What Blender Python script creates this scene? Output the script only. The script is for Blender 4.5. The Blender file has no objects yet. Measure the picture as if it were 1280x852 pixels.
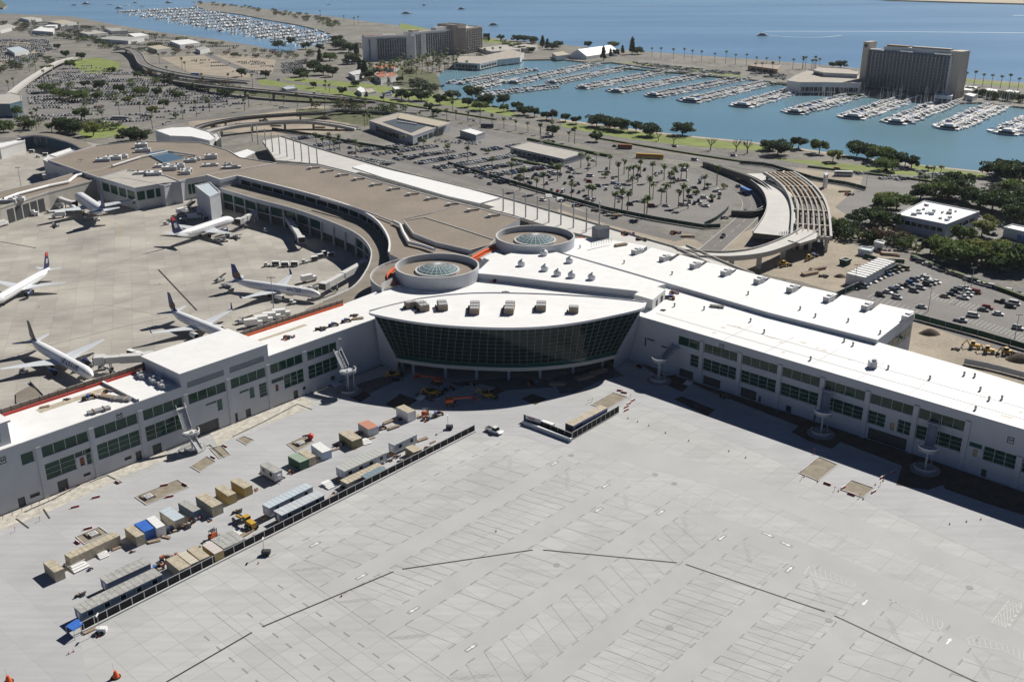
import bpy, math, random
from mathutils import Vector
random.seed(7)
R = math.radians
scene = bpy.context.scene
COL = scene.collection
# ---------------------------------------------------------------- camera model (pixels of the 1280x852 photograph)
F, CX, CY, HC = 1244.0, 640.0, 426.0, 140.0
PITCH = math.atan(488/1244.0)
SP, CP = math.sin(PITCH), math.cos(PITCH)
def P(x, y, z=0.0):
    "the point at height z seen at pixel x, y"
    u = (x-CX)/F; v = (CY-y)/F
    t = (z-HC)/(-SP+v*CP)
    return (u*t, (CP+v*SP)*t, z)
def PP(pts, z=0.0):
    return [P(x, y, z)[:2] for x, y in pts]
def Q(X, Y, Z=0.0):
    dz = Z-HC; f = Y*CP-dz*SP
    return CX+F*X/f, CY-F*(Y*SP+dz*CP)/f
cam_d = bpy.data.cameras.new("camera"); cam = bpy.data.objects.new("camera", cam_d); COL.objects.link(cam)
cam.location = (0, 0, HC); cam.rotation_euler = (math.pi/2-PITCH, 0, 0)
cam_d.sensor_width = 36.0; cam_d.lens = F/1280*36.0; cam_d.clip_start = 1; cam_d.clip_end = 60000
scene.camera = cam
# ---------------------------------------------------------------- light
AZ, EL = 49.5, 41.0
sun_d = bpy.data.lights.new("sun", 'SUN'); sun_d.energy = 5.0; sun_d.angle = R(0.53); sun_d.color = (1.0, 0.955, 0.88)
sun = bpy.data.objects.new("sun", sun_d); COL.objects.link(sun)
sv = Vector((math.cos(R(AZ))*math.cos(R(EL)), math.sin(R(AZ))*math.cos(R(EL)), math.sin(R(EL))))
sun.rotation_euler = sv.to_track_quat('Z', 'Y').to_euler(); sun.location = (0, 0, 400)
w = bpy.data.worlds.new("World"); scene.world = w; w.use_nodes = True
nt = w.node_tree; bg = nt.nodes["Background"]
sk = nt.nodes.new("ShaderNodeTexSky"); sk.sky_type = 'NISHITA'; sk.sun_disc = False
sk.sun_elevation = R(EL); sk.sun_rotation = R(90-AZ); sk.altitude = 1500; sk.air_density = 0.42; sk.dust_density = 0.0; sk.ozone_density = 5.0
nt.links.new(sk.outputs[0], bg.inputs[0]); bg.inputs[1].default_value = 0.05
vs = scene.view_settings; vs.view_transform = 'Standard'; vs.look = 'None'; vs.exposure = 0.17; vs.gamma = 1; vs.use_curve_mapping = False
# ---------------------------------------------------------------- materials
MATS = {}
def mat(name, c, rough=0.8, var=0.0, scale=1.0, metal=0.0, spec=0.5, c2=None, detail=4.0, bump=0.0, stretch=None, layers=None):
    if name in MATS: return MATS[name]
    m = bpy.data.materials.new(name); m.use_nodes = True; MATS[name] = m
    t = m.node_tree; b = t.nodes["Principled BSDF"]
    b.inputs["Base Color"].default_value = (*c, 1); b.inputs["Roughness"].default_value = rough
    b.inputs["Metallic"].default_value = metal; b.inputs["Specular IOR Level"].default_value = spec
    if var > 0 or c2:
        tc = t.nodes.new("ShaderNodeTexCoord"); src = tc.outputs["Object"]
        if stretch:
            mp = t.nodes.new("ShaderNodeMapping"); mp.inputs["Rotation"].default_value = (0, 0, stretch[0])
            mp.inputs["Scale"].default_value = (stretch[1], stretch[2], 1); t.links.new(src, mp.inputs[0]); src = mp.outputs[0]
        n = t.nodes.new("ShaderNodeTexNoise"); n.inputs["Scale"].default_value = scale; n.inputs["Detail"].default_value = detail
        n.inputs["Roughness"].default_value = 0.62
        t.links.new(src, n.inputs["Vector"])
        r = t.nodes.new("ShaderNodeValToRGB"); t.links.new(n.outputs[0], r.inputs[0])
        a = c2 or tuple(x*(1-var) for x in c); d = c if c2 else tuple(min(1, x*(1+var)) for x in c)
        r.color_ramp.elements[0].position = 0.33; r.color_ramp.elements[0].color = (*a, 1)
        r.color_ramp.elements[1].position = 0.67; r.color_ramp.elements[1].color = (*d, 1)
        out = r.outputs[0]
        for (sc2, amt) in (layers or []):
            n2 = t.nodes.new("ShaderNodeTexNoise"); n2.inputs["Scale"].default_value = sc2; n2.inputs["Detail"].default_value = 3
            t.links.new(tc.outputs["Object"], n2.inputs["Vector"])
            mr = t.nodes.new("ShaderNodeMapRange"); mr.inputs[1].default_value = .3; mr.inputs[2].default_value = .7
            mr.inputs[3].default_value = 1-amt; mr.inputs[4].default_value = 1+amt
            t.links.new(n2.outputs[0], mr.inputs[0])
            mx = t.nodes.new("ShaderNodeVectorMath"); mx.operation = 'SCALE'
            t.links.new(out, mx.inputs[0]); t.links.new(mr.outputs[0], mx.inputs[3]); out = mx.outputs[0]
        t.links.new(out, b.inputs["Base Color"])
        if bump:
            bp = t.nodes.new("ShaderNodeBump"); bp.inputs["Strength"].default_value = bump
            t.links.new(n.outputs[0], bp.inputs["Height"]); t.links.new(bp.outputs[0], b.inputs["Normal"])
    return m
def slab_mat(name, c, ang, sx, sy, line=0.10, tone=0.06, dark=0.8, scale=0.05, var=0.09, tint=None):
    "cast slabs: a real joint grid, slab to slab tone differences, blotches"
    m = bpy.data.materials.new(name); m.use_nodes = True; MATS[name] = m
    t = m.node_tree; b = t.nodes["Principled BSDF"]; b.inputs["Roughness"].default_value = 0.85
    L = t.links.new
    tc = t.nodes.new("ShaderNodeTexCoord")
    mp = t.nodes.new("ShaderNodeMapping"); mp.inputs["Rotation"].default_value = (0, 0, -ang); L(tc.outputs["Object"], mp.inputs[0])
    br = t.nodes.new("ShaderNodeTexBrick"); L(mp.outputs[0], br.inputs["Vector"])
    br.offset = 0.0; br.squash = 1; br.inputs["Scale"].default_value = 1.0
    br.inputs["Mortar Size"].default_value = line; br.inputs["Mortar Smooth"].default_value = 0.3
    br.inputs["Brick Width"].default_value = sx; br.inputs["Row Height"].default_value = sy; br.inputs["Bias"].default_value = 0
    br.inputs["Color1"].default_value = (1-tone,)*3+(1,); br.inputs["Color2"].default_value = (1+tone,)*3+(1,); br.inputs["Mortar"].default_value = (dark,)*3+(1,)
    n = t.nodes.new("ShaderNodeTexNoise"); n.inputs["Scale"].default_value = scale; n.inputs["Detail"].default_value = 7; n.inputs["Roughness"].default_value = .6
    L(tc.outputs["Object"], n.inputs["Vector"])
    r = t.nodes.new("ShaderNodeValToRGB"); L(n.outputs[0], r.inputs[0])
    cc = tint or c
    r.color_ramp.elements[0].position = .3; r.color_ramp.elements[0].color = (*[x*(1-var) for x in cc], 1)
    r.color_ramp.elements[1].position = .7; r.color_ramp.elements[1].color = (*[min(1, x*(1+var)) for x in c], 1)
    # scrubbed streaks along the joints
    mp2 = t.nodes.new("ShaderNodeMapping"); mp2.inputs["Rotation"].default_value = (0, 0, -ang); mp2.inputs["Scale"].default_value = (.05, .6, 1); L(tc.outputs["Object"], mp2.inputs[0])
    n2 = t.nodes.new("ShaderNodeTexNoise"); n2.inputs["Scale"].default_value = 1.0; n2.inputs["Detail"].default_value = 5; L(mp2.outputs[0], n2.inputs["Vector"])
    mr = t.nodes.new("ShaderNodeMapRange"); mr.inputs[1].default_value = .3; mr.inputs[2].default_value = .7; mr.inputs[3].default_value = .93; mr.inputs[4].default_value = 1.06; L(n2.outputs[0], mr.inputs[0])
    m1 = t.nodes.new("ShaderNodeVectorMath"); m1.operation = 'MULTIPLY'; L(r.outputs[0], m1.inputs[0]); L(br.outputs[0], m1.inputs[1])
    m2 = t.nodes.new("ShaderNodeVectorMath"); m2.operation = 'SCALE'; L(m1.outputs[0], m2.inputs[0]); L(mr.outputs[0], m2.inputs[3])
    L(m2.outputs[0], b.inputs["Base Color"])
    return m
LA = R(47.0)
M = dict(
 lot=slab_mat("pale lot concrete", (.45, .455, .45), LA, 6.2, 6.2, line=.10, tone=.045, dark=.80, scale=.035, var=.10),
 drive=slab_mat("smooth drive concrete", (.425, .43, .44), R(49), 9, 9, line=.07, tone=.03, dark=.88, scale=.05, var=.08),
 apron=slab_mat("warm apron concrete", (.40, .375, .33), R(20), 7.6, 7.6, line=.12, tone=.085, dark=.82, scale=.035, var=.19, tint=(.36, .34, .31)),
 asphalt=mat("worn asphalt", (.165, .155, .148), .9, .14, .05, layers=[(.8, .1)]),
 lotasph=mat("sun bleached car park asphalt", (.20, .19, .18), .9, .12, .04, layers=[(.6, .1)]),
 land=mat("developed ground", (.20, .19, .165), .95, .25, .02, layers=[(.3, .2), (.07, .15)]),
 dirt=mat("bare earth", (.34, .29, .225), .95, .18, .05, layers=[(.8, .12)]),
 sand=mat("pale sand", (.46, .39, .29), .95, .12, .08),
 rubble=mat("pale rubble ground", (.50, .47, .41), .95, .22, .5, layers=[(1.6, .15)]),
 soil=mat("damp brown soil", (.105, .08, .06), .95, .25, .3),
 pitsand=mat("sand in a pit", (.27, .235, .18), .95, .2, .4),
 grass=mat("park lawn", (.19, .235, .055), .95, .22, .06, layers=[(.8, .15)]),
 scrub=mat("dry scrub", (.10, .11, .05), .95, .4, .12, layers=[(1.0, .25)]),
 white=mat("white roof membrane", (.82, .82, .81), .6, .04, .25, layers=[(.03, .02)]),
 whitep=mat("white paint", (.78, .78, .77), .55),
 line=mat("faded stall paint", (.56, .56, .55), .7, .1, 1.5),
 dark_line=mat("dark joint filler", (.365, .365, .36), .8, .2, .8),
 drain=mat("trench drain grating", (.035, .035, .037), .7),
 wall=mat("light grey metal panel", (.475, .495, .525), .6, .05, .15, layers=[(2, .015)]),
 wallw=mat("off white render", (.58, .58, .57), .75, .05, .1),
 soffit=mat("pale soffit", (.5, .5, .44), .7),
 brown=mat("brown roof felt", (.245, .205, .165), .9, .10, .04, layers=[(.5, .07)]),
 brownd=mat("weathered deck roof", (.22, .19, .155), .9, .15, .1),
 glass=mat("dark green glass", (.014, .060, .042), .06, spec=.3),
 glassb=mat("blackish curtain glass", (.006, .020, .020), .07, spec=.28),
 glassg=mat("green spandrel glass", (.01, .075, .06), .12),
 glassblue=mat("blue glass", (.10, .17, .22), .12),
 dome=mat("pale teal dome glass", (.16, .27, .29), .12, spec=.7),
 mull=mat("aluminium mullion", (.46, .48, .47), .45),
 mulld=mat("dull mullion", (.20, .23, .22), .5),
 railpanel=mat("brown mesh railing", (.23, .19, .145), .85, .12, .6),
 dkmetal=mat("dark metal", (.05, .055, .06), .5),
 metal=mat("galvanised metal", (.42, .43, .44), .45, .08, 2.0),
 black=mat("black", (.012, .012, .013), .6),
 mesh=mat("black fence screen", (.022, .022, .022), .9),
 green_screen=mat("dark green fence screen", (.012, .055, .035), .85, .25, .4),
 orange=mat("orange safety barrier", (.75, .12, .025), .6, .15, .5),
 red=mat("red barrier", (.55, .05, .035), .6),
 bark=mat("bark", (.12, .09, .065), .95, .25, 2.0),
 barkp=mat("palm bark", (.17, .135, .10), .95, .2, 2.0),
 leafd=mat("dark leaves", (.045, .072, .024), .7, c2=(.018, .032, .012), scale=.35, var=.1),
 leafm=mat("mid green leaves", (.115, .155, .045), .7, c2=(.045, .07, .022), scale=.35, var=.1),
 leafy=mat("olive leaves", (.19, .20, .06), .7, c2=(.09, .105, .035), scale=.4, var=.1),
 leafg=mat("grey green leaves", (.12, .14, .095), .7, c2=(.06, .075, .05), scale=.4, var=.1),
 leafr=mat("russet leaves", (.085, .05, .03), .7, c2=(.04, .028, .015), scale=.4, var=.1),
 frond=mat("palm fronds", (.14, .18, .06), .65, c2=(.06, .085, .03), scale=.6, var=.1),
 timber=mat("raw timber", (.42, .30, .18), .85, .2, 1.2),
 crate=mat("weathered pallets", (.33, .27, .22), .9, .3, 1.5),
 terracotta=mat("terracotta tile", (.38, .14, .075), .85, .15, .5),
 tarp=mat("blue tarpaulin", (.045, .16, .55), .5, .12, 1.0),
 navy=mat("navy blue paint", (.012, .022, .085), .4),
 ublue=mat("royal blue paint", (.015, .04, .22), .4),
 gold=mat("gold globe paint", (.35, .19, .05), .5),
 planew=mat("white aircraft paint", (.84, .85, .86), .3),
 planeg=mat("pale grey wing paint", (.60, .63, .66), .4),
 chrome=mat("bare engine metal", (.6, .6, .62), .25, metal=1.0),
 tyre=mat("tyre rubber", (.02, .02, .02), .8),
 yellow=mat("machine yellow", (.55, .33, .04), .5),
 morange=mat("lift orange", (.55, .10, .02), .5),
 concrete=mat("structural concrete", (.43, .41, .37), .85, .08, .2),
 paledeck=mat("new pale concrete deck", (.56, .55, .52), .8, .06, .1, layers=[(.8, .04)]),
 kerb=mat("kerb concrete", (.5, .5, .49), .85, .06, .4),
 tan=mat("tan container paint", (.47, .415, .315), .65, .22, .9, layers=[(3, .12)]),
 sandroof=mat("sandy flat roof", (.40, .36, .31), .85, .1, .15),
 tany=mat("mustard container paint", (.42, .32, .13), .6, .12, .6),
 trailer=mat("trailer siding", (.52, .55, .58), .55, .12, .8, layers=[(3, .08)]),
 trailerr=mat("grey trailer roof", (.38, .38, .36), .7, .2, .8, layers=[(3, .12)]),
 trailerb=mat("pale blue roof", (.50, .57, .62), .6, .08, .7),
 rockw=mat("shore rock", (.26, .23, .19), .95, .3, .3),
)
for k_ in ('leafd', 'leafm', 'leafy', 'leafg', 'leafr', 'frond'):      # leaves let part of the light through
    t = M[k_].node_tree; b = t.nodes["Principled BSDF"]; src = b.inputs["Base Color"].links[0].from_socket
    sc_ = t.nodes.new("ShaderNodeVectorMath"); sc_.operation = 'SCALE'; sc_.inputs[3].default_value = 1.5; t.links.new(src, sc_.inputs[0])
    tr = t.nodes.new("ShaderNodeBsdfTranslucent"); t.links.new(sc_.outputs[0], tr.inputs[0]); t.links.new(sc_.outputs[0], b.inputs["Base Color"])
    mx = t.nodes.new("ShaderNodeMixShader"); mx.inputs[0].default_value = .42; t.links.new(b.outputs[0], mx.inputs[1]); t.links.new(tr.outputs[0], mx.inputs[2])
    t.links.new(mx.outputs[0], t.nodes["Material Output"].inputs[0])
# ---------------------------------------------------------------- mesh builder
class MB:
    def __init__(s): s.v = []; s.f = []; s.mi = []; s.mats = []; s.sm = []
    def m(s, mt):
        mt = M[mt] if isinstance(mt, str) else mt
        if mt not in s.mats: s.mats.append(mt)
        return s.mats.index(mt)
    def face(s, pts, mt, smooth=False):
        b = len(s.v); s.v += [tuple(p) for p in pts]; s.f.append(tuple(range(b, b+len(pts)))); s.mi.append(s.m(mt)); s.sm.append(smooth)
    def grid(s, rows, mt, closed=False, smooth=True):
        b = len(s.v); nr = len(rows); nc = len(rows[0]); k = s.m(mt)
        for r in rows: s.v += [tuple(p) for p in r]
        for i in range(nr-1):
            for j in range(nc if closed else nc-1):
                j2 = (j+1) % nc
                s.f.append((b+i*nc+j, b+i*nc+j2, b+(i+1)*nc+j2, b+(i+1)*nc+j)); s.mi.append(k); s.sm.append(smooth)
    def prism(s, poly, z0, z1, mside, mtop=None, bottom=False):
        mtop = mtop or mside; n = len(poly)
        a = sum(poly[i][0]*poly[(i+1) % n][1]-poly[(i+1) % n][0]*poly[i][1] for i in range(n))
        if a < 0: poly = poly[::-1]
        b = len(s.v); s.v += [(p[0], p[1], z0) for p in poly]+[(p[0], p[1], z1) for p in poly]
        ks, kt = s.m(mside), s.m(mtop)
        for i in range(n):
            j = (i+1) % n; s.f.append((b+i, b+j, b+n+j, b+n+i)); s.mi.append(ks); s.sm.append(False)
        s.f.append(tuple(b+n+i for i in range(n))); s.mi.append(kt); s.sm.append(False)
        if bottom: s.f.append(tuple(b+n-1-i for i in range(n))); s.mi.append(ks); s.sm.append(False)
    def box(s, c, size, rz=0.0, mt='wall', mtop=None, taper=1.0):
        "box standing on c (base centre)"
        x, y, z = c; l, w_, h = size; co, si = math.cos(rz), math.sin(rz)
        def pt(a, b_, zz, k=1): return (x+co*a*k-si*b_*k, y+si*a*k+co*b_*k, zz)
        q = [(-l/2, -w_/2), (l/2, -w_/2), (l/2, w_/2), (-l/2, w_/2)]
        b = len(s.v); s.v += [pt(a, d, z) for a, d in q]+[pt(a, d, z+h, taper) for a, d in q]
        k = s.m(mt); kt = s.m(mtop or mt)
        for f, kk in (((3, 2, 1, 0), k), ((4, 5, 6, 7), kt), ((0, 1, 5, 4), k), ((1, 2, 6, 5), k), ((2, 3, 7, 6), k), ((3, 0, 4, 7), k)):
            s.f.append(tuple(b+i for i in f)); s.mi.append(kk); s.sm.append(False)
    def beam(s, p, q, w_, h, mt):
        "bar of section w x h from p to q"
        p = Vector(p); q = Vector(q); d = (q-p)
        if d.length < 1e-6: return
        d.normalize(); up = Vector((0, 0, 1)) if abs(d.z) < .95 else Vector((1, 0, 0))
        sx = d.cross(up).normalized(); sz = sx.cross(d).normalized()
        o = [(-w_/2, -h/2), (w_/2, -h/2), (w_/2, h/2), (-w_/2, h/2)]
        b = len(s.v)
        for e in (p, q): s.v += [tuple(e+sx*a+sz*c) for a, c in o]
        k = s.m(mt)
        for f in ((0, 1, 2, 3), (7, 6, 5, 4), (0, 4, 5, 1), (1, 5, 6, 2), (2, 6, 7, 3), (3, 7, 4, 0)):
            s.f.append(tuple(b+i for i in f)); s.mi.append(k); s.sm.append(False)
    def tube(s, p, q, r0, r1, n, mt, cap=True):
        p = Vector(p); q = Vector(q); d = (q-p).normalized(); up = Vector((0, 0, 1)) if abs(d.z) < .95 else Vector((1, 0, 0))
        sx = d.cross(up).normalized(); sz = sx.cross(d).normalized()
        rows = [[tuple(e+sx*math.cos(2*math.pi*i/n)*r+sz*math.sin(2*math.pi*i/n)*r) for i in range(n)] for e, r in ((p, r0), (q, r1))]
        s.grid(rows, mt, True)
        if cap:
            s.face(rows[0][::-1], mt); s.face(rows[1], mt)
    def disc(s, c, r, z0, z1, n, mside, mtop=None):
        s.prism([(c[0]+r*math.cos(2*math.pi*i/n), c[1]+r*math.sin(2*math.pi*i/n)) for i in range(n)], z0, z1, mside, mtop, True)
    def line(s, pts, w_, z0, z1, mt, closed=False, mtop=None):
        "wall or kerb following a polyline, w wide"
        n = len(pts); L_, R_ = [], []
        for i in range(n):
            a = pts[i-1] if (i > 0 or closed) else pts[i]; c = pts[(i+1) % n] if (i < n-1 or closed) else pts[i]; p = pts[i]
            d1 = Vector((p[0]-a[0], p[1]-a[1])); d2 = Vector((c[0]-p[0], c[1]-p[1]))
            if d1.length < 1e-6: d1 = d2
            if d2.length < 1e-6: d2 = d1
            d1.normalize(); d2.normalize(); d = d1+d2
            if d.length < 1e-3: d = d1.copy()
            d.normalize(); nn = Vector((-d.y, d.x)); k = min(1.6, 1/max(.3, nn.dot(Vector((-d1.y, d1.x)))))
            L_.append((p[0]+nn.x*w_/2*k, p[1]+nn.y*w_/2*k)); R_.append((p[0]-nn.x*w_/2*k, p[1]-nn.y*w_/2*k))
        mtop = mtop or mt; m_ = n if closed else n-1
        for i in range(m_):
            j = (i+1) % n
            za = z0[i] if isinstance(z0, (list, tuple)) else z0; zb = z0[j] if isinstance(z0, (list, tuple)) else z0
            ya = z1[i] if isinstance(z1, (list, tuple)) else z1; yb = z1[j] if isinstance(z1, (list, tuple)) else z1
            s.face([(*L_[i], ya), (*R_[i], ya), (*R_[j], yb), (*L_[j], yb)], mtop)
            s.face([(*R_[i], za), (*R_[j], zb), (*R_[j], yb), (*R_[i], ya)], mt)
            s.face([(*L_[j], zb), (*L_[i], za), (*L_[i], ya), (*L_[j], yb)], mt)
            if za > .5: s.face([(*R_[i], za), (*L_[i], za), (*L_[j], zb), (*R_[j], zb)], mt)
        if not closed:
            for i in (0, n-1):
                za = z0[i] if isinstance(z0, (list, tuple)) else z0; ya = z1[i] if isinstance(z1, (list, tuple)) else z1
                s.face([(*L_[i], za), (*R_[i], za), (*R_[i], ya), (*L_[i], ya)], mt)
        return L_, R_
    def mesh(s, name, off=(0, 0, 0)):
        me = bpy.data.meshes.new(name)
        me.from_pydata([(v[0]-off[0], v[1]-off[1], v[2]-off[2]) for v in s.v], [], s.f)
        for mt in s.mats: me.materials.append(mt)
        me.polygons.foreach_set("material_index", s.mi); me.polygons.foreach_set("use_smooth", s.sm)
        me.update(); return me
LABELS = {}
def tag(o, label, cat, group=None, kind=None):
    if label:
        n = len(label.split())
        if not 4 <= n <= 16: print("LABEL LENGTH", n, label)
        LABELS.setdefault(label, []).append(o); o["label"] = label
    if cat: o["category"] = cat
    if group: o["group"] = group
    if kind: o["kind"] = kind
    return o
def thing(name, label, cat, loc=(0, 0, 0), rz=0, group=None, kind=None):
    o = bpy.data.objects.new(name, None); COL.objects.link(o); o.location = loc; o.rotation_euler = (0, 0, rz); o.empty_display_size = .5
    return tag(o, label, cat, group, kind)
def part(parent, name, mb, world=True, label=None):
    "a mesh child; world=True: vertices were given in world space"
    off = (0, 0, 0)
    if world:
        p = parent; off = Vector((0, 0, 0))
        while p: off += p.location; p = p.parent
    o = bpy.data.objects.new(name, mb.mesh(name, off)); COL.objects.link(o); o.parent = parent
    if label: o["label"] = label
    return o
def solo(name, mb, label, cat, group=None, kind=None, loc=(0, 0, 0), world=False):
    o = bpy.data.objects.new(name, mb.mesh(name, loc if world else (0, 0, 0))); COL.objects.link(o); o.location = loc
    return tag(o, label, cat, group, kind)
def setting(name, mb, label=None, kind='structure'):
    o = bpy.data.objects.new(name, mb.mesh(name)); COL.objects.link(o); o["kind"] = kind
    if label: o["label"] = label
    return o
def clone(root, loc, rz=0, label=None, group=None, sc=None):
    r = root.copy(); COL.objects.link(r); r.location = loc; r.rotation_euler = (0, 0, rz)
    if sc: r.scale = sc if isinstance(sc, tuple) else (sc, sc, sc)
    for ch in root.children:
        c = ch.copy(); COL.objects.link(c); c.parent = r
        for g in ch.children:
            d = g.copy(); COL.objects.link(d); d.parent = c
    if label:
        tag(r, label, None)
    if group: r["group"] = group
    return r
class Proto:
    "first use moves the prototype itself, later uses copy it"
    def __init__(s, root): s.root = root; s.used = False; s.base = root.scale.copy()
    def put(s, loc, rz=0, label=None, group=None, sc=None):
        if not s.used:
            s.used = True; r = s.root; r.location = loc; r.rotation_euler = (0, 0, rz)
            if label: tag(r, label, None)
            if group: r["group"] = group
            if sc: r.scale = sc if isinstance(sc, tuple) else (sc, sc, sc)
            s.keep = r; return r
        return clone(s.keep, loc, rz, label, group, sc or (1, 1, 1))
def ordn(i):
    W = "first second third fourth fifth sixth seventh eighth ninth tenth eleventh twelfth thirteenth fourteenth fifteenth sixteenth seventeenth eighteenth nineteenth twentieth".split()
    if i <= 20: return W[i-1]
    return "%d%s" % (i, "th" if 10 <= i % 100 <= 20 else {1: "st", 2: "nd", 3: "rd"}.get(i % 10, "th"))
def lerp(a, b, t): return tuple(x+(y-x)*t for x, y in zip(a, b))
def along(pts, step=None, n=None):
    "points at equal spacing on a polyline, with heading"
    seg = [math.dist(pts[i], pts[i+1]) for i in range(len(pts)-1)]; L_ = sum(seg)
    n = n or max(2, int(L_/step)+1); out = []
    for k in range(n):
        d = L_*k/(n-1) if n > 1 else 0; i = 0
        while i < len(seg)-1 and d > seg[i]: d -= seg[i]; i += 1
        t = min(1, d/seg[i]); p = lerp(pts[i], pts[i+1], t)
        out.append((p, math.atan2(pts[i+1][1]-pts[i][1], pts[i+1][0]-pts[i][0])))
    return out
def smooth(pts, k=6):
    "Catmull-Rom through the points"
    out = []; n = len(pts)
    for i in range(n-1):
        p0 = pts[max(0, i-1)]; p1 = pts[i]; p2 = pts[i+1]; p3 = pts[min(n-1, i+2)]
        for j in range(k):
            t = j/k
            out.append(tuple(.5*((2*b)+(-a+c)*t+(2*a-5*b+4*c-d)*t*t+(-a+3*b-3*c+d)*t**3) for a, b, c, d in zip(p0, p1, p2, p3)))
    out.append(pts[-1]); return out
def inside(p, poly):
    x, y = p; r = False; n = len(poly)
    for i in range(n):
        x1, y1 = poly[i]; x2, y2 = poly[(i+1) % n]
        if (y1 > y) != (y2 > y) and x < (x2-x1)*(y-y1)/(y2-y1)+x1: r = not r
    return r
# ================================================================ SETTING: water, land, roads
def poly_sheet(name, polys, z, mt, px=True, label=None):
    mb = MB()
    for k, p in enumerate(polys):
        z += .004 if k else 0
        pts = PP(p) if px else p
        a = sum(pts[i][0]*pts[(i+1) % len(pts)][1]-pts[(i+1) % len(pts)][0]*pts[i][1] for i in range(len(pts)))
        if a < 0: pts = pts[::-1]
        mb.face([(*q, z) for q in pts], mt)
    return setting(name, mb, label)
# water
wm = bpy.data.materials.new("bay water"); wm.use_nodes = True; t = wm.node_tree; b = t.nodes["Principled BSDF"]
b.inputs["Roughness"].default_value = .22; b.inputs["IOR"].default_value = 1.33
tc = t.nodes.new("ShaderNodeTexCoord")
def nz(scale, det, sx=1, sy=1, rot=0):
    mp = t.nodes.new("ShaderNodeMapping"); mp.inputs["Scale"].default_value = (sx, sy, 1); mp.inputs["Rotation"].default_value = (0, 0, rot)
    t.links.new(tc.outputs["Object"], mp.inputs[0]); n = t.nodes.new("ShaderNodeTexNoise"); n.inputs["Scale"].default_value = scale; n.inputs["Detail"].default_value = det
    t.links.new(mp.outputs[0], n.inputs["Vector"]); return n
n1 = nz(.0035, 5, .35, 1.3, -.12)
r = t.nodes.new("ShaderNodeValToRGB"); t.links.new(n1.outputs[0], r.inputs[0])
r.color_ramp.elements[0].position = .35; r.color_ramp.elements[0].color = (.15, .275, .40, 1)
r.color_ramp.elements[1].position = .65; r.color_ramp.elements[1].color = (.21, .36, .50, 1)
t.links.new(r.outputs[0], b.inputs["Base Color"])
n2 = nz(.16, 4, .5, 1.2); bp = t.nodes.new("ShaderNodeBump"); bp.inputs["Strength"].default_value = .35; bp.inputs["Distance"].default_value = .35
t.links.new(n2.outputs[0], bp.inputs["Height"]); t.links.new(bp.outputs[0], b.inputs["Normal"])
mb = MB(); mb.face([(-30000, 300, -1.6), (30000, 300, -1.6), (30000, 50000, -1.6), (-30000, 50000, -1.6)], wm); setting("water", mb)
mb = MB(); 
basin = wm.copy(); basin.name = "basin water"
for nd_ in basin.node_tree.nodes:
    if nd_.type == "VALTORGB": nd_.color_ramp.elements[0].color = (.135, .26, .325, 1); nd_.color_ramp.elements[1].color = (.165, .305, .375, 1)
mb.face([(*q, -1.55) for q in PP([(540, 70), (500, 90), (560, 140), (900, 190), (1500, 260), (1500, 125), (1200, 112), (900, 82), (700, 66)])][::-1], basin); setting("basin_water", mb)
# land bodies
main_shore = [(-260, 14), (0, 17), (92, 21), (150, 32), (205, 41), (262, 48), (322, 58), (352, 66), (398, 66), (430, 60), (470, 58), (520, 78), (548, 92), (545, 104), (556, 116), (575, 124), (612, 131), (655, 140), (705, 150), (760, 158),
 (820, 166), (875, 172), (930, 177), (985, 184), (1040, 192), (1100, 201), (1170, 209), (1240, 216), (1300, 222), (1500, 236)]
pts = PP(main_shore)
land = [(-2500, -400), (-3600, 900)] + pts + [(2500, 900), (2500, -400)]
mb = MB(); mb.prism(land, -2.5, 0, 'rockw', 'land'); setting("ground", mb)
isl = [(352, 66.5), (398, 66.5), (430, 60.5), (470, 58.5), (520, 78.5), (548, 92.5), (556, 86), (590, 80), (640, 75), (700, 74), (745, 79), (765, 78), (800, 83), (870, 92), (935, 99), (985, 104), (1040, 113), (1075, 119), (1120, 124), (1180, 129), (1225, 128), (1300, 136), (1450, 150),
 (1450, 118), (1290, 104), (1200, 97), (1120, 90), (1040, 82.5), (960, 75.5), (880, 70), (800, 64), (745, 60), (700, 56), (640, 50), (600, 46), (560, 39), (500, 32), (450, 26), (420, 21.5), (380, 17), (340, 12.5), (300, 8), (270, 3.5), (247, 3), (243, 7), (258, 13), (300, 18), (335, 25), (372, 31), (400, 38), (418, 44), (420, 50), (400, 56), (375, 61)]
mb = MB(); mb.prism(PP(isl), -2.5, .05, 'rockw', 'land'); setting("island_ground", mb)
mb = MB(); mb.prism(PP([(1085, -2), (1110, 0.6), (1200, 3.2), (1290, 5.6), (1500, 9), (1500, -20), (1080, -20)]), -2.5, 1.5, 'rockw', 'sand')
mb.prism(PP([(-200, 6), (-20, 9.5), (4, 11), (9, 8), (0, 0), (-20, -8), (-200, -8)]), -2.5, 2, 'rockw', 'scrub'); setting("far_shore", mb)
# ---- ground sheets
front = PP([(-500, 720), (0, 652), (200, 568), (320, 519), (475, 458), (640, 440), (790, 442), (860, 472), (1235, 598), (1500, 700)])
front = front + [(700, 60), (700, -60), (-700, -60)]
poly_sheet("lot_pavement", [front], .02, 'lot', px=False)
poly_sheet("drive_pavement", [[(-400, 740), (0, 660), (130, 612), (300, 545), (420, 497), (475, 480), (560, 470), (760, 470), (800, 460), (1000, 540), (1235, 622), (1500, 725), (1500, 830), (1280, 716), (1060, 616), (900, 545), (810, 508), (785, 500), (700, 560), (655, 545), (596, 541), (100, 791), (110, 860), (60, 1000), (-500, 1000)]], .04, 'drive')
poly_sheet("apron_pavement", [[(-700, 175), (0, 178), (110, 178), (300, 205), (640, 300), (520, 420), (0, 640), (-700, 800)]], .03, 'apron')
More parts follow.
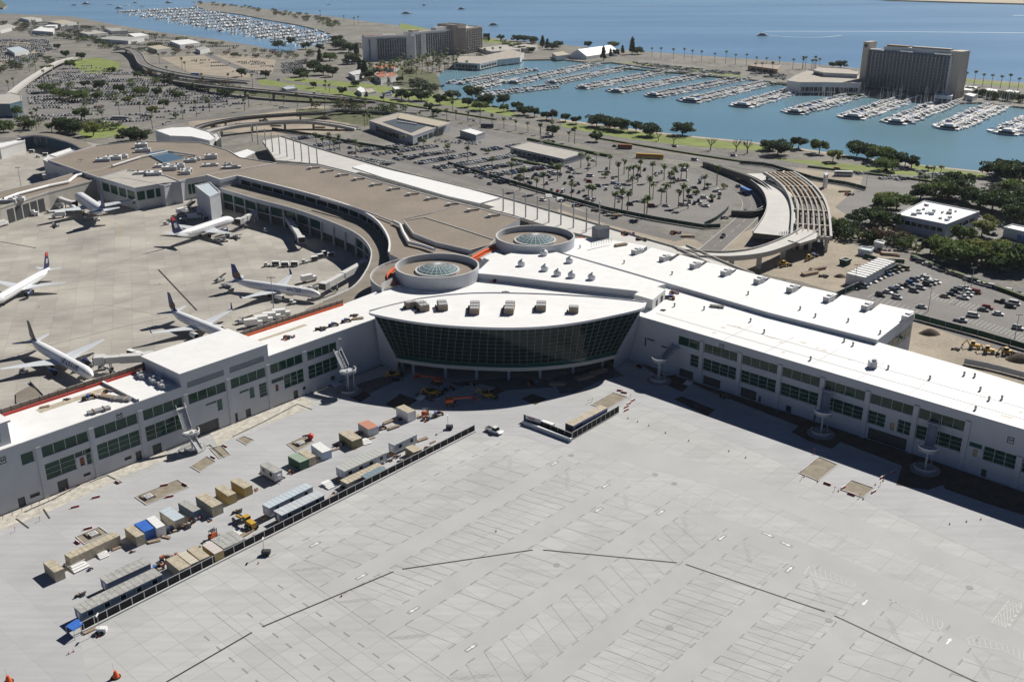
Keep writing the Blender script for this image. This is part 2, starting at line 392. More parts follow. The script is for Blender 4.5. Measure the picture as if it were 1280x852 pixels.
# car parks, yards, lawns
poly_sheet("car_park_pavement", [
 [(330, 163), (420, 168), (470, 186), (500, 190), (560, 178), (640, 184), (720, 190), (770, 195), (860, 212), (905, 226), (925, 240), (915, 262), (870, 292), (800, 280), (640, 246), (560, 225), (440, 196), (350, 172)],
 [(30, 104), (80, 84), (110, 80), (170, 88), (230, 98), (300, 118), (320, 128), (300, 134), (220, 146), (160, 158), (110, 156), (40, 150), (-60, 160), (-60, 110)],
 [(-60, 44), (60, 48), (70, 62), (30, 84), (-60, 96)],
 [(1046, 366), (1140, 324), (1180, 330), (1230, 352), (1330, 380), (1330, 445), (1280, 433), (1190, 406), (1145, 397)],
 [(1010, 205), (1120, 212), (1185, 218), (1230, 224), (1240, 236), (1200, 250), (1150, 264), (1080, 290), (1060, 270), (1010, 236)],
 [(1150, 300), (1190, 308), (1300, 330), (1300, 306), (1262, 296), (1210, 292)],
 [(550, 150), (640, 168), (700, 178), (760, 190), (700, 192), (600, 182), (560, 170)]], .03, 'lotasph')
poly_sheet("building_yard_pavement", [
 [(700, 252), (800, 290), (870, 300), (905, 322), (880, 332), (760, 310), (690, 290)],
 [(905, 300), (1000, 262), (1012, 250), (1075, 262), (1040, 290), (1080, 312), (1140, 322), (1046, 366), (1000, 352), (930, 338), (890, 330)],
 [(235, 152), (300, 146), (400, 132), (440, 150), (430, 166), (330, 170), (290, 165), (240, 168)],
 [(1143, 397), (1200, 412), (1300, 444), (1300, 500), (1240, 475), (1140, 445), (1125, 430)],
 [(200, 72), (290, 68), (345, 75), (340, 92), (300, 98), (240, 92)],
 [(0, 84), (40, 70), (60, 56), (20, 50), (-40, 60)],
 [(960, 225), (985, 215), (1010, 205), (1080, 218), (1075, 232), (1040, 262), (1028, 300), (1000, 296), (975, 300), (985, 262)]], .04, 'dirt')
poly_sheet("lawns", [
 [(322, 100), (372, 98), (450, 104), (520, 113), (575, 124), (640, 139), (650, 147), (600, 142), (520, 132), (440, 122), (380, 114), (325, 106)],
 [(705, 153), (760, 160), (830, 169), (900, 176), (960, 183), (955, 189), (880, 184), (800, 176), (740, 168), (700, 160)],
 [(960, 198), (1020, 201), (1080, 207), (1145, 215), (1148, 220), (1080, 215), (1000, 207)],
 [(1140, 205), (1180, 211), (1232, 218), (1228, 223), (1175, 217), (1140, 211)],
 [(500, 29), (560, 41), (640, 53), (650, 56), (600, 53), (540, 46), (500, 36)],
 [(768, 77), (800, 81), (870, 90), (930, 97), (928, 94), (870, 87), (800, 79)],
 [(90, 76), (120, 72), (150, 78), (148, 90), (110, 92), (92, 84)],
 [(1170, 96), (1280, 106), (1280, 110), (1170, 100)],
 [(95, 165), (130, 150), (160, 158), (150, 170), (110, 175)]], .05, 'grass')
poly_sheet("planted_banks", [
 [(165, 82), (190, 92), (260, 105), (330, 112), (420, 122), (470, 130), (420, 134), (330, 122), (250, 112), (170, 94)],
 [(370, 136), (430, 136), (470, 142), (500, 150), (460, 158), (410, 150), (370, 146)],
 [(505, 82), (545, 92), (550, 104), (548, 116), (470, 104), (440, 96), (470, 80)],
 [(60, 100), (240, 130), (250, 140), (160, 160), (30, 150), (30, 110)]][:3], .045, 'scrub')
poly_sheet("shore_path", [[(700, 149), (760, 157.2), (820, 165.2), (875, 171.2), (930, 176.2), (985, 183.3), (1040, 191.3), (1100, 200.3), (1170, 208.2), (1240, 215.3), (1240, 216.6), (1170, 209.8), (1100, 202), (1040, 193.2), (985, 185), (930, 178), (875, 173), (820, 167), (760, 159), (700, 151)]], .06, 'sand')
# ---- roads
def road(name, px, width, mt='asphalt', z=.07, lanes=0, kerb=False):
    c = smooth(PP(px), 5); mb = MB(); L_, R_ = mb.line(c, width, 0, z, mt)
    for k in range(1, lanes):
        off = width*(k/lanes-.5); d = 0
        for i in range(len(c)-1):
            a, b_ = c[i], c[i+1]; L = math.dist(a, b_); ux, uy = (b_[0]-a[0])/L, (b_[1]-a[1])/L; s = 0
            while s+3 < L:
                p = (a[0]+ux*s-uy*off, a[1]+uy*s+ux*off)
                mb.face([(p[0]+uy*.1, p[1]-ux*.1, z+.02), (p[0]+ux*3+uy*.1, p[1]+uy*3-ux*.1, z+.02), (p[0]+ux*3-uy*.1, p[1]+uy*3+ux*.1, z+.02), (p[0]-uy*.1, p[1]+ux*.1, z+.02)], 'line'); s += 9
    for s_ in (L_, R_):
        if kerb: mb.line(s_, .35, 0, z+.12, 'kerb')
    setting(name, mb)
RD = {}
def rd(key, px, w_, **k): RD[key] = smooth(PP(px), 5); road("road", px, w_, **k)
rd('harbor_s', [(240, 60), (330, 96), (440, 112), (520, 128), (600, 141), (680, 157), (760, 172), (840, 184), (920, 195), (1000, 207), (1090, 220), (1180, 232), (1300, 252)], 13, lanes=3, kerb=True)
rd('harbor_n', [(180, 92), (250, 101), (330, 108), (440, 124), (520, 139), (600, 152), (680, 168), (760, 183), (840, 196), (920, 207), (1000, 220), (1080, 236)], 13, lanes=3, kerb=True)
rd('loop', [(868, 330), (900, 302), (935, 270), (938, 250), (915, 232), (870, 214), (800, 202), (740, 194), (650, 184)], 11, lanes=2, kerb=True)
rd('yard_road', [(1060, 275), (1100, 262), (1150, 250), (1200, 252), (1300, 280)], 9, lanes=2)
rd('north_road', [(-40, 172), (100, 176), (160, 166), (230, 152), (320, 140), (400, 131), (470, 134), (540, 150), (640, 172)], 10, lanes=2, kerb=True)
rd('west_road', [(-40, 118), (30, 100), (90, 75), (60, 62), (0, 58)], 10)
rd('island_drive', [(380, 80), (470, 68), (520, 64), (640, 66), (740, 68), (840, 78), (960, 92), (1060, 104), (1200, 112), (1300, 122)], 9)
rd('service', [(240, 190), (330, 163), (400, 178), (520, 205), (640, 240), (760, 277), (850, 300)], 8)
rd('right_access', [(1145, 395), (1180, 410), (1300, 450)], 6)
rd('tree_road', [(1086, 300), (1120, 318), (1180, 330), (1300, 372)], 7)
# ---- front lot markings
TH = R(47.3); p0 = P(100, 787)
e1 = (math.cos(TH), math.sin(TH)); e2 = (e1[1], -e1[0])      # e2 points away from the fence, to the right
def LT(a, o): return (p0[0]+e1[0]*a+e2[0]*o, p0[1]+e1[1]*a+e2[1]*o)
def strip(mb, a, b_, w_, mt, z):
    d = math.dist(a, b_); ux, uy = (b_[0]-a[0])/d*w_/2, (b_[1]-a[1])/d*w_/2
    mb.face([(a[0]+uy, a[1]-ux, z), (b_[0]+uy, b_[1]-ux, z), (b_[0]-uy, b_[1]+ux, z), (a[0]-uy, a[1]+ux, z)], mt)
rnd = random.Random(3)
mb = MB(); jn = MB(); bands = MB()
limR = [(600, 545), (745, 590), (940, 668), (1100, 745), (1400, 880)]
def lim(o):
    "how far up the lot the rows run before the cross aisle"
    k = 0
    for a in range(20, 260, 2):
        x, y = Q(*LT(a, o)); 
        yl = next((limR[i][1]+(x-limR[i][0])/(limR[i+1][0]-limR[i][0])*(limR[i+1][1]-limR[i][1]) for i in range(len(limR)-1) if limR[i][0] <= x <= limR[i+1][0]), None)
        if yl is None:
            if x > 1400 or x < 600: continue
        elif y < yl: return a
        k = a
    return k
aisles = [(6.8, 13.9), (26, 32.4), (45.3, 51.5), (64.6, 70.8), (83.3, 89.3), (102.6, 108.8), (121.8, 128), (141, 147.2), (160, 166.4), (179.4, 185.6)]
markc = mat("marking bed", (.30, .30, .30), .8, .08, .6)
for i, (o1, o2) in enumerate(aisles):
    a1 = lim((o1+o2)/2)
    a0 = 44 if i < 4 else 44-(i-3)*26
    if i: bands.face([(*LT(a0, o1-.0), .028), (*LT(a1, o1), .028), (*LT(a1, o2), .028), (*LT(a0, o2), .028)], mat("swept aisle %d" % i, tuple(c*(1, 1, .99, 1, .965, 1, .99, 1, 1, 1)[i] for c in (.44, .445, .44)), .85, .05, .08))
    for o in (o1, o2):
        a = a0+rnd.random()*3
        while a < a1:
            strip(mb, LT(a, o), LT(a+2.2, o), .34, markc, .05); a += 5.1
    if i+1 < len(aisles):        # stalls between this aisle and the next
        b1, b2 = o2, aisles[i+1][0]
        a = a0+6; sk = 5.2; aend = min(a1, lim((b1+b2)/2))-8
        while a < aend:
            sl = 3.0 if i != 3 else -5.5
            wv = .07 if rnd.random() < .7 else .12
            strip(jn, LT(a, b1), LT(a+sl, b2), wv, 'dark_line' if rnd.random() < .75 else 'line', .052); a += 2.75 if i in (1, 4, 5) else 5.5
        strip(jn, LT(a0, (b1+b2)/2), LT(aend, (b1+b2)/2), .06, 'line', .054)
        for aa, sg in ((a0+1, 1), (aend+2, -1)):       # hatched end islands
            for k in range(8):
                strip(jn, LT(aa+sg*(k*.75), b1+.9+k*.55), LT(aa+sg*(k*.75+1.6), b1+3.6+k*.55), .08, 'line', .056)
for k, a in enumerate((18, 29, 40)):
    o = 22 if k < 2 else 18
    while o < 90:
        strip(mb, LT(a-.02*o, o), LT(a-.02*(o+2.2), o+2.2), .34, markc, .05); o += 5.1
    strip(jn, LT(a+5.4, 16), LT(a+4, 100), .09, 'dark_line', .052)
# stalls along the concourse
def seg(px1, px2, t): return (px1[0]+(px2[0]-px1[0])*t, px1[1]+(px2[1]-px1[1])*t)
for (ta, tb, ba, bb, n, wv) in [((1005, 647), (1290, 745), (985, 664), (1250, 770), 22, .1), ((640, 560), (985, 648), (640, 578), (975, 664), 26, .07)]:
    for k in range(n+1):
        strip(jn, P(*seg(ta, tb, k/n))[:2], P(*seg(ba, bb, k/n))[:2], wv, 'line' if k % 3 else 'kerb', .052)
bands.face([(*p, .030) for p in PP([(880, 640), (1010, 680), (1300, 800), (1300, 845), (1000, 705), (870, 655)])], mat("swept cross aisle", (.425, .43, .425), .85, .05, .08))
bands.face([(*p, .030) for p in PP([(640, 540), (905, 610), (1300, 760), (1300, 735), (910, 588), (700, 528)])], mat("swept upper aisle", (.435, .44, .44), .85, .05, .08))
setting("aisle_pavement", bands, None)
# arrows on dark beds
def arrow(x, y, ang, bed=True, s=1.0):
    c = P(x, y)[:2]; u = (math.cos(ang), math.sin(ang)); n = (-u[1], u[0])
    f = lambda a, b_: (c[0]+u[0]*a*s+n[0]*b_*s, c[1]+u[1]*a*s+n[1]*b_*s)
    if bed: mb.face([(*f(*q), .050) for q in ((-2.4, -.75), (2.4, -.75), (2.4, .75), (-2.4, .75))], markc)
    mb.face([(*f(*q), .06) for q in ((-1.9, -.22), (.3, -.22), (.3, -.62), (1.9, 0), (.3, .62), (.3, .22), (-1.9, .22))], 'whitep')
up, dn = TH, TH+math.pi
for (x, y, a, bd) in [(394, 680, up, 1), (452, 720, up, 1), (517, 762, dn, 1), (589, 809, up, 1), (693, 579, up, 1), (757, 607, dn, 1), (826, 640, up, 1), (902, 672, dn, 1), (960, 668, R(-46), 1), (983, 680, R(-46), 1), (987, 711, up, 1), (1081, 753, dn, 0), (1186, 801, up, 0), (748, 637, dn, 1)]:
    arrow(x, y, a, bd, .72)
for (x, y) in [(714, 569), (819, 593), (843, 604), (696, 706), (837, 784), (1212, 734), (1036, 775)]:
    c = P(x, y)[:2]; mb.face([(c[0]+.9*math.cos(k*math.pi/4), c[1]+.9*math.sin(k*math.pi/4), .055) for k in range(8)], markc)
# painted outline boxes near the right edge
for poly in [[(1239, 778), (1262, 749), (1276, 752), (1277, 758), (1260, 783), (1256, 784)], [(1209, 798), (1217, 795), (1280, 812), (1280, 826), (1252, 812), (1212, 806)], [(1112, 749), (1140, 760), (1178, 777), (1178, 783), (1172, 788), (1164, 786), (1140, 764)], [(1005, 718), (1012, 706), (1022, 707), (1070, 730), (1066, 733)]]:
    pp = PP(poly)
    for i in range(len(pp)): strip(jn, pp[i], pp[(i+1) % len(pp)], .18, 'line', .055)
    x0 = min(p[0] for p in poly); x1 = max(p[0] for p in poly)
    for k in range(1, 10):
        xx = x0+(x1-x0)*k/10; ys = []
        for i in range(len(poly)):
            (xa, ya), (xb, yb) = poly[i], poly[(i+1) % len(poly)]
            for xs in (xx,):
                if (xa-xs)*(xb-xs) < 0: ys.append(ya+(yb-ya)*(xs-xa)/(xb-xa))
        if len(ys) >= 2: strip(jn, P(xx, min(ys))[:2], P(xx+2, max(ys))[:2], .12, 'line', .055)
setting("stall_markings", jn); setting("dashed_markings", mb)
mb = MB()
for a, b_ in [((208, 852), (315, 790)), ((150, 886), (200, 857)), ((328, 783), (492, 714)), ((503, 711), (666, 687)), ((679, 687), (846, 703)), ((857, 705), (1031, 764)), ((1043, 769), (1222, 853))]:
    strip(mb, P(*a)[:2], P(*b_)[:2], .42, 'drain', .062)
for a, b_ in [((198, 337), (246, 388)), ((0, 302), (45, 310))]:
    strip(mb, P(*a)[:2], P(*b_)[:2], .8, 'drain', .05)
setting("trench_drain", mb)
# pits cut in the concrete: sand sheet framed by a raised kerb
mb = MB()
PITS = [[(169, 621), (222, 599.5), (236, 609), (183, 631)], [(95, 671), (124, 658.5), (135.6, 666.6), (105.5, 680)], [(998.8, 591), (1023.8, 571), (1047.5, 581), (1022.5, 601)], [(1051, 612), (1064, 600), (1092.5, 610), (1079, 622)],
 [(358.8, 555), (379, 546), (392.5, 552), (371, 565)], [(739, 506), (766, 490.7), (785, 496.4), (758, 512)], [(296, 549), (305, 545), (318, 550), (308, 556)], [(262, 560), (277, 557), (288, 568), (274, 573)], [(238, 583), (258, 570), (270, 577), (250, 590)]]
for p in PITS:
    w_ = PP(p); mb.face([(*q, .055) for q in (w_ if True else w_)], 'pitsand'); mb.line(w_, .25, .03, .22, 'kerb', closed=True)
for p in [[(842, 498.5), (852, 495), (894, 512), (884, 520)], [(652, 498.5), (665, 492), (684, 498.5), (669, 506)], [(482, 505), (500, 492), (522, 500), (500, 515)], [(440, 497), (455, 489), (464, 494), (450, 503)], [(598, 487), (612, 481), (632, 488), (615, 496)]]:
    mb.face([(*q, .055) for q in PP(p)], 'soil')
setting("planting_pits", mb)
mb = MB()
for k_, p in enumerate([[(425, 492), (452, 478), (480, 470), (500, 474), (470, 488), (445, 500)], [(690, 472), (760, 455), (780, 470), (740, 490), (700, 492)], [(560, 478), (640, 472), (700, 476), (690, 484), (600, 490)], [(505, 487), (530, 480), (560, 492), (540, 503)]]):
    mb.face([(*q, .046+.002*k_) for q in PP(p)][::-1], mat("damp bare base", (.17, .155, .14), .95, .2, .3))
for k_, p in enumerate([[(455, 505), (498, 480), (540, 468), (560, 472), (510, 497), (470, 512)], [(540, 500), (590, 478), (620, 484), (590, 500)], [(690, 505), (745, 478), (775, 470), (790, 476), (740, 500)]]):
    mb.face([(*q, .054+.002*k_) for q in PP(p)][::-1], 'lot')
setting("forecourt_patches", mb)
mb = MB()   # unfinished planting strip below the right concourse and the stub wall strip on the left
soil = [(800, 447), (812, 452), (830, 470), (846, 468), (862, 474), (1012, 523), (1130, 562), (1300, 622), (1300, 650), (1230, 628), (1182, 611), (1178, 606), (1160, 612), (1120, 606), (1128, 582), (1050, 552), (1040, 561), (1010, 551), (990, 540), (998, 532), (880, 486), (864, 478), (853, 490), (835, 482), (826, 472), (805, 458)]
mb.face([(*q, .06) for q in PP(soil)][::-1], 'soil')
st = [(-60, 668), (0, 645), (130, 592), (205, 560), (215, 572), (152, 596), (118, 613), (60, 640), (0, 664), (-60, 690)]
mb.face([(*q, .06) for q in PP(st)][::-1], 'rubble')
st = [(262, 541), (310, 521), (376, 494), (392, 503), (384, 512), (330, 530), (300, 542), (272, 558)]
mb.face([(*q, .06) for q in PP(st)][::-1], 'rubble')
setting("planting_strips", mb)
mb = MB()
for p in [[(30, 640), (66, 624), (100, 606)], [(112, 603), (134, 594), (152, 603)], [(290, 546), (330, 527), (372, 505), (390, 512)], [(20, 648), (36, 660)], [(54, 636), (62, 648)], [(240, 565), (262, 556), (280, 572)]]: mb.line(PP(p), .5, 0, .066, 'dkmetal')
setting('foundation_trench', mb)
mb = MB()
for p in [[(-40, 656), (60, 616), (140, 584), (200, 561)], [(262, 537), (330, 511), (398, 486)]]: mb.line(PP(p), .5, 0, .3, 'kerb')
mb.line(PP([(846, 470), (862, 475), (1012, 524), (1130, 563), (1300, 621)]), .45, 0, .2, 'kerb')
setting("foundation_kerb", mb)
# ================================================================ THE TERMINAL
class Wing:
    "wall frame: a runs along the wall, n is outward (towards the camera), z up"
    def __init__(s, p0, ang):
        s.p = p0; a = R(ang); s.d = (math.cos(a), math.sin(a)); s.n = (s.d[1], -s.d[0]); s.ang = a
    def w(s, a, n, z): return (s.p[0]+s.d[0]*a+s.n[0]*n, s.p[1]+s.d[1]*a+s.n[1]*n, z)
    def w2(s, a, n): return s.w(a, n, 0)[:2]
    def box(s, mb, a0, a1, n0, n1, z0, z1, mt, mtop=None):
        "n0 < n1"
        mb.prism([s.w2(a0, n0), s.w2(a1, n0), s.w2(a1, n1), s.w2(a0, n1)], z0, z1, mt, mtop, bottom=True)
def cells(W_, mb, a0, a1, z0, z1, openings, mt, th=.5):
    "wall panels filling the rectangle except the openings"
    zs = sorted({z0, z1, *[o[2] for o in openings if z0 < o[2] < z1], *[o[3] for o in openings if z0 < o[3] < z1]})
    for i in range(len(zs)-1):
        za, zb = zs[i], zs[i+1]; zm = (za+zb)/2
        oo = sorted((max(a0, o[0]), min(a1, o[1])) for o in openings if o[2] < zm < o[3] and o[1] > a0 and o[0] < a1); a = a0
        for x, y in oo:
            if x > a: W_.box(mb, a, x, -th, 0, za, zb, mt)
            a = max(a, y)
        if a < a1: W_.box(mb, a, a1, -th, 0, za, zb, mt)
def window(W_, parent, a0, a1, z0, z1, nv, nh, glass='glass', name='window', fr='mull'):
    mb = MB(); n = -.32
    mb.face([W_.w(a0, n, z0), W_.w(a1, n, z0), W_.w(a1, n, z1), W_.w(a0, n, z1)], glass)
    o = part(parent, name, mb)
    mb = MB()
    for k in range(nv+1):
        a = a0+.05+(a1-a0-.1)*k/nv; mb.beam(W_.w(a, n+.08, z0), W_.w(a, n+.08, z1), .13, .14, fr)
    for k in range(nh+1):
        z = z0+.05+(z1-z0-.1)*k/nh; mb.beam(W_.w(a0, n+.07, z), W_.w(a1, n+.07, z), .14, .09, fr)
    part(o, 'frame', mb); return o
RZ = 17.8
WR = Wing(P(860, 473.7)[:2], -43.8); WL = Wing(P(15, 639)[:2], 49.5)
# outward of both wings is towards the camera
assert WR.n[1] < 0 and WL.n[1] < 0
# ---------------- right concourse
cr = thing('concourse_building', 'long white roofed concourse wing in shade, right of the curved glass hall', 'building', (*WR.w2(40, -10), 0))
seam = [(690, 314), (760, 334), (815, 350), (960, 392.5), (1096, 427), (1205, 458), (1270, 478), (1400, 517)]
A_END = 190
front0 = WR.w2(-26, -.5); front1 = WR.w2(A_END, -.5)
roofR = [front0, front1] + PP(seam[::-1][:-2], RZ) + PP([(800, 367)], RZ)
mb = MB(); mb.prism(roofR, RZ-.9, RZ, 'wall', 'white'); part(cr, 'roof', mb)
mb = MB(); mb.prism([WR.w2(-26, -1.3), WR.w2(A_END, -1.3)] + PP(seam[::-1][:-2], RZ) + PP([(800, 367)], RZ), 0, RZ-.9, 'wall'); part(cr, 'core_wall', mb)
pil = [-8.6+15*i for i in range(-1, 13)]; pil = [4.7+14.93*i for i in range(0, 13)]
ops = []; wins = []
for i in range(-1, 12):
    a0 = 4.7+14.93*i+.8; a1 = 4.7+14.93*(i+1)-.8
    if i == -1: a0 = -5.2
    if 94 < a0 < 120: up_ = False
    else: up_ = True
    if up_: wins.append((a0, a1, 11.9, 15.1, 4 if i >= 0 else 2, 1)); 
    lo0 = a0 if i != -1 else .2
    if i == 6: wins.append((a0+4.5, a1, 5.3, 9.6, 3, 3)); ops.append((a0+.4, a0+4, 8.2, 9.6)); ops.append((a0+1.8, a0+3, 5.4, 7.8))
    elif i == 4: wins += [(a0, a0+5.5, 5.3, 9.6, 2, 3), (a0+9.3, a1, 5.3, 9.6, 2, 3)]; ops.append((a0+7.2, a0+8.5, 5.4, 7.8))
    elif i == -1: wins.append((lo0, a1, 5.3, 9.7, 1, 3))
    else: wins.append((lo0, a1, 5.3, 9.7, 4, 3))
# ground floor openings
gops = [(6, 13, .2, 3.4), (21, 27, .2, 3.6), (27.8, 28.8, .2, 2.5), (38, 40, .2, 2.4), (48, 49.5, .2, 2.6), (66, 78, .2, 4.0), (100, 101.5, .2, 2.5), (-4, 2, .2, 3.2)]
lops = [(-19.6, -18.7, 7.2, 10.6), (-18.7, -15.2, 9.9, 10.6), (-12.2, -8.6, 8.8, 9.5), (-9.4, -8.6, 5.6, 8.8)]
mb = MB(); cells(WR, mb, -26, A_END, 0, RZ-.9, [w_[:4] for w_ in wins]+gops+ops+lops, 'wall'); 
part(cr, 'wall', mb)
for w_ in wins: window(WR, cr, *w_)
for g in lops: window(WR, cr, *g, 1, 1, glass='glassg')
for g in ops:
    mb = MB(); mb.face([WR.w(g[0], -.3, g[2]), WR.w(g[1], -.3, g[2]), WR.w(g[1], -.3, g[3]), WR.w(g[0], -.3, g[3])], 'timber' if g[1]-g[0] < 2 else 'glassg'); part(cr, 'door', mb)
for g in gops:
    mb = MB(); mb.face([WR.w(g[0], -.4, g[2]), WR.w(g[1], -.4, g[2]), WR.w(g[1], -.4, g[3]), WR.w(g[0], -.4, g[3])], 'dkmetal'); part(cr, 'garage_door', mb)
for a in pil:
    mb = MB(); WR.box(mb, a-.75, a+.75, 0, .42, 0, 15.6 if not 95 < a < 120 else 9.8, 'wall'); part(cr, 'pilaster', mb)
mb = MB()
WR.box(mb, -26, A_END, .0, .12, 16.9, RZ+.22, 'wall', 'white'); mb.beam(WR.w(-26, -.25, RZ+.1), WR.w(A_END, -.25, RZ+.1), .5, .2, 'white')
part(cr, 'parapet', mb)
seamm = mat("grey roof seam", (.60, .60, .60), .7)
mb = MB()
for n_ in (-7, -14.5): WR.box(mb, -20 if n_ > -10 else 5, 150, n_-.12, n_+.12, RZ, RZ+.07, seamm)
for k in range(8): WR.box(mb, 12+k*16, 12.2+k*16, -20, -1.2, RZ, RZ+.075, seamm)
part(cr, 'roof_seams', mb)
stm = mat("dusty roof stain", (.66, .62, .55), .8, .12, .8)
mb = MB(); rs_ = random.Random(4)
for k in range(16):
    a_, n_ = rs_.uniform(0, 140), rs_.uniform(-19, -3); l_ = rs_.uniform(.5, 2.5); mb.face([WR.w(a_+l_*math.cos(j*.785)*rs_.uniform(.7, 1.2), n_+.7*math.sin(j*.785), RZ+.012+.001*k) for j in range(8)][::-1], stm)
part(cr, 'roof_stains', mb)
# gate marks on the wall
def gate_mark(W_, parent, a, z, s=1.0):
    mb = MB()
    for (x0, x1, y0, y1) in ((-.9, .9, .75, .95), (-.9, .9, -.95, -.75), (-.9, -.7, -.75, .75), (.7, .9, -.75, .75), (-.5, .5, -.2, .05), (-.5, -.25, .05, .5), (.25, .5, .05, .5)):
        W_.box(mb, a+x0*s, a+x1*s, .01, .06, z+y0*s, z+y1*s, 'black')
    part(parent, 'gate_marker', mb)
gate_mark(WR, cr, 12.4, 16.2); gate_mark(WR, cr, 106, 13.6)
# ---------------- back hall with the notched rear edge
mbk = thing('terminal_hall', 'broad white roofed hall with notched rear edge behind the concourse', 'building', (*P(940, 370)[:2], 0))
rear = [(700, 299), (745, 299), (783, 304), (809, 309), (797, 316), (803, 318), (814, 310.5), (846, 319), (833, 326), (838, 328), (850, 319.5), (881, 328), (868, 335), (873, 337), (884, 329), (920, 337.5), (907, 344), (912, 346), (922, 338), (960, 348.5), (948, 354), (953, 356), (963, 349), (1001, 358.5), (988, 365), (993, 367), (1004, 359), (1047, 368.5), (1034, 376.5), (1040, 379), (1052, 370), (1093, 379), (1081, 387), (1088, 390), (1100, 381), (1143, 390.5)]
HZ = 19.3
hall = PP(seam[:5], HZ-.6) + PP([(1143, 390.5)], HZ-.6) + PP(rear[::-1][1:], HZ-.6)
mb = MB(); mb.prism(hall, HZ-1.0, HZ-.1, 'wall', 'white'); part(mbk, 'roof', mb)
mb = MB(); mb.prism(hall, 0, HZ-1.0, 'wall'); part(mbk, 'wall', mb)
mb = MB(); mb.line(hall[:5], .35, HZ-.9, HZ+.15, 'wall'); part(mbk, 'parapet', mb)
e0, e1_ = P(1096, 427, HZ-.6), P(1143, 390.5, HZ-.6)
ang = math.degrees(math.atan2(e1_[1]-e0[1], e1_[0]-e0[0]))
WE = Wing(e0[:2], ang); L_end = math.dist(e0[:2], e1_[:2])
for k in range(5):
    mb = MB(); a = 3+k*(L_end-4)/5; WE.box(mb, a, a+(L_end-10)/5, .05, .15, 10.5, 14.5, 'glass'); part(mbk, 'window', mb)
for i, (x, y) in enumerate([(796, 316.5), (831, 325), (869, 334), (907.5, 343), (949, 353), (990, 363.5), (1036, 375.5), (1083.5, 386), (1134, 399)]):
    c = P(x, y, HZ); mb = MB(); mb.box((0, 0, 0), (5, 2.4, 2.0), 0, 'metal', 'whitep'); mb.box((.6, 0, 2.0), (2, 1.8, .5), 0, 'whitep'); mb.tube((2.4, 0, .6), (4.6, 0, .6), .5, .5, 8, 'metal')
    solo('roof_exhaust_unit', mb, f'grey exhaust unit at a roof notch, {ordn(i+1)} from the left along the rear edge', 'roof unit', 'exhaust units along the notched roof edge', loc=(c[0], c[1], HZ-.1)).rotation_euler = (0, 0, R(46))
# ---------------- upper triangular roof with the small domes
TZ = 20.6
ht = thing('upper_hall', 'triangular white raised roof with small domes between round tower and glass hall', 'building', (*P(700, 345)[:2], 0))
tri = PP([(594, 342), (640, 346.5), (700, 354), (760, 360.5), (796, 364.5), (832, 355), (760, 334), (690, 313.5), (655, 311), (640, 316), (612, 325)], TZ)
mb = MB(); mb.prism(tri, TZ-.4, TZ, 'wall', 'white'); part(ht, 'roof', mb)
mb = MB(); mb.prism(tri, 0, TZ-.4, 'wall'); part(ht, 'wall', mb)
mb = MB(); mb.line(tri[:5], .4, TZ-2.6, TZ+.35, 'wall'); part(ht, 'fascia', mb)
def vent_dome():
    r0 = thing('roof_dome', None, 'roof vent')
    mb = MB(); mb.disc((0, 0), 1.5, 0, 1.0, 12, 'whitep'); part(r0, 'curb', mb, False)
    rows = [[(1.7*math.cos(a)*math.cos(2*math.pi*i/14), 1.7*math.cos(a)*math.sin(2*math.pi*i/14), 1.0+1.5*math.sin(a)) for i in range(14)] for a in [0, .4, .8, 1.2, 1.55]]
    mb = MB(); mb.grid(rows, 'whitep', True); part(r0, 'dome', mb, False)
    mb = MB(); mb.box((0, 0, 2.4), (.7, .7, .5), 0, 'metal'); part(r0, 'vent_cap', mb, False); return Proto(r0)
vd = vent_dome()
for i, (x, y) in enumerate([(652, 332), (680, 319), (681, 338), (697, 344), (712, 328), (714.7, 346.5), (739.7, 349)]):
    c = P(x, y, TZ); vd.put((c[0], c[1], TZ), 0, f'small white domed roof vent, {ordn(i+1)} from the left on the triangular roof', 'domed vents on the triangular roof')
# penthouse
mb = MB(); c0 = PP([(793, 368), (816, 374.5), (832, 361.5), (812, 355)], TZ+1.2); mb.prism(c0, RZ, TZ+1.2, 'wallw', 'white')
ph = thing('stair_penthouse', 'small white flat roofed rooftop stair house at the tip of the domed roof', 'penthouse', (*c0[0], RZ))
part(ph, 'wall', mb)
for (t0, t1) in ((.25, .4), (.62, .8)):
    a, b_ = lerp(c0[1], c0[2], t0), lerp(c0[1], c0[2], t1); nx = Vector((c0[2][1]-c0[1][1], -(c0[2][0]-c0[1][0]))).normalized()*.05
    mb = MB(); mb.face([(a[0]+nx.x, a[1]+nx.y, RZ+.2), (b_[0]+nx.x, b_[1]+nx.y, RZ+.2), (b_[0]+nx.x, b_[1]+nx.y, RZ+2.6), (a[0]+nx.x, a[1]+nx.y, RZ+2.6)], 'black'); part(ph, 'door', mb)
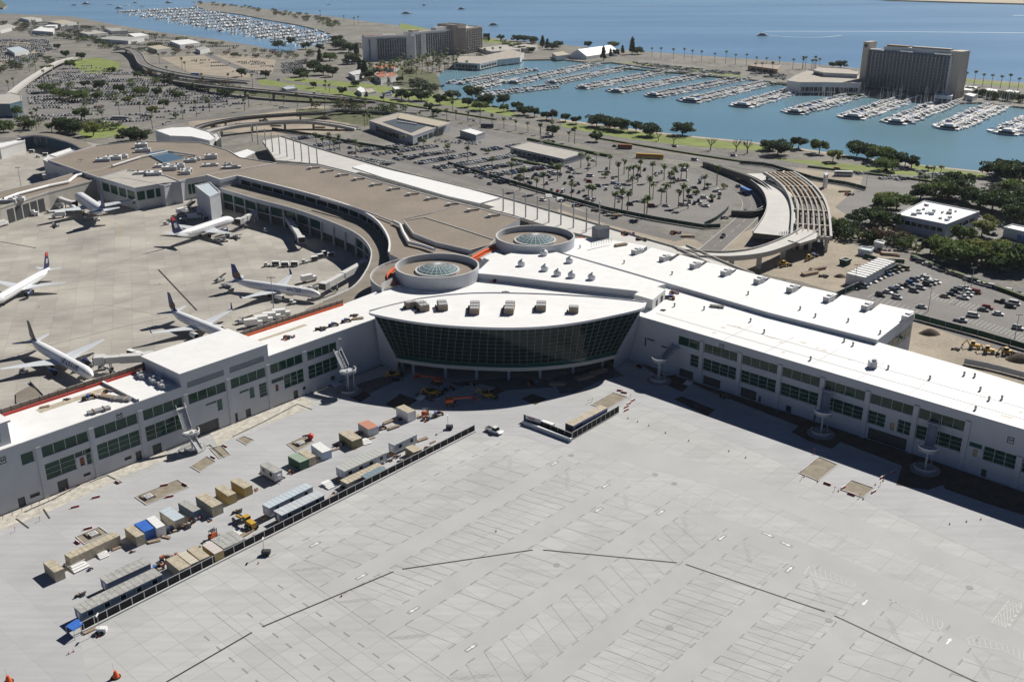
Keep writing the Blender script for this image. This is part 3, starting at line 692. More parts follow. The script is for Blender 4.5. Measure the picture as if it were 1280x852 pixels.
# ---------------- central lower roof and left concourse
cl = thing('concourse_building', 'white roofed concourse wing with raised block, left of the curved glass hall', 'building', (*WL.w2(60, -10), 0))
LZ = 18.1
a_c = 133.6
ops, wins, gops, lops = [], [], [], []
bay = lambda i: (9.6+15.05*i)
wins.append((4.9, 8.4, 11.9, 15.1, 1, 1))
for i in range(0, 7):
    a0, a1 = bay(i)+.9, bay(i+1)-.9
    if i in (3, 4): wins.append((a0, a1, 11.8, 15.0, 4, 1))
    elif i == 6: wins += [(a0, a1-.4, 11.8, 15, 4, 1)]
    else: wins.append((a0, a1, 11.9, 15.1, 4, 1))
    if i in (0,): wins += [(a0, a0+8.6, 5, 9.8, 2, 3), (a0+11.6, a1, 5, 9.8, 1, 3), (a0+8.6, a1, 8.3, 9.8, 2, 1)]; ops.append((a0+9.7, a0+11, 5.3, 7.9))
    elif i in (1, 2): wins.append((a0, a1, 5, 9.8, 4, 3))
    elif i in (3,): lops += [(a0+5.5, a0+9.5, 9.3, 9.9), (a0+9.5, a0+11.4, 6.2, 9.9)]
    elif i == 4: lops += [(a0+2.8, a0+6.5, 9.2, 9.9), (a0+6.5, a0+8.4, 6.2, 9.9)]; wins.append((a0+10.2, a1, 5.2, 9.9, 1, 4))
    elif i == 5: wins += [(a0+5, a1, 5, 9.8, 3, 3), (a0, a0+5, 8.4, 9.8, 1, 1)]; ops.append((a0+1.4, a0+2.6, 5.3, 7.6))
    elif i == 6: wins.append((a0, a1-.4, 5, 9.8, 4, 3))
gops = [(2, 4, .2, 3), (5.3, 8, 1.6, 2.7), (13, 16, .2, 3.4), (20.5, 22.6, 1.8, 2.7), (36.5, 38.5, .2, 3.2), (33, 35.2, 1.8, 2.8), (42, 45, .2, 3.2), (57, 65, .2, 4), (75, 77, .3, 3), (71, 72, .3, 3.2), (94, 96, .2, 3), (98, 99.5, 2, 3.2), (110, 112, 1.4, 3)]
louv = [(bay(3)+1, bay(4)-1, 17.2, 19.1), (bay(4)+1, bay(5)-1, 17.2, 19.1)]
mb = MB(); cells(WL, mb, -45, a_c, 0, LZ-.9, [x[:4] for x in wins]+gops+ops+lops, 'wall'); part(cl, 'wall', mb)
for x in wins: window(WL, cl, *x)
for g in lops: window(WL, cl, *g, 1, 1, glass='glassg')
for g in ops:
    mb = MB(); mb.face([WL.w(g[0], -.3, g[2]), WL.w(g[1], -.3, g[2]), WL.w(g[1], -.3, g[3]), WL.w(g[0], -.3, g[3])], mat("primer brown door", (.20, .07, .045))); part(cl, 'door', mb)
for g in gops:
    mb = MB(); mb.face([WL.w(g[0], -.4, g[2]), WL.w(g[1], -.4, g[2]), WL.w(g[1], -.4, g[3]), WL.w(g[0], -.4, g[3])], 'dkmetal'); part(cl, 'service_door', mb)
for i in range(0, 8):
    mb = MB(); a = bay(i); WL.box(mb, a-.7, a+.7, 0, .35, 0, 15.6 if i not in (3, 4, 5) else 15.6, 'wall'); part(cl, 'pilaster', mb)
for (x, y) in [(150.5, 520), (0, 572)]: pass
gate_mark(WL, cl, 33.5, 16.4); gate_mark(WL, cl, 0.3, 15.3)
# footprint
inner = PP([(470, 352), (400, 372), (300, 408)], LZ)       # rear roof edge
D_L = 20.9
roofL = [WL.w2(-45, -.5), WL.w2(a_c, -.5), WR.w2(-26, -.5)] + PP([(800, 367), (760, 360), (700, 353.5), (640, 346), (594, 341)], LZ) + PP([(560, 347), (520, 352), (490, 357)], LZ) + [WL.w2(134, -D_L), WL.w2(-45, -D_L)]
mb = MB(); mb.prism(roofL, LZ-.9, LZ+.05, 'wall', 'white'); part(cl, 'roof', mb)
mb = MB(); mb.prism([WL.w2(-45, -1.3), WL.w2(a_c, -1.3), WR.w2(-26, -1.3)] + roofL[3:], 0, LZ-.9, 'wall'); part(cl, 'core_wall', mb)
mb = MB(); WL.box(mb, -45, bay(3)-.9, .0, .1, LZ-1.1, LZ+.2, 'wall', 'white'); WL.box(mb, bay(5)+.7, a_c, .0, .1, LZ-1.1, LZ+.2, 'wall', 'white'); part(cl, 'parapet', mb)
mb = MB(); WL.box(mb, 39.6, 40.3, -D_L, -.5, LZ, LZ+.9, 'wall', 'white'); part(cl, 'roof_step', mb)
mb = MB(); WL.box(mb, 18, 39, -17.5, -14.5, LZ, LZ+.09, 'tan'); WL.box(mb, 86, 112, -15, -13.2, LZ, LZ+.09, 'tan'); part(cl, 'roof_membrane_strip', mb)
# raised block
b0, b1 = bay(3)-.9, bay(5)+.7; BZ = 22.4
q = [WL.w2(b0, .0), WL.w2(b1, .0), P(289.9, 412.7, BZ)[:2], P(182.8, 446, BZ)[:2]]
dpt = 21.6
mb = MB(); WL.box(mb, b0, b1, -dpt, -.5, LZ-.8, BZ-.25, 'wall'); 
cells(WL, mb, b0, b1, LZ-.9, BZ-.25, louv, 'wall'); part(cl, 'raised_block', mb)
mb = MB(); WL.box(mb, b0-.1, b1+.1, -dpt-.1, .12, BZ-.25, BZ+.1, 'wall', 'white'); part(cl, 'block_roof', mb)
louv2 = [(bay(3)+1, bay(4)-1), (bay(4)+1, bay(5)-1)]
for (x0, x1) in louv2:
    mb = MB(); WL.box(mb, x0, x1, -.3, -.25, 17.2, 19.1, mat("louvre grey", (.16, .175, .2), .5))
    for k in range(8): WL.box(mb, x0, x1, -.25, -.12, 17.3+k*.23, 17.38+k*.23, 'wall')
    part(cl, 'louvre', mb)
mb = MB(); WL.box(mb, b0-.06, b0-.02, -21.5, -20, LZ, LZ+2.4, 'black'); part(cl, 'roof_door', mb)
# ductwork in the shade at the block's left wall
for i, (a, n) in enumerate(((b0-3.5, -16), (b0-3.2, -9.5), (b0-3.4, -4.5))):
    mb = MB(); p = WL.w(a, n, LZ+.05); mb.box((0, 0, 0), (3.4, 2.2, 1.3), 0, 'metal'); mb.tube((-2.6, .4, .6), (-.5, .4, .6), .45, .45, 8, 'metal'); mb.tube((.3, 0, 1.2), (.3, 0, 2.0), .5, .35, 8, 'metal')
    solo('roof_duct_unit', mb, f'grey duct unit in the raised block shadow, {ordn(3-i)} from the roof front edge', 'roof unit', 'duct units beside the raised block', loc=p).rotation_euler = (0, 0, WL.ang+1.4)
# orange/red edge strip and railing along the rear deck of the left wing
DZ = 12.5
rail_px = [(-60, 536), (27, 507), (60, 496), (120, 476), (180, 456), (240, 435), (301, 414), (357, 395), (405, 376), (440, 360), (465, 346)]
deck_in = [WL.w2(-45, -D_L), WL.w2(125, -D_L)]
# ---------------- curved glass hall
rt = thing('glass_hall', 'big curved hall with leaning dark glass front and white lens shaped roof', 'building', (0, 330, 0))
GZ = 22.0
def topc(u):   # u 0..1 left to right along the roof rim
    return tuple(PP([seg2(TOP, u)], GZ)[0])
def seg2(T, u):
    x = u*(len(T)-1); i = min(int(x), len(T)-2); f = x-i
    p0_, p1_, p2_, p3_ = T[max(0, i-1)], T[i], T[i+1], T[min(len(T)-1, i+2)]
    return tuple(.5*((2*b)+(-a+c)*f+(2*a-5*b+4*c-d)*f*f+(-a+3*b-3*c+d)*f**3) for a, b, c, d in zip(p0_, p1_, p2_, p3_))
TOP = [(468, 391.5), (510, 399.5), (552, 404.6), (596, 407.3), (640, 408.2), (684, 406.2), (726, 400.8), (765, 393.2), (801, 384.5)]
BOT = [(497, 447), (515, 450.3), (548, 454.5), (592, 457.5), (640, 459), (680, 457.6), (718, 453.5), (745, 448.5), (768, 443)]
def botc(u): return P(*seg2(BOT, u), 6.0)[:2]
NV, NH = 36, 10
mb = MB()
rows = []
for j in range(NH+1):
    v = j/NH; rows.append([(*lerp(botc(i/NV), topc(i/NV), v), 6.0+(GZ-.9-6.0)*v) for i in range(NV+1)])
for j in range(NH):
    for i in range(NV):
        mb.face([rows[j][i], rows[j][i+1], rows[j+1][i+1], rows[j+1][i]], 'glassg' if j == 0 else 'glassb')
cw = part(rt, 'curtain_wall', mb)
mb = MB(); nrm = Vector((0, -.12, -.03))
for i in range(NV+1): mb.beam(Vector(rows[1][i])+nrm, Vector(rows[NH][i])+nrm, .09, .12, 'mulld')
for j in range(1, NH+1):
    for i in range(NV): mb.beam(Vector(rows[j][i])+nrm, Vector(rows[j][i+1])+nrm, .08, .07, 'mulld')
part(cw, 'mullion_grid', mb)
# pale stair core seen through the glass as its own reflection panel
# roof slab
backpx = [(806, 377.5), (780, 374.5), (740, 370.8), (700, 368.3), (660, 366.8), (620, 366), (590, 366.4), (560, 368.5), (525, 373), (490, 381), (462, 388.5)]
outer = [PP([seg2([(461, 389.5)]+[(x, y+.9) for x, y in TOP]+[(808, 377.5)], i/40)], GZ)[0] for i in range(41)]
mb = MB(); mb.prism(outer+PP(backpx[1:-1], GZ), GZ-.9, GZ-.05, mat("white rim", (.62, .63, .65), .5), 'white', bottom=True); part(rt, 'roof', mb)
mb = MB(); mb.line(PP(backpx, GZ), .35, GZ-.5, GZ+.3, 'wall'); part(rt, 'roof_gutter', mb)
# core below roof, behind the glass
core = [lerp(botc(i/12), (P(640, 425, 6)[0], botc(i/12)[1]+8), .2) for i in range(13)]
mb = MB(); backy = P(640, 372, GZ)[1]
floor_c = [(*botc(i/16),) for i in range(17)]
mb.prism([(x, y+3.0) for x, y in floor_c]+[(44, backy-6), (-44, backy-6)], 6.4, GZ-1, 'black'); part(rt, 'interior_core', mb)
mb = MB(); mb.line([(x, y+.35) for x, y in floor_c], 1.5, 4.7, 6.0, 'soffit', mtop='wall'); part(rt, 'gallery_beam', mb)
mb = MB(); mb.prism([(x, y+9.5) for x, y in floor_c]+[(40, backy-8), (-40, backy-8)], 0, 4.6, mat("dark entrance timber", (.10, .06, .035), .7, .3, .5)); part(rt, 'entrance_wall', mb)
mb = MB(); mb.prism([(x, y+.8) for x, y in floor_c]+[(40, backy-8), (-40, backy-8)], 4.65, 4.95, 'soffit', bottom=True); part(rt, 'soffit', mb)
for k, (x, y) in enumerate([(503, 462), (517, 466), (557, 471), (596, 474), (636, 474.5), (675, 472.5), (716, 466), (753, 458)]):
    c = P(x, y); mb = MB(); mb.tube((c[0], c[1], 0), (c[0], c[1]+.2, 4.9), .55, .55, 14, 'wall'); part(rt, 'column', mb)
# side cheeks between glass edge and wing ends
for (u, W_, aa) in ((0, WL, a_c), (1, WR, -26)):
    t_, b_ = topc(u), botc(u); g = W_.w2(aa, -.5); mb = MB()
    mb.face([(*b_, 5.0), (*t_, GZ-1), (g[0], g[1], GZ-1), (g[0], g[1], 0), (b_[0], b_[1]+1.5, 0)], mat("pale side panel", (.5, .52, .54), .6, .05, .2)); part(rt, 'side_panel', mb)
# pallets on the lens roof
def pallet_stack(n, dz):
    mb = MB()
    for k in range(n):
        mb.box((0, (k-(n-1)/2)*3.1, 0), (3.4, 2.6, 2.1), 0, 'crate'); mb.box((0, (k-(n-1)/2)*3.1, 2.1), (3.1, 2.4, .25), 0, 'metal')
        for q_ in (-1.5, -.5, .5, 1.5):
            mb.beam((q_, (k-(n-1)/2)*3.1-1.34, .1), (q_, (k-(n-1)/2)*3.1-1.34, 2.9), .12, .1, 'timber')
        mb.beam((-1.9, (k-(n-1)/2)*3.1-1.4, 1.0), (1.9, (k-(n-1)/2)*3.1-1.4, 1.0), .1, .12, 'timber')
        mb.box((-2.2, (k-(n-1)/2)*3.1, 0), (.5, 1.2, .7), 0, 'black')
    return mb
for i, (x, y, n) in enumerate([(512.5, 384, 1), (528, 386, 2), (553, 385, 2), (593.5, 388, 3), (637, 388, 3), (676.5, 386, 2), (717, 390, 1)]):
    c = P(x, y, GZ); o = solo('pallet_stack', pallet_stack(n, 0), f'weathered pallets of roofing material on the lens roof, {ordn(i+1)} from the left', 'pallet stack', 'pallets on the lens roof', loc=(c[0], c[1], GZ-.05)); o.rotation_euler = (0, 0, R([28, 24, 10, 0, -4, -3, -5][i]))
# ---------------- fire stairs and gate platforms on the wings
def to_wing(W_, x, y, z):
    p = P(x, y, z); v = (p[0]-W_.p[0], p[1]-W_.p[1]); return v[0]*W_.d[0]+v[1]*W_.d[1], v[0]*W_.n[0]+v[1]*W_.n[1]
def on_wall(W_, x, y):
    "where the sight line through a pixel meets the wall"
    best = min(((abs(to_wing(W_, x, y, z/4)[1]), z/4) for z in range(0, 72))); return to_wing(W_, x, y, best[1])[0], best[1]
railm = mat("railing mesh", (.30, .32, .35), .5)
def gate_stair(W_, base, ring, top, label, second=None, br=4.2, rr=2.9, col='wall', rail='whitep'):
    a, n0 = to_wing(W_, *base, 0); c = W_.w2(a, n0); zr = min(((abs(Q(c[0], c[1], z/10)[1]-ring[1]), z/10) for z in range(30, 100)))[1]
    ta, tz = on_wall(W_, *top); tz = max(10.5, min(12.2, tz)); o = thing('gate_stair', label, 'stair tower', (*c, 0))
    mb = MB(); mb.disc(c, br, 0, .3, 28, mat('stair base concrete', (.30, .30, .30), .85, .1, .4)); part(o, 'base_slab', mb)
    mb = MB(); mb.tube((*c, .3), (*c, zr+.4), .28, .28, 12, col); part(o, 'column', mb)
    mb = MB(); mb.disc(c, rr-.3, zr-.4, zr-.15, 24, col); part(o, 'platform', mb)
    for z_, r_, nm in ((zr+.6, rr, 'platform_railing'), (1.2, rr+.2, 'base_railing')):
        pts = [(c[0]+r_*math.cos(W_.ang-math.pi/2+t_), c[1]+r_*math.sin(W_.ang-math.pi/2+t_)) for t_ in [(-1.6+3.2*k/18) for k in range(19)]]
        mb = MB(); mb.line(pts, .12, z_-.1, z_+.15 if z_ < 2 else z_+.3, rail)
        mb.line(pts, .06, z_-1.0, z_-.2, railm); part(o, nm, mb)
    for k, t_ in enumerate((-1.2, 1.2)): mb = MB(); mb.beam((c[0]+2.2*math.cos(W_.ang+t_), c[1]+2.2*math.sin(W_.ang+t_), .3), (c[0]+2.2*math.cos(W_.ang+t_), c[1]+2.2*math.sin(W_.ang+t_), zr-.3), .16, .16, col); part(o, 'strut', mb)
    def flight(p_, q_, w_, nm, railc):
        d = Vector((q_[0]-p_[0], q_[1]-p_[1], 0)).normalized(); sx = Vector((-d.y, d.x, 0)); p_, q_ = Vector(p_), Vector(q_); mb = MB(); mb.beam(p_, q_, w_, .2, railm)
        for k in range(16): m_ = p_.lerp(q_, (k+.5)/16)+Vector((0, 0, .16)); mb.beam(m_-sx*w_*.46, m_+sx*w_*.46, .3, .08, col)
        f = part(o, nm, mb)
        for sg in (-1, 1):
            mb = MB(); s_ = sx*sg*w_*.5; mb.beam(p_+s_+Vector((0, 0, 1.15)), q_+s_+Vector((0, 0, 1.15)), .14, .14, railc); mb.beam(p_+s_+Vector((0, 0, .35)), q_+s_+Vector((0, 0, .35)), .08, .5, railm)
            for k in range(6): m_ = p_.lerp(q_, k/5)+s_; mb.beam(m_, m_+Vector((0, 0, 1.15)), .09, .09, railc)
            part(f, 'handrail', mb)
    e = Vector(W_.w(ta, .5, tz)); r3 = Vector((*c, zr)); d = (r3-e); d.z = 0; d.normalize(); flight(e, r3-d*(rr-.6), 2.7, 'flight', rail if second else 'wall')
    mb = MB(); W_.box(mb, ta-1.7, ta+1.7, 0, 1.3, tz-.35, tz-.1, col); part(o, 'landing', mb)
    if second:
        g0 = Vector(P(*second[0], zr)); g1 = Vector(P(*second[1], .3)); flight(g0, g1, 2.4, 'lower_flight', rail)
GS = gate_stair
GS(WR, (1026, 542), (1024.5, 515), (1035, 486), 'round platform stair on the shaded right wall, second from the glass hall')
GS(WR, (1156, 587), (1159, 560), (1169, 524), 'round platform stair on the shaded right wall, third from the glass hall')
GS(WR, (823.7, 476), (823.7, 449), (846, 432), 'round platform stair on the right wall nearest the glass hall, in deep shade')
GS(WL, (241, 561), (241, 540), (224, 508), 'sunlit white two flight gate stair against the raised block wall', second=((237, 543), (250, 564)), col='wallw', br=4.0, rr=2.6)
GS(WL, (436, 490), (435, 463), (420, 438), 'gate stair at the corner left of the glass hall, half in shade', rail='whitep')
# ---------------- end pavilion at the left edge of the picture
pv = thing('end_pavilion', 'taller white roofed pavilion at the left frame edge on the left concourse', 'building', (*P(5, 560)[:2], 0))
mb = MB(); q1 = PP([(-60, 530), (24.5, 507.5), (27, 505), (-40, 480)], 24); 
fr = [P(-40, 566, 20)[:2], P(22, 548, 20)[:2]]
a1p = 4.2
WL.box(mb, -45, a1p, -13, -2.2, LZ, 24.4, 'wall', 'white'); part(pv, 'wall', mb)
mb = MB(); WL.box(mb, -45, a1p+.6, -14, -1.6, 24.4, 24.9, 'wall', 'white'); part(pv, 'roof', mb)
mb = MB(); WL.box(mb, -45, a1p-2.5, -21, -14.2, LZ, 26.4, 'wall', 'white'); part(pv, 'upper_block', mb)
for (x0, x1, z0, z1) in ((-8, 1.8, 21.2, 23.4), (-1.0, 1.6, 19.6, 21.0), (-14, -4, 18.6, 20.2)):
    mb = MB(); WL.box(mb, x0, x1, -2.2, -2.12, z0, z1, 'glass'); part(pv, 'window', mb)
# ================================================================ OLD TERMINAL, ROUND TOWERS, RAMPS
UZ, TZ2 = 16.8, 12.0
arcA = smooth([(258, 219), (276, 225), (297, 220), (320, 225.5), (370, 238), (420, 252), (450, 263), (470, 275), (482, 290), (487, 303), (488, 316)], 4)
# the straight start is kept angular
arcA = [(258, 219), (276, 225), (297, 220)] + [q for q in smooth([(297, 220), (320, 225.5), (370, 238), (420, 252), (450, 263), (470, 275), (482, 290), (487, 303), (486, 316)], 4)][1:]
rearA = [(345, 204), (399, 207), (440, 217), (475, 227), (560, 250), (650, 273)]
ot = thing('old_terminal', 'older terminal with long brown roof and curved glazed apron front', 'building', (*P(400, 300)[:2], 0))
main = PP(arcA, UZ) + PP([(500, 323), (545, 322), (596, 318), (618, 303), (628, 284)], UZ) + PP(rearA[::-1], UZ)
mb = MB(); mb.prism(main, UZ-1.2, UZ-.3, 'wall', 'brown'); part(ot, 'roof', mb)
mb = MB(); mb.line(PP(arcA, UZ), .8, UZ-1.4, UZ+.5, 'wall', mtop='white'); mb.line(PP([(345, 204), (258, 219)], UZ), .5, UZ-.3, UZ+.1, 'white'); mb.line(PP(rearA, UZ), .5, UZ-.6, UZ+.05, 'white'); part(ot, 'parapet', mb)
mb = MB(); mb.prism(main, 0, UZ-1.2, 'wall'); part(ot, 'wall', mb)
# dark clerestory bays along the curve
cA = PP(arcA[3:], UZ); bays_ = along(cA, n=20)
for k in range(0, 19):
    (p_, h_), (q_, _) = bays_[k], bays_[k+1]
    u = Vector((q_[0]-p_[0], q_[1]-p_[1])).normalized(); nn = Vector((u.y, -u.x))
    if nn.y > 0 and nn.x > 0: nn = -nn
    a = Vector(p_)+u*.5+nn*.12; b_ = Vector(q_)-u*.5+nn*.12
    mb = MB(); mb.face([(a.x, a.y, 12.4), (b_.x, b_.y, 12.4), (b_.x, b_.y, 15.0), (a.x, a.y, 15.0)], 'glassb'); part(ot, 'clerestory_window', mb)
# lower storey with the terrace roof
outB = smooth([(262, 232), (290, 240), (320, 249), (370, 262), (420, 280), (448, 294), (462, 309), (464, 322), (457, 340), (440, 360), (405, 377)], 4)
lt = thing('old_terminal', 'lower curved storey with brown terrace roof and gate windows facing the apron', 'building', (*P(420, 290)[:2], 0))
wl_back = [WL.w2(125, -D_L), WL.w2(-45, -D_L)]
railP = PP([(385, 385)], TZ2)
terr = PP(outB, TZ2) + railP + [WL.w2(88, -D_L-.1), WL.w2(131, -D_L-.1)] + PP([(500, 357), (512, 342), (500, 326)], TZ2) + PP(arcA[3:][::-1], UZ)
mb = MB(); mb.prism(terr, TZ2-1.6, TZ2, 'wall', 'brownd'); part(lt, 'terrace_roof', mb)
oB = PP(outB, TZ2)
ob2 = []
for i, p in enumerate(oB):
    a = oB[max(0, i-1)]; c = oB[min(len(oB)-1, i+1)]; u = Vector((c[0]-a[0], c[1]-a[1])).normalized(); nn = Vector((-u.y, u.x))
    if nn.dot(Vector((P(520, 300)[0]-p[0], P(520, 300)[1]-p[1]))) < 0: nn = -nn
    ob2.append((p[0]+nn.x*1.2, p[1]+nn.y*1.2))
mb = MB(); mb.prism(ob2 + [WL.w2(90, -D_L-.2), WL.w2(125, -D_L-.2)] + PP(arcA[3:][::-1], UZ), 4.2, TZ2-1.6, 'wall'); part(lt, 'upper_wall', mb)
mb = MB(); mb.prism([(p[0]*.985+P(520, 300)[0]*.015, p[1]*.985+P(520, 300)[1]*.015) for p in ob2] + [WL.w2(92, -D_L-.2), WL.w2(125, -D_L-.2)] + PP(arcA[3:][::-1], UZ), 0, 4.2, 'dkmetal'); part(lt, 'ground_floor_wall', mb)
mb = MB(); mb.line(oB, .5, TZ2-1.9, TZ2+.45, 'wall', mtop='wallw'); part(lt, 'parapet', mb)
bb = along(ob2, n=22)
for k in range(0, 21):
    (p_, h_), (q_, _) = bb[k], bb[k+1]; u = Vector((q_[0]-p_[0], q_[1]-p_[1])).normalized(); nn = Vector((u.y, -u.x))
    cc = Vector(P(520, 300)[:2])-Vector(p_)
    if nn.dot(cc) > 0: nn = -nn
    if k not in (9, 10, 11):
        a = Vector(p_)+u*.5+nn*.1; b_ = Vector(q_)-u*.5+nn*.1
        mb = MB(); mb.face([(a.x, a.y, 5.0), (b_.x, b_.y, 5.0), (b_.x, b_.y, 9.6), (a.x, a.y, 9.6)], 'glass'); part(lt, 'gate_window', mb)
    mb = MB(); c = Vector(p_)+nn*.6; mb.box((c.x, c.y, 0), (.8, .8, TZ2-1.8), math.atan2(u.y, u.x), 'wall'); part(lt, 'column', mb)
# rail posts and the orange strip on the deck behind the left concourse
def rail(pts, label, col, zb):
    mb = MB(); mb.line(pts, .08, zb+.8, zb+2.2, 'railpanel'); o = solo('roof_railing', mb, label, 'railing', 'mesh railings on the rear roof edge', loc=(*pts[0], zb), world=True)
    mb = MB()
    for (p_, h_) in along(pts, step=2.6): mb.beam((p_[0]+.1, p_[1]-.15, zb), (p_[0]+.1, p_[1]-.15, zb+2.5), .13, .13, 'dkmetal')
    mb.line(pts, .14, zb+2.2, zb+2.32, 'wallw'); part(o, 'post_row', mb)
    mb = MB(); mb.line([(p[0]+.25, p[1]-.35) for p in pts], .3, zb, zb+.85, col); part(o, 'barrier_base', mb)
rail([WL.w2(4.5, -D_L+.3), WL.w2(b0-.1, -D_L+.3)], 'brown mesh railing with a red base on the roof edge left of the raised block', 'red', LZ)
rail([WL.w2(b1+.1, -D_L+.3), WL.w2(112, -D_L+.3), WL.w2(134, -D_L+.6)], 'brown mesh railing with an orange base on the roof edge right of the raised block', 'orange', LZ)
# sunken roof and its upstand
mb = MB(); sr = PP([(505, 276), (531, 272), (560, 281), (618, 300), (612, 306), (588, 313), (545, 303), (517, 292)], UZ+1.4); mb.prism(sr, UZ-.3, UZ+1.3, 'wall', 'brown'); mb.line(sr, .35, UZ+1.0, UZ+1.7, 'wall', closed=True, mtop='wallw'); part(ot, 'raised_roof', mb)
mb = MB(); dd = PP([(492, 277), (500, 281), (504, 291), (511, 303), (528, 307), (543, 312)], UZ+1)
for i in range(len(dd)-1): mb.tube((*dd[i], UZ+1.0), (*dd[i+1], UZ+1.0), .8, .8, 8, 'whitep')
part(ot, 'duct', mb)
mb = MB(); dd = PP([(400, 247), (440, 257.5), (470, 268), (490, 276)], UZ+1)
for i in range(len(dd)-1): mb.tube((*dd[i], UZ+.6), (*dd[i+1], UZ+.6), .45, .45, 8, 'wallw')
part(ot, 'duct', mb)
mb = MB(); mb.line(PP([(503, 274), (540, 266), (566, 258)], UZ), .25, UZ-.3, UZ+.12, 'wallw'); part(ot, 'roof_seam', mb)
for i, (x, y) in enumerate([(388, 209), (405, 213), (424, 218), (444, 223), (466, 230), (488, 235.5), (511, 242), (535, 247.5), (561, 254.5), (586, 262), (612, 269)]):
    c = P(x, y+2, UZ); o = solo('roof_beacon_unit', MB(), f'small white roof unit with side bracket, {ordn(i+1)} from the left on the brown roof', 'roof unit', 'small units along the brown roof', loc=(c[0], c[1], UZ-.3))
    mb = MB(); mb.box((0, 0, 0), (1.6, 1.6, 1.5), 0, 'metal', 'whitep'); mb.beam((.8, .6, .6), (5.2, 2.6, .6), .5, .6, 'dkmetal'); mb.box((-1.6, -.6, 0), (1.2, 1.0, .8), .3, 'metal'); o.data = mb.mesh('roof_beacon_unit')
# ---------------- two round towers with glass domes
def drum(cx, cy, zt, rx_px, domepx, label, dl):
    c = P(cx, cy, zt); c2 = P(cx+rx_px, cy, zt); r = c2[0]-c[0]
    o = thing('round_tower', label, 'building', (c[0], c[1], 0)); n = 56
    circ = lambda rr: [(c[0]+rr*math.cos(2*math.pi*i/n), c[1]+rr*math.sin(2*math.pi*i/n)) for i in range(n)]
    mb = MB(); mb.line(circ(r-.3), .6, 0, zt, 'wall', closed=True, mtop='wallw'); part(o, 'wall', mb)
    mb = MB(); mb.prism(circ(r-.6), zt-3.4, zt-2.6, 'brown'); part(o, 'roof', mb)
    rd_ = r*domepx; zb = zt-2.6; nd = 24
    mb = MB(); mb.disc((c[0], c[1]), rd_+.5, zb-.1, zb+.8, nd, 'wallw'); k_ = part(o, 'dome_curb', mb)
    prof = [(1.0, .7), (.86, 1.3), (.66, 2.0), (.42, 2.6), (.18, 3.0), (.02, 3.1)]
    rows = [[(c[0]+rd_*a*math.cos(2*math.pi*i/nd), c[1]+rd_*a*math.sin(2*math.pi*i/nd), zb+z) for i in range(nd)] for a, z in prof]
    mb = MB(); mb.grid(rows, 'dome', True, smooth=False); d_ = part(o, 'glass_dome', mb)
    mb = MB()
    for i in range(nd):
        for j in range(len(prof)-1): 
            mb.beam(Vector(rows[j][i])+Vector((0, 0, .05)), Vector(rows[j+1][i])+Vector((0, 0, .05)), .2, .14, 'wallw')
            if j in (1, 2, 3): mb.beam(rows[j][i], rows[j][(i+1) % nd], .16, .14, 'wallw')
    part(d_, 'rib_frame', mb)
    return c, r
d1c, d1r = drum(546.5, 331, 23.5, 52.5, .50, 'round drum tower with glass dome nearest the curved glass hall', '')
d2c, d2r = drum(669, 294, 23.5, 49.5, .50, 'round drum tower with glass dome farther back beside the flagpoles', '')
# collar roof round the left side of the first tower
mb = MB(); c = d1c
arc_ = [(c[0]+(d1r+5.5)*math.cos(a), c[1]+(d1r+5.5)*math.sin(a)) for a in [R(95+k*9) for k in range(15)]]
mb.line(arc_, 8.5, 8, 19.0, 'wall', mtop='brownd'); o = solo('collar_deck', mb, 'curved brown roofed collar wrapped round the left side of the nearer drum tower', 'building', loc=(c[0], c[1], 0), world=True)
arc2 = [(c[0]+(d1r+9.8)*math.cos(a), c[1]+(d1r+9.8)*math.sin(a)) for a in [R(95+k*9) for k in range(15)]]
mb = MB(); mb.line(arc2, .4, 17.5, 19.9, 'wall', mtop='wallw'); part(o, 'parapet', mb)
arc3 = [(c[0]+(d1r+2.8)*math.cos(a), c[1]+(d1r+2.8)*math.sin(a)) for a in [R(150+k*9) for k in range(8)]]
mb = MB(); mb.line(arc3, 1.3, 19.02, 19.9, 'orange'); solo('barrier_strip', mb, 'curved orange barrier on the collar deck beside the nearer drum tower', 'barrier', 'safety barriers on the roof edge', loc=(*arc3[0], 19), world=True)
mb = MB(); c = d2c; arc_ = [(c[0]+(d2r+4)*math.cos(a), c[1]+(d2r+4)*math.sin(a)) for a in [R(-35+k*9) for k in range(10)]]
mb.line(arc_, 7, 6, 18.0, 'wall', mtop='brownd'); solo('collar_deck', mb, 'small curved collar with white rim on the right side of the farther drum tower', 'building', loc=(c[0], c[1], 0), world=True)
mb = MB(); q_ = PP([(721, 300), (726, 297.5), (731, 299.5), (731, 302)], 18.4); mb.prism(q_, 18, 19, 'red'); solo('barrier_strip', mb, 'short red barrier on the collar right of the farther drum tower', 'barrier', 'safety barriers on the roof edge', loc=(*q_[0], 18), world=True)
mb = MB(); pts = PP([(590, 321), (604, 313), (622, 305)], 19.6); mb.line(pts, 1.6, 18.2, 19.4, 'orange'); mb.line([(p[0]+1.5, p[1]-3) for p in pts], .5, 18.2, 19.5, 'orange'); solo('barrier_strip', mb, 'orange barriers in the slot between the two drum towers', 'barrier', 'safety barriers on the roof edge', loc=(*pts[0], 18), world=True)
mb = MB(); mb.prism(PP([(588, 318), (622, 300), (650, 313), (612, 327)], 18.2), 0, 18.15, 'wall', 'brownd'); solo('link_building', mb, 'low brown roofed link between the two drum towers', 'building', loc=(0, 0, 0), world=True)
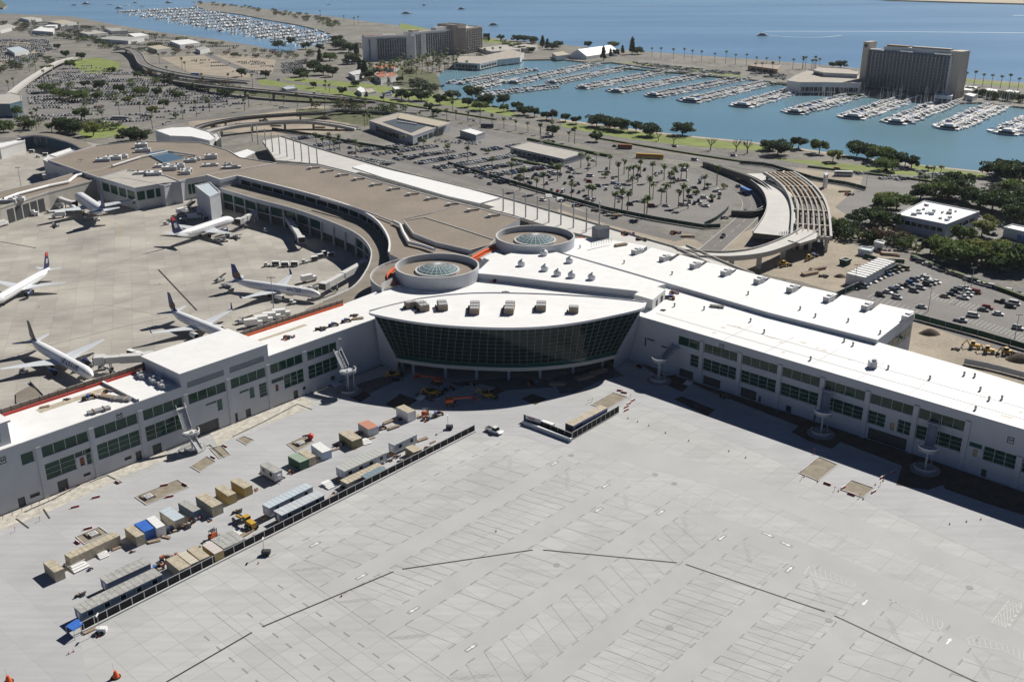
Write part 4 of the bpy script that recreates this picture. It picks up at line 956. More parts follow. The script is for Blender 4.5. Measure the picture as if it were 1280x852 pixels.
mb = MB(); q_ = PP([(604, 322), (619, 315.5), (630, 319), (615, 326)], 20); mb.prism(q_, 17.9, 20, 'wall', 'white'); pp_ = PP([(598, 319.5), (625, 309), (632, 311), (604, 323)], 19.6); mb.prism(pp_, 17.9, 19, 'trailerb'); solo('rooftop_hut', mb, 'small white roofed hut between the two drum towers', 'hut', loc=(*q_[0], 17.9), world=True)
# grey vane on the collar
mb = MB(); a_, b_ = P(477, 359.5, 20), P(489.5, 347.5, 21.5); mb.prism([(a_[0], a_[1]), (b_[0], b_[1]), (b_[0]+.2, b_[1]+.6), (a_[0], a_[1]+.6)], 17, 21.5, 'wallw'); solo('screen_wall', mb, 'slanted pale screen wall at the foot of the nearer drum tower', 'wall', loc=(a_[0], a_[1], 17), world=True)
# dark service tower right of the second drum
mb = MB(); q_ = PP([(741, 286), (752, 282), (762, 285), (761, 290)], 22); mb.prism(PP([(740, 283), (747, 281), (762, 281.5), (762, 285), (748, 287)], 24), 0, 24, 'louvre grey' if False else mat("louvre grey", (.16, .175, .2)), 'dkmetal')
sv_ = solo('service_tower', mb, 'dark grey service tower with railing right of the farther drum tower', 'tower', loc=(*q_[0], 0), world=True)
mb = MB()
for k in range(9):
    a_ = lerp(P(739, 309, 20), P(764, 303, 20), k/8); mb.beam(a_, (a_[0], a_[1], a_[2]+2.0), .2, .2, 'whitep')
mb.beam((*P(739, 309, 20)[:2], 22), (*P(764, 303, 20)[:2], 22), .2, .2, 'whitep'); part(sv_, 'railing', mb)
# ---------------- departures road deck and curving ramps
dk_px = [(328, 176), (352, 171), (395, 185), (440, 198), (485, 211), (560, 230), (628, 247), (720, 273), (800, 297), (860, 314), (900, 330), (868, 334), (830, 322), (760, 301), (690, 284), (640, 268), (560, 248), (475, 225), (440, 215), (399, 205), (345, 200)]
mb = MB(); mb.prism(PP(dk_px, 7.5), 5.8, 7.5, 'concrete', 'paledeck', bottom=True); dkb = solo('road_deck', mb, 'pale elevated departures road deck behind the terminal roofs', 'elevated road', loc=(*P(600, 250)[:2], 0), world=True)
for i, ((p_, h_)) in enumerate(along(PP([(350, 186), (475, 218), (560, 239), (700, 278), (850, 318)], 7.5), n=26)):
    mb = MB(); mb.box((p_[0], p_[1], 0), (1.2, 3.5, 5.9), h_, 'concrete'); part(dkb, 'pier', mb)
mb = MB(); mb.line(PP(dk_px[:11], 7.5), .4, 7.4, 8.3, 'concrete', mtop='kerb'); part(dkb, 'barrier', mb)
# canopy roofs on the deck
mb = MB(); mb.prism(PP([(440, 209), (455, 205), (520, 220), (585, 236), (625, 247), (600, 254), (560, 245), (480, 222)], 12), 11.2, 12, 'wall', 'white'); cn = solo('deck_canopy', mb, 'long flat white canopy over the departures road behind the brown roof', 'canopy', loc=(*P(520, 235, 0)[:2], 0), world=True)
for (p_, h_) in along(PP([(470, 215), (600, 248)], 12), n=14):
    mb = MB(); mb.beam((*p_, 7.5), (*p_, 11.2), .5, .5, 'wall'); part(cn, 'post', mb)
mb = MB(); mb.prism(PP([(288, 193), (309, 186.5), (319, 190), (299, 200)], 12), 11.2, 12, 'wall', 'white'); cn = solo('deck_canopy', mb, 'small tilted white canopy at the left end of the departures road', 'canopy', loc=(*P(305, 195)[:2], 0), world=True)
for x, y in [(292, 194), (309, 188), (316, 191), (300, 199)]:
    p_ = P(x, y, 12); mb = MB(); mb.beam((p_[0], p_[1], 0), (p_[0], p_[1], 11.2), .6, .6, 'concrete'); part(cn, 'post', mb)
def viaduct(px, zs, w_, label, mt='paledeck', pier_n=8, up=.9, side='concrete', th=1.6, name='road_ramp', pier=True):
    raw = [P(x, y, z) for (x, y), z in zip(px, zs)]; c = smooth(raw, 6); zl = [p[2] for p in c]; mb = MB()
    L_, R_ = mb.line([p[:2] for p in c], w_, [z-th for z in zl], zl, side, mtop=mt)
    m0 = c[len(c)//2]; o = solo(name, mb, label, 'elevated road', loc=(m0[0], m0[1], 0), world=True)
    for s_ in (L_, R_):
        mb = MB(); mb.line(s_, .45, [z-.05 for z in zl], [z+up for z in zl], side, mtop='kerb'); part(o, 'barrier', mb)
    if pier:
        for k in range(1, pier_n+1):
            p_ = c[int(k*(len(c)-1)/(pier_n+1))]; mb = MB(); mb.box((p_[0], p_[1], 0), (w_*.25, 1.6, p_[2]-th), 0, 'concrete'); part(o, 'pier', mb)
    return c
viaduct([(845, 316), (880, 318), (915, 318.5), (950, 314), (980, 304), (1003, 293), (1012, 287)], [7.5, 8, 8.5, 8.5, 8, 8, 8], 8.5, 'curving white elevated ramp joining the road deck to the unfinished bridge', pier_n=5)
viaduct([(850, 308), (880, 322), (905, 333), (935, 345)], [7.5, 8, 8.5, 9], 7, 'straight pale deck branching down beside the notched hall roof', pier_n=3, pier=False)
viaduct([(962, 293), (975, 272), (978, 255), (970, 238), (952, 224), (938, 217)], [6.0, 6.5, 6.5, 5.5, 3, 1.0], 17, 'wide pale new concrete deck curving inside the unfinished girder bridge', pier_n=3, side='dkmetal', th=2.5)
viaduct([(914, 268), (945, 268), (961, 257), (963, 243), (945, 228), (915, 217), (880, 206)], [0.6, 1.2, 2, 3, 3, 2, .8], 2.0, 'dark curved retaining wall inside the loop road', mt='dkmetal', side='dkmetal', up=2.5, pier=False, name='retaining_wall')
viaduct([(-10, 137), (30, 104), (58, 86), (75, 77), (95, 72)], [.8, 3, 6, 6, 4], 7, 'white curved bridge ramp at the far left over the west car park', pier_n=4)
viaduct([(143, 62), (160, 61), (172, 68), (180, 80), (205, 89), (250, 97), (310, 103)], [4, 6, 7, 7, 6, 4, 1], 11, 'grey flyover bending down from the bay road at the far left', mt='asphalt', pier_n=6)
viaduct([(205, 99), (260, 107), (330, 114), (400, 121), (470, 127)], [1, 6, 7, 5, 1], 10, 'long dark walled viaduct carrying the airport road across the planted bank', mt='asphalt', pier_n=6, side='dkmetal')
viaduct([(240, 176), (255, 166), (290, 158), (340, 153), (385, 152), (420, 156), (445, 161)], [3, 6, 6.5, 6.5, 6, 4, 1.2], 7, 'thin curved ramp looping round the excavated circle behind the terminal', pier_n=6)
viaduct([(232, 172), (250, 158), (300, 148), (360, 143), (400, 141), (430, 138), (520, 143)], [1, 4, 5, 5, 5, 3, 1], 6, 'outer curved ramp with dark side wall above the excavated circle', mt='asphalt', pier_n=6, side='dkmetal')
# unfinished bridge: girders on bents
ub = thing('unfinished_bridge', 'unfinished curved bridge with bare rows of girders and deck formwork', 'bridge', (*P(1005, 265)[:2], 0))
cl_px = [(1014, 294), (1014, 280), (1013, 262), (1008, 246), (998, 232), (984, 221), (974, 215)]
cc = smooth([P(x, y, 8) for x, y in cl_px], 4); wv_ = 19
mbx = MB(); Lb, Rb = mbx.line([p[:2] for p in cc], wv_, 6, 6.5, 'concrete')
for s_ in (Lb, Rb): mb = MB(); mb.line(s_, 1.2, 6.4, 8.3, 'concrete', mtop='kerb'); part(ub, 'edge_girder', mb)
mb = MB(); mb.line([p[:2] for p in cc], wv_-1, 4.6, 4.8, 'dkmetal'); part(ub, 'falsework', mb)
nb = len(cc)-1
for k in range(0, nb+1, 4):
    a_, b_ = Lb[k], Rb[k]; mb = MB(); mb.beam((*a_, 7.1), (*b_, 7.1), 1.5, 1.5, 'concrete'); part(ub, 'cross_beam', mb)
    for t_ in (.1, .5, .9):
        p_ = lerp(a_, b_, t_); mb = MB(); mb.box((*p_, 0), (1.4, 1.4, 6.4), 0, 'concrete'); part(ub, 'pier', mb)
for j in range(1, 7):
    for k in range(0, nb-3, 4):
        mb = MB()
        for i in range(k, k+4):
            p_, q_ = lerp(Lb[i], Rb[i], j/7), lerp(Lb[i+1], Rb[i+1], j/7); mb.beam((*p_, 7.8), (*q_, 7.8), .9, .9, mat('weathered girder', (.36, .32, .27), .85, .2, .3) if k < 12 else ('timber' if j % 2 else 'concrete'))
        part(ub, 'girder', mb)
mb = MB(); mb.prism(PP([(985, 300), (1003, 289), (1022, 291), (1020, 298), (1000, 304)], 8.4), 7, 8.4, 'concrete', 'paledeck', bottom=True); part(ub, 'abutment_deck', mb)
mb = MB()
for k in range(16):
    p_ = P(976+k*2.8, 309-k*.6, 0); mb.beam(p_, (p_[0], p_[1], 7.6), .25, .25, 'metal'); mb.beam((p_[0]-2, p_[1]+6, 0), (p_[0], p_[1]+3, 7.4), .2, .2, 'metal')
part(ub, 'shoring', mb)
# ---------------- flagpoles
def pole_proto(h):
    mb = MB(); mb.tube((0, 0, 0), (0, 0, h), .42, .32, 10, 'metal'); mb.tube((0, 0, h), (0, 0, h+.3), .5, .1, 8, 'metal'); return mb
fps = [(315.6, 177), (322.8, 181), (332.5, 185), (341, 190), (350, 193), (359, 196), (368.4, 199), (377.5, 202), (387, 205), (397, 207), (629, 263.5), (642.5, 268), (657, 271.5), (671.6, 274), (686, 278), (701, 281), (716.6, 284.5), (732.7, 290), (748.8, 282)]
pm = None
for i, (x, y) in enumerate(fps):
    c = P(x, y, 7.5); z0_ = 7.5
    if pm is None: pm = pole_proto(12.6 if x < 500 else 12.6).mesh('steel_pole')
    o = bpy.data.objects.new('steel_pole', pm); COL.objects.link(o); o.location = (c[0], c[1], z0_)
    far_ = x < 500
    if far_: o.scale = (1, 1, 1.1)
    tag(o, f'tall bare steel mast, {ordn(i+1 if far_ else i-9)} from the left in the {"farther" if far_ else "nearer"} row on the road deck', 'mast', f'bare steel masts in the {"farther" if far_ else "nearer"} row')
# ---------------- far left terminal buildings
def block(name, px, z, label, side='wall', top='brown', z0=0, par=True, cat='building', wins=None, ptop='wallw'):
    q_ = PP(px, z); c = (sum(p[0] for p in q_)/len(q_), sum(p[1] for p in q_)/len(q_), 0)
    o = thing(name, label, cat, c); mb = MB(); mb.prism(q_, z0, z-.8, side, side); part(o, 'wall', mb)
    mb = MB(); mb.prism(q_, z-.8, z-.25, side, top); 
    if par: mb.line(q_, .5, z-.8, z+.25, side, closed=True, mtop=ptop)
    part(o, 'roof', mb)
    for wn in (wins or []):     # edge index, from, to fraction, z0, z1, count, material
        i, t0, t1, za, zb, n, mt = wn; a_, b_ = q_[i], q_[(i+1) % len(q_)]; L = math.dist(a_, b_); u = Vector((b_[0]-a_[0], b_[1]-a_[1]))/L; nn = Vector((u.y, -u.x))
        ctr = Vector((c[0]-a_[0], c[1]-a_[1]))
        if nn.dot(ctr) > 0: nn = -nn
        for k in range(n):
            s0 = (t0+(t1-t0)*(k+.1)/n)*L; s1 = (t0+(t1-t0)*(k+.9)/n)*L
            p_ = Vector(a_)+u*s0; r_ = Vector(a_)+u*s1; mb = MB(); mb.prism([tuple(p_), tuple(r_), tuple(r_+nn*.12), tuple(p_+nn*.12)], za, zb, mt); part(o, 'window', mb)
    return o
block('terminal_building', [(60, 200), (84, 192), (120, 182), (170, 177), (250, 178), (285, 188), (300, 197), (345, 204), (262, 219), (232, 224), (205, 232), (150, 222), (132, 225)], 12.5, 'broad brown roofed old terminal block at the head of the apron', top='brown', wins=[(8, .05, .95, 3, 9, 6, 'glass')])
block('gate_pavilion', [(125, 222), (160, 212), (208, 220), (226, 227), (204, 229), (169, 235)], 13, 'square grey roofed gate pavilion with glazed sides above the apron', top='concrete', wins=[(4, 0, 1, 5.5, 10.5, 3, 'glass'), (5, .02, .98, 5.5, 10.5, 4, 'glass')])
block('terminal_pier', [(-80, 262), (0, 240), (60, 226), (118, 209), (130, 217), (124, 223), (60, 240), (0, 259), (-80, 282)], 10.5, 'brown roofed old pier with white roof duct at the left edge', side='concrete', wins=[(6, .1, .9, .6, 8, 5, 'dkmetal'), (7, .3, .95, .6, 8, 4, 'dkmetal')])
block('rooftop_wing', [(54, 200), (62, 194), (92, 201), (88, 212), (70, 207)], 11, 'low pale apron annex below the brown terminal roof', side='wallw', top='wallw')
block('stair_block', [(244, 232), (262, 228), (275, 240), (262, 246)], 15, 'plain grey metal clad block at the corner of the brown roofed terminal', side='wall', top='trailerb')
mb = MB(); dd = PP([(-10, 254), (22, 242), (60, 232), (85, 227), (95, 219), (128, 212), (150, 204), (178, 197)], 11.6)
for i in range(len(dd)-1): mb.tube((*dd[i], 11.4), (*dd[i+1], 11.4), .9, .9, 8, 'whitep')
solo('roof_duct', mb, 'long white kinked duct running over the old pier roof', 'duct', loc=(*dd[3], 11.4), world=True)
mb = MB(); dd = PP([(140, 207), (175, 196), (210, 189), (245, 194)], 13.6)
for i in range(len(dd)-1): mb.tube((*dd[i], 13.4), (*dd[i+1], 13.4), .7, .7, 8, 'wallw')
solo('roof_duct', mb, 'pale duct crossing the brown terminal roof behind the pavilion', 'duct', loc=(*dd[1], 13.4), world=True)
# curved glazed pier far left
cw_px = [(24, 169), (45, 167), (62, 168), (80, 172), (98, 177.5), (110, 184)]
q_ = PP(cw_px, 11); mb = MB(); mb.line(smooth(q_, 4), 9, 9.6, 10.6, 'wall', mtop='brownd'); cp = solo('curved_pier', mb, 'curved pier with blue glazed inner wall at the upper left of the apron', 'building', loc=(*q_[2], 0), world=True)
mb = MB(); mb.line([(p[0]-1, p[1]+3.5) for p in smooth(q_, 4)], 1.5, 0, 9.6, 'glassblue'); part(cp, 'glass_wall', mb)
block('terminal_pier', [(-60, 186), (-10, 181), (30, 173.5), (31, 176), (0, 185), (-60, 192)], 8, 'thin white roofed walkway pier at the top left edge', side='wallw', top='white')
block('jet_pier', [(58, 195), (95, 183), (104, 184), (66, 197)], 8, 'narrow white roofed link beside the curved pier', side='wallw', top='white')
for i, (x, y, l, w_, h) in enumerate([(129, 201, 9, 5, 2), (142, 199, 10, 5, 2.5), (153, 197, 7, 4, 2.2), (177, 184, 8, 5, 3), (179, 189.5, 10, 4, 2.4), (180, 217.5, 11, 4, 2), (193, 219, 9, 6, 2.6), (212, 212, 9, 5, 2.5), (225, 210, 6, 5, 3), (233, 214, 7, 4, 2), (232, 217, 6, 4, 2.2), (264, 198, 8, 4, 3), (238, 202, 8, 4, 2), (246, 200, 5, 3, 2), (263, 207, 10, 3, 1.5), (289, 210, 12, 2.5, 1.5), (285, 206, 5, 3, 1.2), (203, 208, 9, 4, 1.8), (10, 248, 8, 4, 2), (22, 246, 7, 4, 2)]):
    c = P(x, y, 12.6); mb = MB(); mb.box((0, 0, 0), (l, w_, h), 0, 'wallw' if i % 3 else 'metal', 'whitep' if i % 4 else 'trailerb'); mb.box((l*.2, 0, h), (l*.3, w_*.5, .7), 0, 'metal'); mb.tube((-l*.3, 0, h), (-l*.3, 0, h+.8), .5, .5, 8, 'dkmetal')
    o = solo('roof_unit', mb, f'pale air handling unit on the brown terminal roof, {ordn(i+1)} in size of their scattered field' if False else f'pale rooftop air unit, {ordn(1+sorted([129,142,153,177,179,180,193,212,225,233,232,264,238,246,263,289,285,203,10,22]).index(x))} from the left on the far brown roofs', 'roof unit', 'air units on the far brown roofs', loc=(c[0], c[1], 12.2 if i < 18 else 10.3)); o.rotation_euler = (0, 0, R(14))
mb = MB(); mb.prism(PP([(183, 191), (205, 187), (232, 197), (205, 203)], 13.4), 12.2, 13.2, 'wallw', 'glassblue'); solo('roof_skylight', mb, 'flat teal blue skylight on the far brown terminal roof', 'skylight', loc=(*P(205, 195, 12)[:2], 12.2), world=True)
wb = block('control_building', [(194, 163), (216, 159), (238, 158), (262, 165), (270, 172), (262, 176), (240, 171), (213, 170)], 14, 'white angular building with curved top behind the far terminal', side='wallw', top='white', wins=[(6, .1, .9, 7, 9.5, 4, 'glassblue'), (5, .1, .9, 7, 9, 3, 'glassblue')])
block('glazed_block', [(262, 168), (272, 166), (276, 172), (270, 177)], 12, 'dark glazed block at the end of the white angular building', side='glassb', top='wallw')
block('round_lobby', [(0, 118), (14, 116), (26, 119), (27, 126), (12, 130), (-10, 130)], 12, 'pale flat roofed terminal pavilion among trees at the far left edge', side='glassblue', top='concrete')
# ================================================================ AIRCRAFT AND APRON GEAR
def text_mb(mb, s, size, mt, place, ext=.03):
    "lettering as thin raised letters; place maps (x, y, depth) to 3-D"
    cu = bpy.data.curves.new("t", 'FONT'); cu.body = s; cu.size = size; cu.align_x = 'CENTER'; cu.align_y = 'CENTER'; cu.offset = size*.02; cu.resolution_u = 3
    ob = bpy.data.objects.new("t", cu); me = ob.to_mesh()
    for p in me.polygons: mb.face([place(me.vertices[i].co.x, me.vertices[i].co.y, ext) for i in p.vertices], mt)
    ob.to_mesh_clear(); bpy.data.objects.remove(ob); bpy.data.curves.remove(cu)
def airliner(L, span, tail, label, title=None, winglet=True, logo=None, engine='planew', belly='planew', tcol='navy', r=2.0, cz=3.7, group=None):
    o = thing('airliner', label, 'airliner', group=group); n = 20
    xs = [(L/2, .02, -.35), (L/2-.5, .32, -.3), (L/2-1.5, .6, -.2), (L/2-3, .85, -.08), (L/2-5, 1, 0), (L*.25, 1, 0), (0, 1, 0), (-L*.2, 1, 0), (-L*.3, .93, .08), (-L*.38, .74, .35), (-L*.45, .45, .75), (-L/2+.5, .2, 1.05), (-L/2, .05, 1.1)]
    rows = [[(x, r*k*math.cos(2*math.pi*i/n), cz+dz+r*k*1.03*math.sin(2*math.pi*i/n)) for i in range(n)] for x, k, dz in xs]
    mb = MB(); mb.grid(rows, 'planew', True); 
    for sg in (-1, 1):
        x = L/2-5.5
        while x > -L*.3:
            y = sg*(r*.985+.02); mb.face([(x, y, cz+.38), (x+.28*-sg*-1, y, cz+.38), (x+.28*-sg*-1, y, cz+.72), (x, y, cz+.72)][::sg], 'dkmetal'); x -= .85
    fu = part(o, 'fuselage', mb, False)
    mb = MB()
    for sg in (-1, 1): mb.face([(L/2-2.0, sg*r*.42, cz+.78), (L/2-3.1, sg*r*.80, cz+.62), (L/2-3.3, sg*r*.62, cz+1.28), (L/2-2.4, sg*r*.2, cz+1.18)], 'black')
    mb.face([(L/2-2.0, -r*.42, cz+.80), (L/2-2.0, r*.42, cz+.80), (L/2-2.4, r*.2, cz+1.2), (L/2-2.4, -r*.2, cz+1.2)], 'black'); part(fu, 'cockpit_window', mb, False)
    if title:
        for sg in (-1, 1):
            mb = MB(); R_ = r*1.035; z0_ = .95
            def pl(x, y, e, sg=sg, R_=R_):
                a = math.asin(max(-1, min(1, (z0_+y)/R_))); rr = R_+e; return (L*.23-sg*x*1.0 if sg > 0 else L*.23+x, sg*rr*math.cos(a), cz+rr*math.sin(a))
            text_mb(mb, title, 2.1, tcol, pl); part(fu, 'title_lettering', mb, False)
    for sg in (-1, 1):
        rt_, tp, c0_, c1_, c2_ = (0, sg*r*.6), (0, sg*span/2), L*.19, L*.10, 1.5
        kx, ky = L*.10, sg*span*.16
        secs = [(L*.11, sg*r*.5, cz-1.1, c0_, .95), (L*.02, sg*span*.18, cz-.75, c1_*1.25, .6), (-L*.085, sg*span/2, cz+.35, c2_, .18)]
        rows = [[(x, y, z+t*.3), (x-c*.3, y, z+t*.5), (x-c, y, z+t*.1), (x-c*.3, y, z-t*.5)] for x, y, z, c, t in secs]
        mb = MB(); mb.grid(rows, 'planeg', True, smooth=False); mb.face(rows[-1], 'planeg'); wg = part(o, 'wing', mb, False)
        if winglet:
            x, y, z, c, t = secs[-1]; mb = MB(); mb.grid([[(x, y, z), (x-c*.4, y+.06, z), (x-c, y, z), (x-c*.4, y-.06, z)], [(x-1.3, y+sg*.55, z+2.5), (x-1.6, y+sg*.6, z+2.5), (x-2.1, y+sg*.55, z+2.5), (x-1.6, y+sg*.5, z+2.5)]], tail, True, smooth=False); part(wg, 'winglet', mb, False)
        mb = MB(); ex, ey, ez = L*.115, sg*span*.155, cz-1.75
        pr = [(2.3, .98), (2.0, 1.1), (.6, 1.15), (-1.0, .95), (-2.0, .62)]
        rows = [[(ex+a, ey+b_*math.cos(2*math.pi*i/14), ez+b_*math.sin(2*math.pi*i/14)) for i in range(14)] for a, b_ in pr]
        mb.grid(rows, engine, True); mb.face(rows[-1], 'dkmetal'); mb.face([(p[0]-.25, p[1], p[2]) for p in rows[0]], 'black'); en = part(o, 'engine', mb, False)
        mb = MB(); mb.grid([[(ex-.6, ey-.12, ez+.9), (ex-3.4, ey-.12, ez+.9), (ex-3.4, ey+.12, ez+.9), (ex-.6, ey+.12, ez+.9)], [(ex-1.6, ey-.12, cz-.9), (ex-4, ey-.12, cz-.9), (ex-4, ey+.12, cz-.9), (ex-1.6, ey+.12, cz-.9)]], 'planew', True, smooth=False); part(en, 'pylon', mb, False)
        secs = [(-L*.40, sg*.4, cz+.9, 4.0, .35), (-L*.475, sg*span*.18, cz+1.35, 1.5, .12)]
        rows = [[(x, y, z), (x-c*.3, y, z+t*.5), (x-c, y, z), (x-c*.3, y, z-t*.5)] for x, y, z, c, t in secs]
        mb = MB(); mb.grid(rows, 'planeg', True, smooth=False); mb.face(rows[-1], 'planeg'); part(o, 'tailplane', mb, False)
        mb = MB(); mb.tube((-L*.04, sg*2.7, cz-1.2), (-L*.04, sg*2.7, .5), .16, .14, 8, 'metal'); g = part(o, 'main_gear', mb, False)
        mb = MB()
        for q_ in (-.35, .35): mb.tube((-L*.04, sg*2.7+q_-.15, .55), (-L*.04, sg*2.7+q_+.15, .55), .55, .55, 12, 'tyre')
        part(g, 'wheel_pair', mb, False)
    mb = MB(); mb.tube((L*.36, 0, cz-1.6), (L*.36, 0, .4), .12, .1, 8, 'metal'); g = part(o, 'nose_gear', mb, False)
    mb = MB(); mb.tube((L*.36, -.35, .4), (L*.36, .35, .4), .4, .4, 12, 'tyre'); part(g, 'wheel_pair', mb, False)
    fh = 7.2; x0 = -L*.355; secs = [(x0, cz+1.6, 6.0, .34), (x0-2.0, cz+2.6, 4.9, .3), (x0-4.9, cz+1.4+fh, 2.2, .16)]
    rows = [[(x, 0, z), (x-c*.35, t/2, z), (x-c, 0, z), (x-c*.35, -t/2, z)] for x, z, c, t in secs]
    mb = MB(); mb.grid(rows, tail, True, smooth=False); mb.face(rows[-1], 'red' if logo == 'flag' else tail)
    fn = part(o, 'fin', mb, False)
    mb = MB()
    for sg in (-1, 1):
        if logo == 'globe':
            c = (x0-4.2, cz+3.6)
            mb.face([(c[0]+1.7*math.cos(2*math.pi*i/20), sg*.19, c[1]+1.5*math.sin(2*math.pi*i/20)) for i in range(20)], 'gold')
            for k in range(-2, 3): mb.beam((c[0]-1.5, sg*.21, c[1]+k*.55), (c[0]+1.5, sg*.21, c[1]+k*.55), .03, .09, tail); mb.beam((c[0]+k*.55, sg*.21, c[1]-1.3), (c[0]+k*.55*.7, sg*.21, c[1]+1.3), .09, .03, tail)
        elif logo == 'flag':
            mb.face([(x0-4.6, sg*.17, cz+6.9), (x0-6.4, sg*.17, cz+6.9), (x0-6.9, sg*.1, cz+8.55), (x0-5.2, sg*.1, cz+8.55)], 'red')
            for k in range(5): mb.beam((x0-3.9-k*.12, sg*.2, cz+4.0+k*.42), (x0-5.5-k*.12, sg*.2, cz+4.0+k*.42), .04, .2, 'whitep')
    if mb.f: part(fn, 'tail_emblem', mb, False)
    return o
def place_plane(o, nose, tail, L, zn=3.7, zt=4.7, fit=True):
    a = P(*nose, zn); b_ = P(*tail, zt); h = math.atan2(a[1]-b_[1], a[0]-b_[0]); d = math.dist(a[:2], b_[:2])
    s = d/L if fit else 1.0
    if fit: c = ((a[0]+b_[0])/2, (a[1]+b_[1])/2)
    else: c = (b_[0]+math.cos(h)*L/2, b_[1]+math.sin(h)*L/2)
    o.location = (*c, .03); o.rotation_euler = (0, 0, h); o.scale = (s, s, s); print('plane', round(s, 3), round(math.degrees(h)))
G_ = 'airliners parked on the apron'
place_plane(airliner(44.5, 34.1, 'navy', 'white airliner with navy fin and red fin tip, cut off by the left edge', winglet=False, logo='flag', engine='navy', group=G_), (0, 373), (62, 335), 44.5, fit=False)
place_plane(airliner(47.3, 38, mat("charcoal fin paint", (.035, .035, .05), .4), 'white airliner with dark bronze fin nosed in behind the left concourse roof', title='US AIRWAYS', winglet=False, engine='navy', group=G_), (115.5, 469), (38, 424), 47.3)
place_plane(airliner(39.5, 35.8, 'ublue', 'white airliner with blue fin half hidden behind the raised roof block', winglet=True, logo='globe', group=G_), (285, 420), (214, 388), 39.5, fit=False)
place_plane(airliner(47.3, 38, 'ublue', 'white airliner with blue globe fin and blue winglets reading UNITED, nose right', title='UNITED', logo='globe', tcol='ublue', group=G_), (400.5, 367.5), (291, 349), 47.3)
place_plane(airliner(33.8, 34.1, 'navy', 'small white airliner with navy and red fin at the gate under the curved terminal', winglet=False, logo='flag', engine='navy', group=G_), (292, 275), (221, 296), 33.8)
place_plane(airliner(33.6, 28.9, 'ublue', 'small white airliner with blue fin seen from behind at the far old pier', winglet=False, group=G_), (97, 249), (131, 270), 33.6)
# ---- jet bridges
def jet_bridge(a, b_, label, col='wallw', z=4.6, grp='jet bridges on the apron'):
    p, q_ = P(*a, z), P(*b_, z); d = Vector((q_[0]-p[0], q_[1]-p[1])); L = d.length; h = math.atan2(d.y, d.x); o = thing('jet_bridge', label, 'jet bridge', (p[0], p[1], 0), h, grp)
    mb = MB(); mb.beam((0, 0, z), (L*.55, 0, z), 2.9, 2.7, col); 
    for k in range(8): mb.beam((L*.55*(k+.5)/8, -1.5, z-1.3), (L*.55*(k+.5)/8, -1.5, z+1.3), .12, .08, 'metal')
    part(o, 'outer_tunnel', mb, False)
    mb = MB(); mb.beam((L*.5, 0, z), (L-2.5, 0, z), 2.5, 2.3, 'wallw'); part(o, 'inner_tunnel', mb, False)
    mb = MB(); mb.tube((0, 0, 0), (0, 0, z-1.3), .5, .5, 10, 'wallw'); mb.tube((0, 0, z-1.4), (0, 0, z+1.6), 2.2, 2.2, 14, col); part(o, 'rotunda_column', mb, False)
    mb = MB(); mb.box((L-1, 0, z-1.4), (3.6, 3.6, 3.0), 0, 'metal', 'wallw'); mb.box((L+.9, 0, z-1.1), (.5, 3.0, 2.5), 0, 'black'); part(o, 'cab', mb, False)
    mb = MB()
    for s_ in (-1.3, 1.3): mb.beam((L*.75, s_, z-1.2), (L*.75, s_, .6), .35, .35, 'metal'); mb.tube((L*.75, s_-.25, .55), (L*.75, s_+.25, .55), .55, .55, 12, 'tyre')
    mb.beam((L*.75, -1.5, z-1.3), (L*.75, 1.5, z-1.3), .4, .4, 'metal'); part(o, 'drive_column', mb, False)
    mb = MB(); mb.beam((L-1.5, 2.0, z-1.2), (L-6.5, 2.4, .3), .9, .2, 'metal'); part(o, 'service_stair', mb, False)
jet_bridge((456, 329), (404, 358), 'grey jet bridge reaching the nose of the blue winged airliner')
jet_bridge((358, 270), (377, 300), 'white jet bridge with no aircraft beneath the curved terrace')
jet_bridge((318, 268), (298, 277), 'short white jet bridge docked at the small navy finned airliner')
jet_bridge((57, 243), (93, 255), 'pale jet bridge from the old pier to the blue finned small airliner')
jet_bridge((97, 218), (55, 221), 'white jet bridge on the far side of the old pier')
jet_bridge((186, 446), (121, 450), 'grey jet bridge beside the bronze finned airliner')
jet_bridge((288, 196), (276, 176), 'small white bridge by the dark glazed block') if False else None
# ---- ground vehicles (origin at ground, nose +x)
def wheels(mb_or_o, xs, w_, r_, multi=True, wd=.3):
    out = []
    for x in xs:
        for s_ in (-1, 1):
            mb = MB(); mb.tube((x, s_*w_-wd/2, r_), (x, s_*w_+wd/2, r_), r_, r_, 10, 'tyre'); mb.tube((x, s_*(w_+wd/2)-.01, r_), (x, s_*(w_+wd/2)+.02, r_), r_*.55, r_*.5, 8, 'metal'); part(mb_or_o, 'wheel', mb, False)
def baggage_cart():
    o = thing('baggage_cart', None, 'baggage cart'); mb = MB(); mb.box((0, 0, .5), (3.4, 1.8, .15), 0, 'metal'); mb.box((0, 0, 2.2), (3.4, 1.8, .12), 0, 'whitep')
    for x in (-1.65, 1.65): mb.box((x, 0, .6), (.08, 1.8, 1.6), 0, 'whitep')
    mb.box((0, .85, .6), (3.2, .05, 1.5), 0, 'whitep'); part(o, 'body', mb, False)
    mb = MB(); mb.box((0, -.3, .65), (3.0, .8, 1.1), 0, 'dkmetal'); part(o, 'luggage', mb, False); mb = MB(); mb.beam((1.7, 0, .5), (2.7, 0, .4), .1, .1, 'dkmetal'); part(o, 'tow_bar', mb, False); wheels(o, (-1.2, 1.2), .75, .3); return Proto(o)
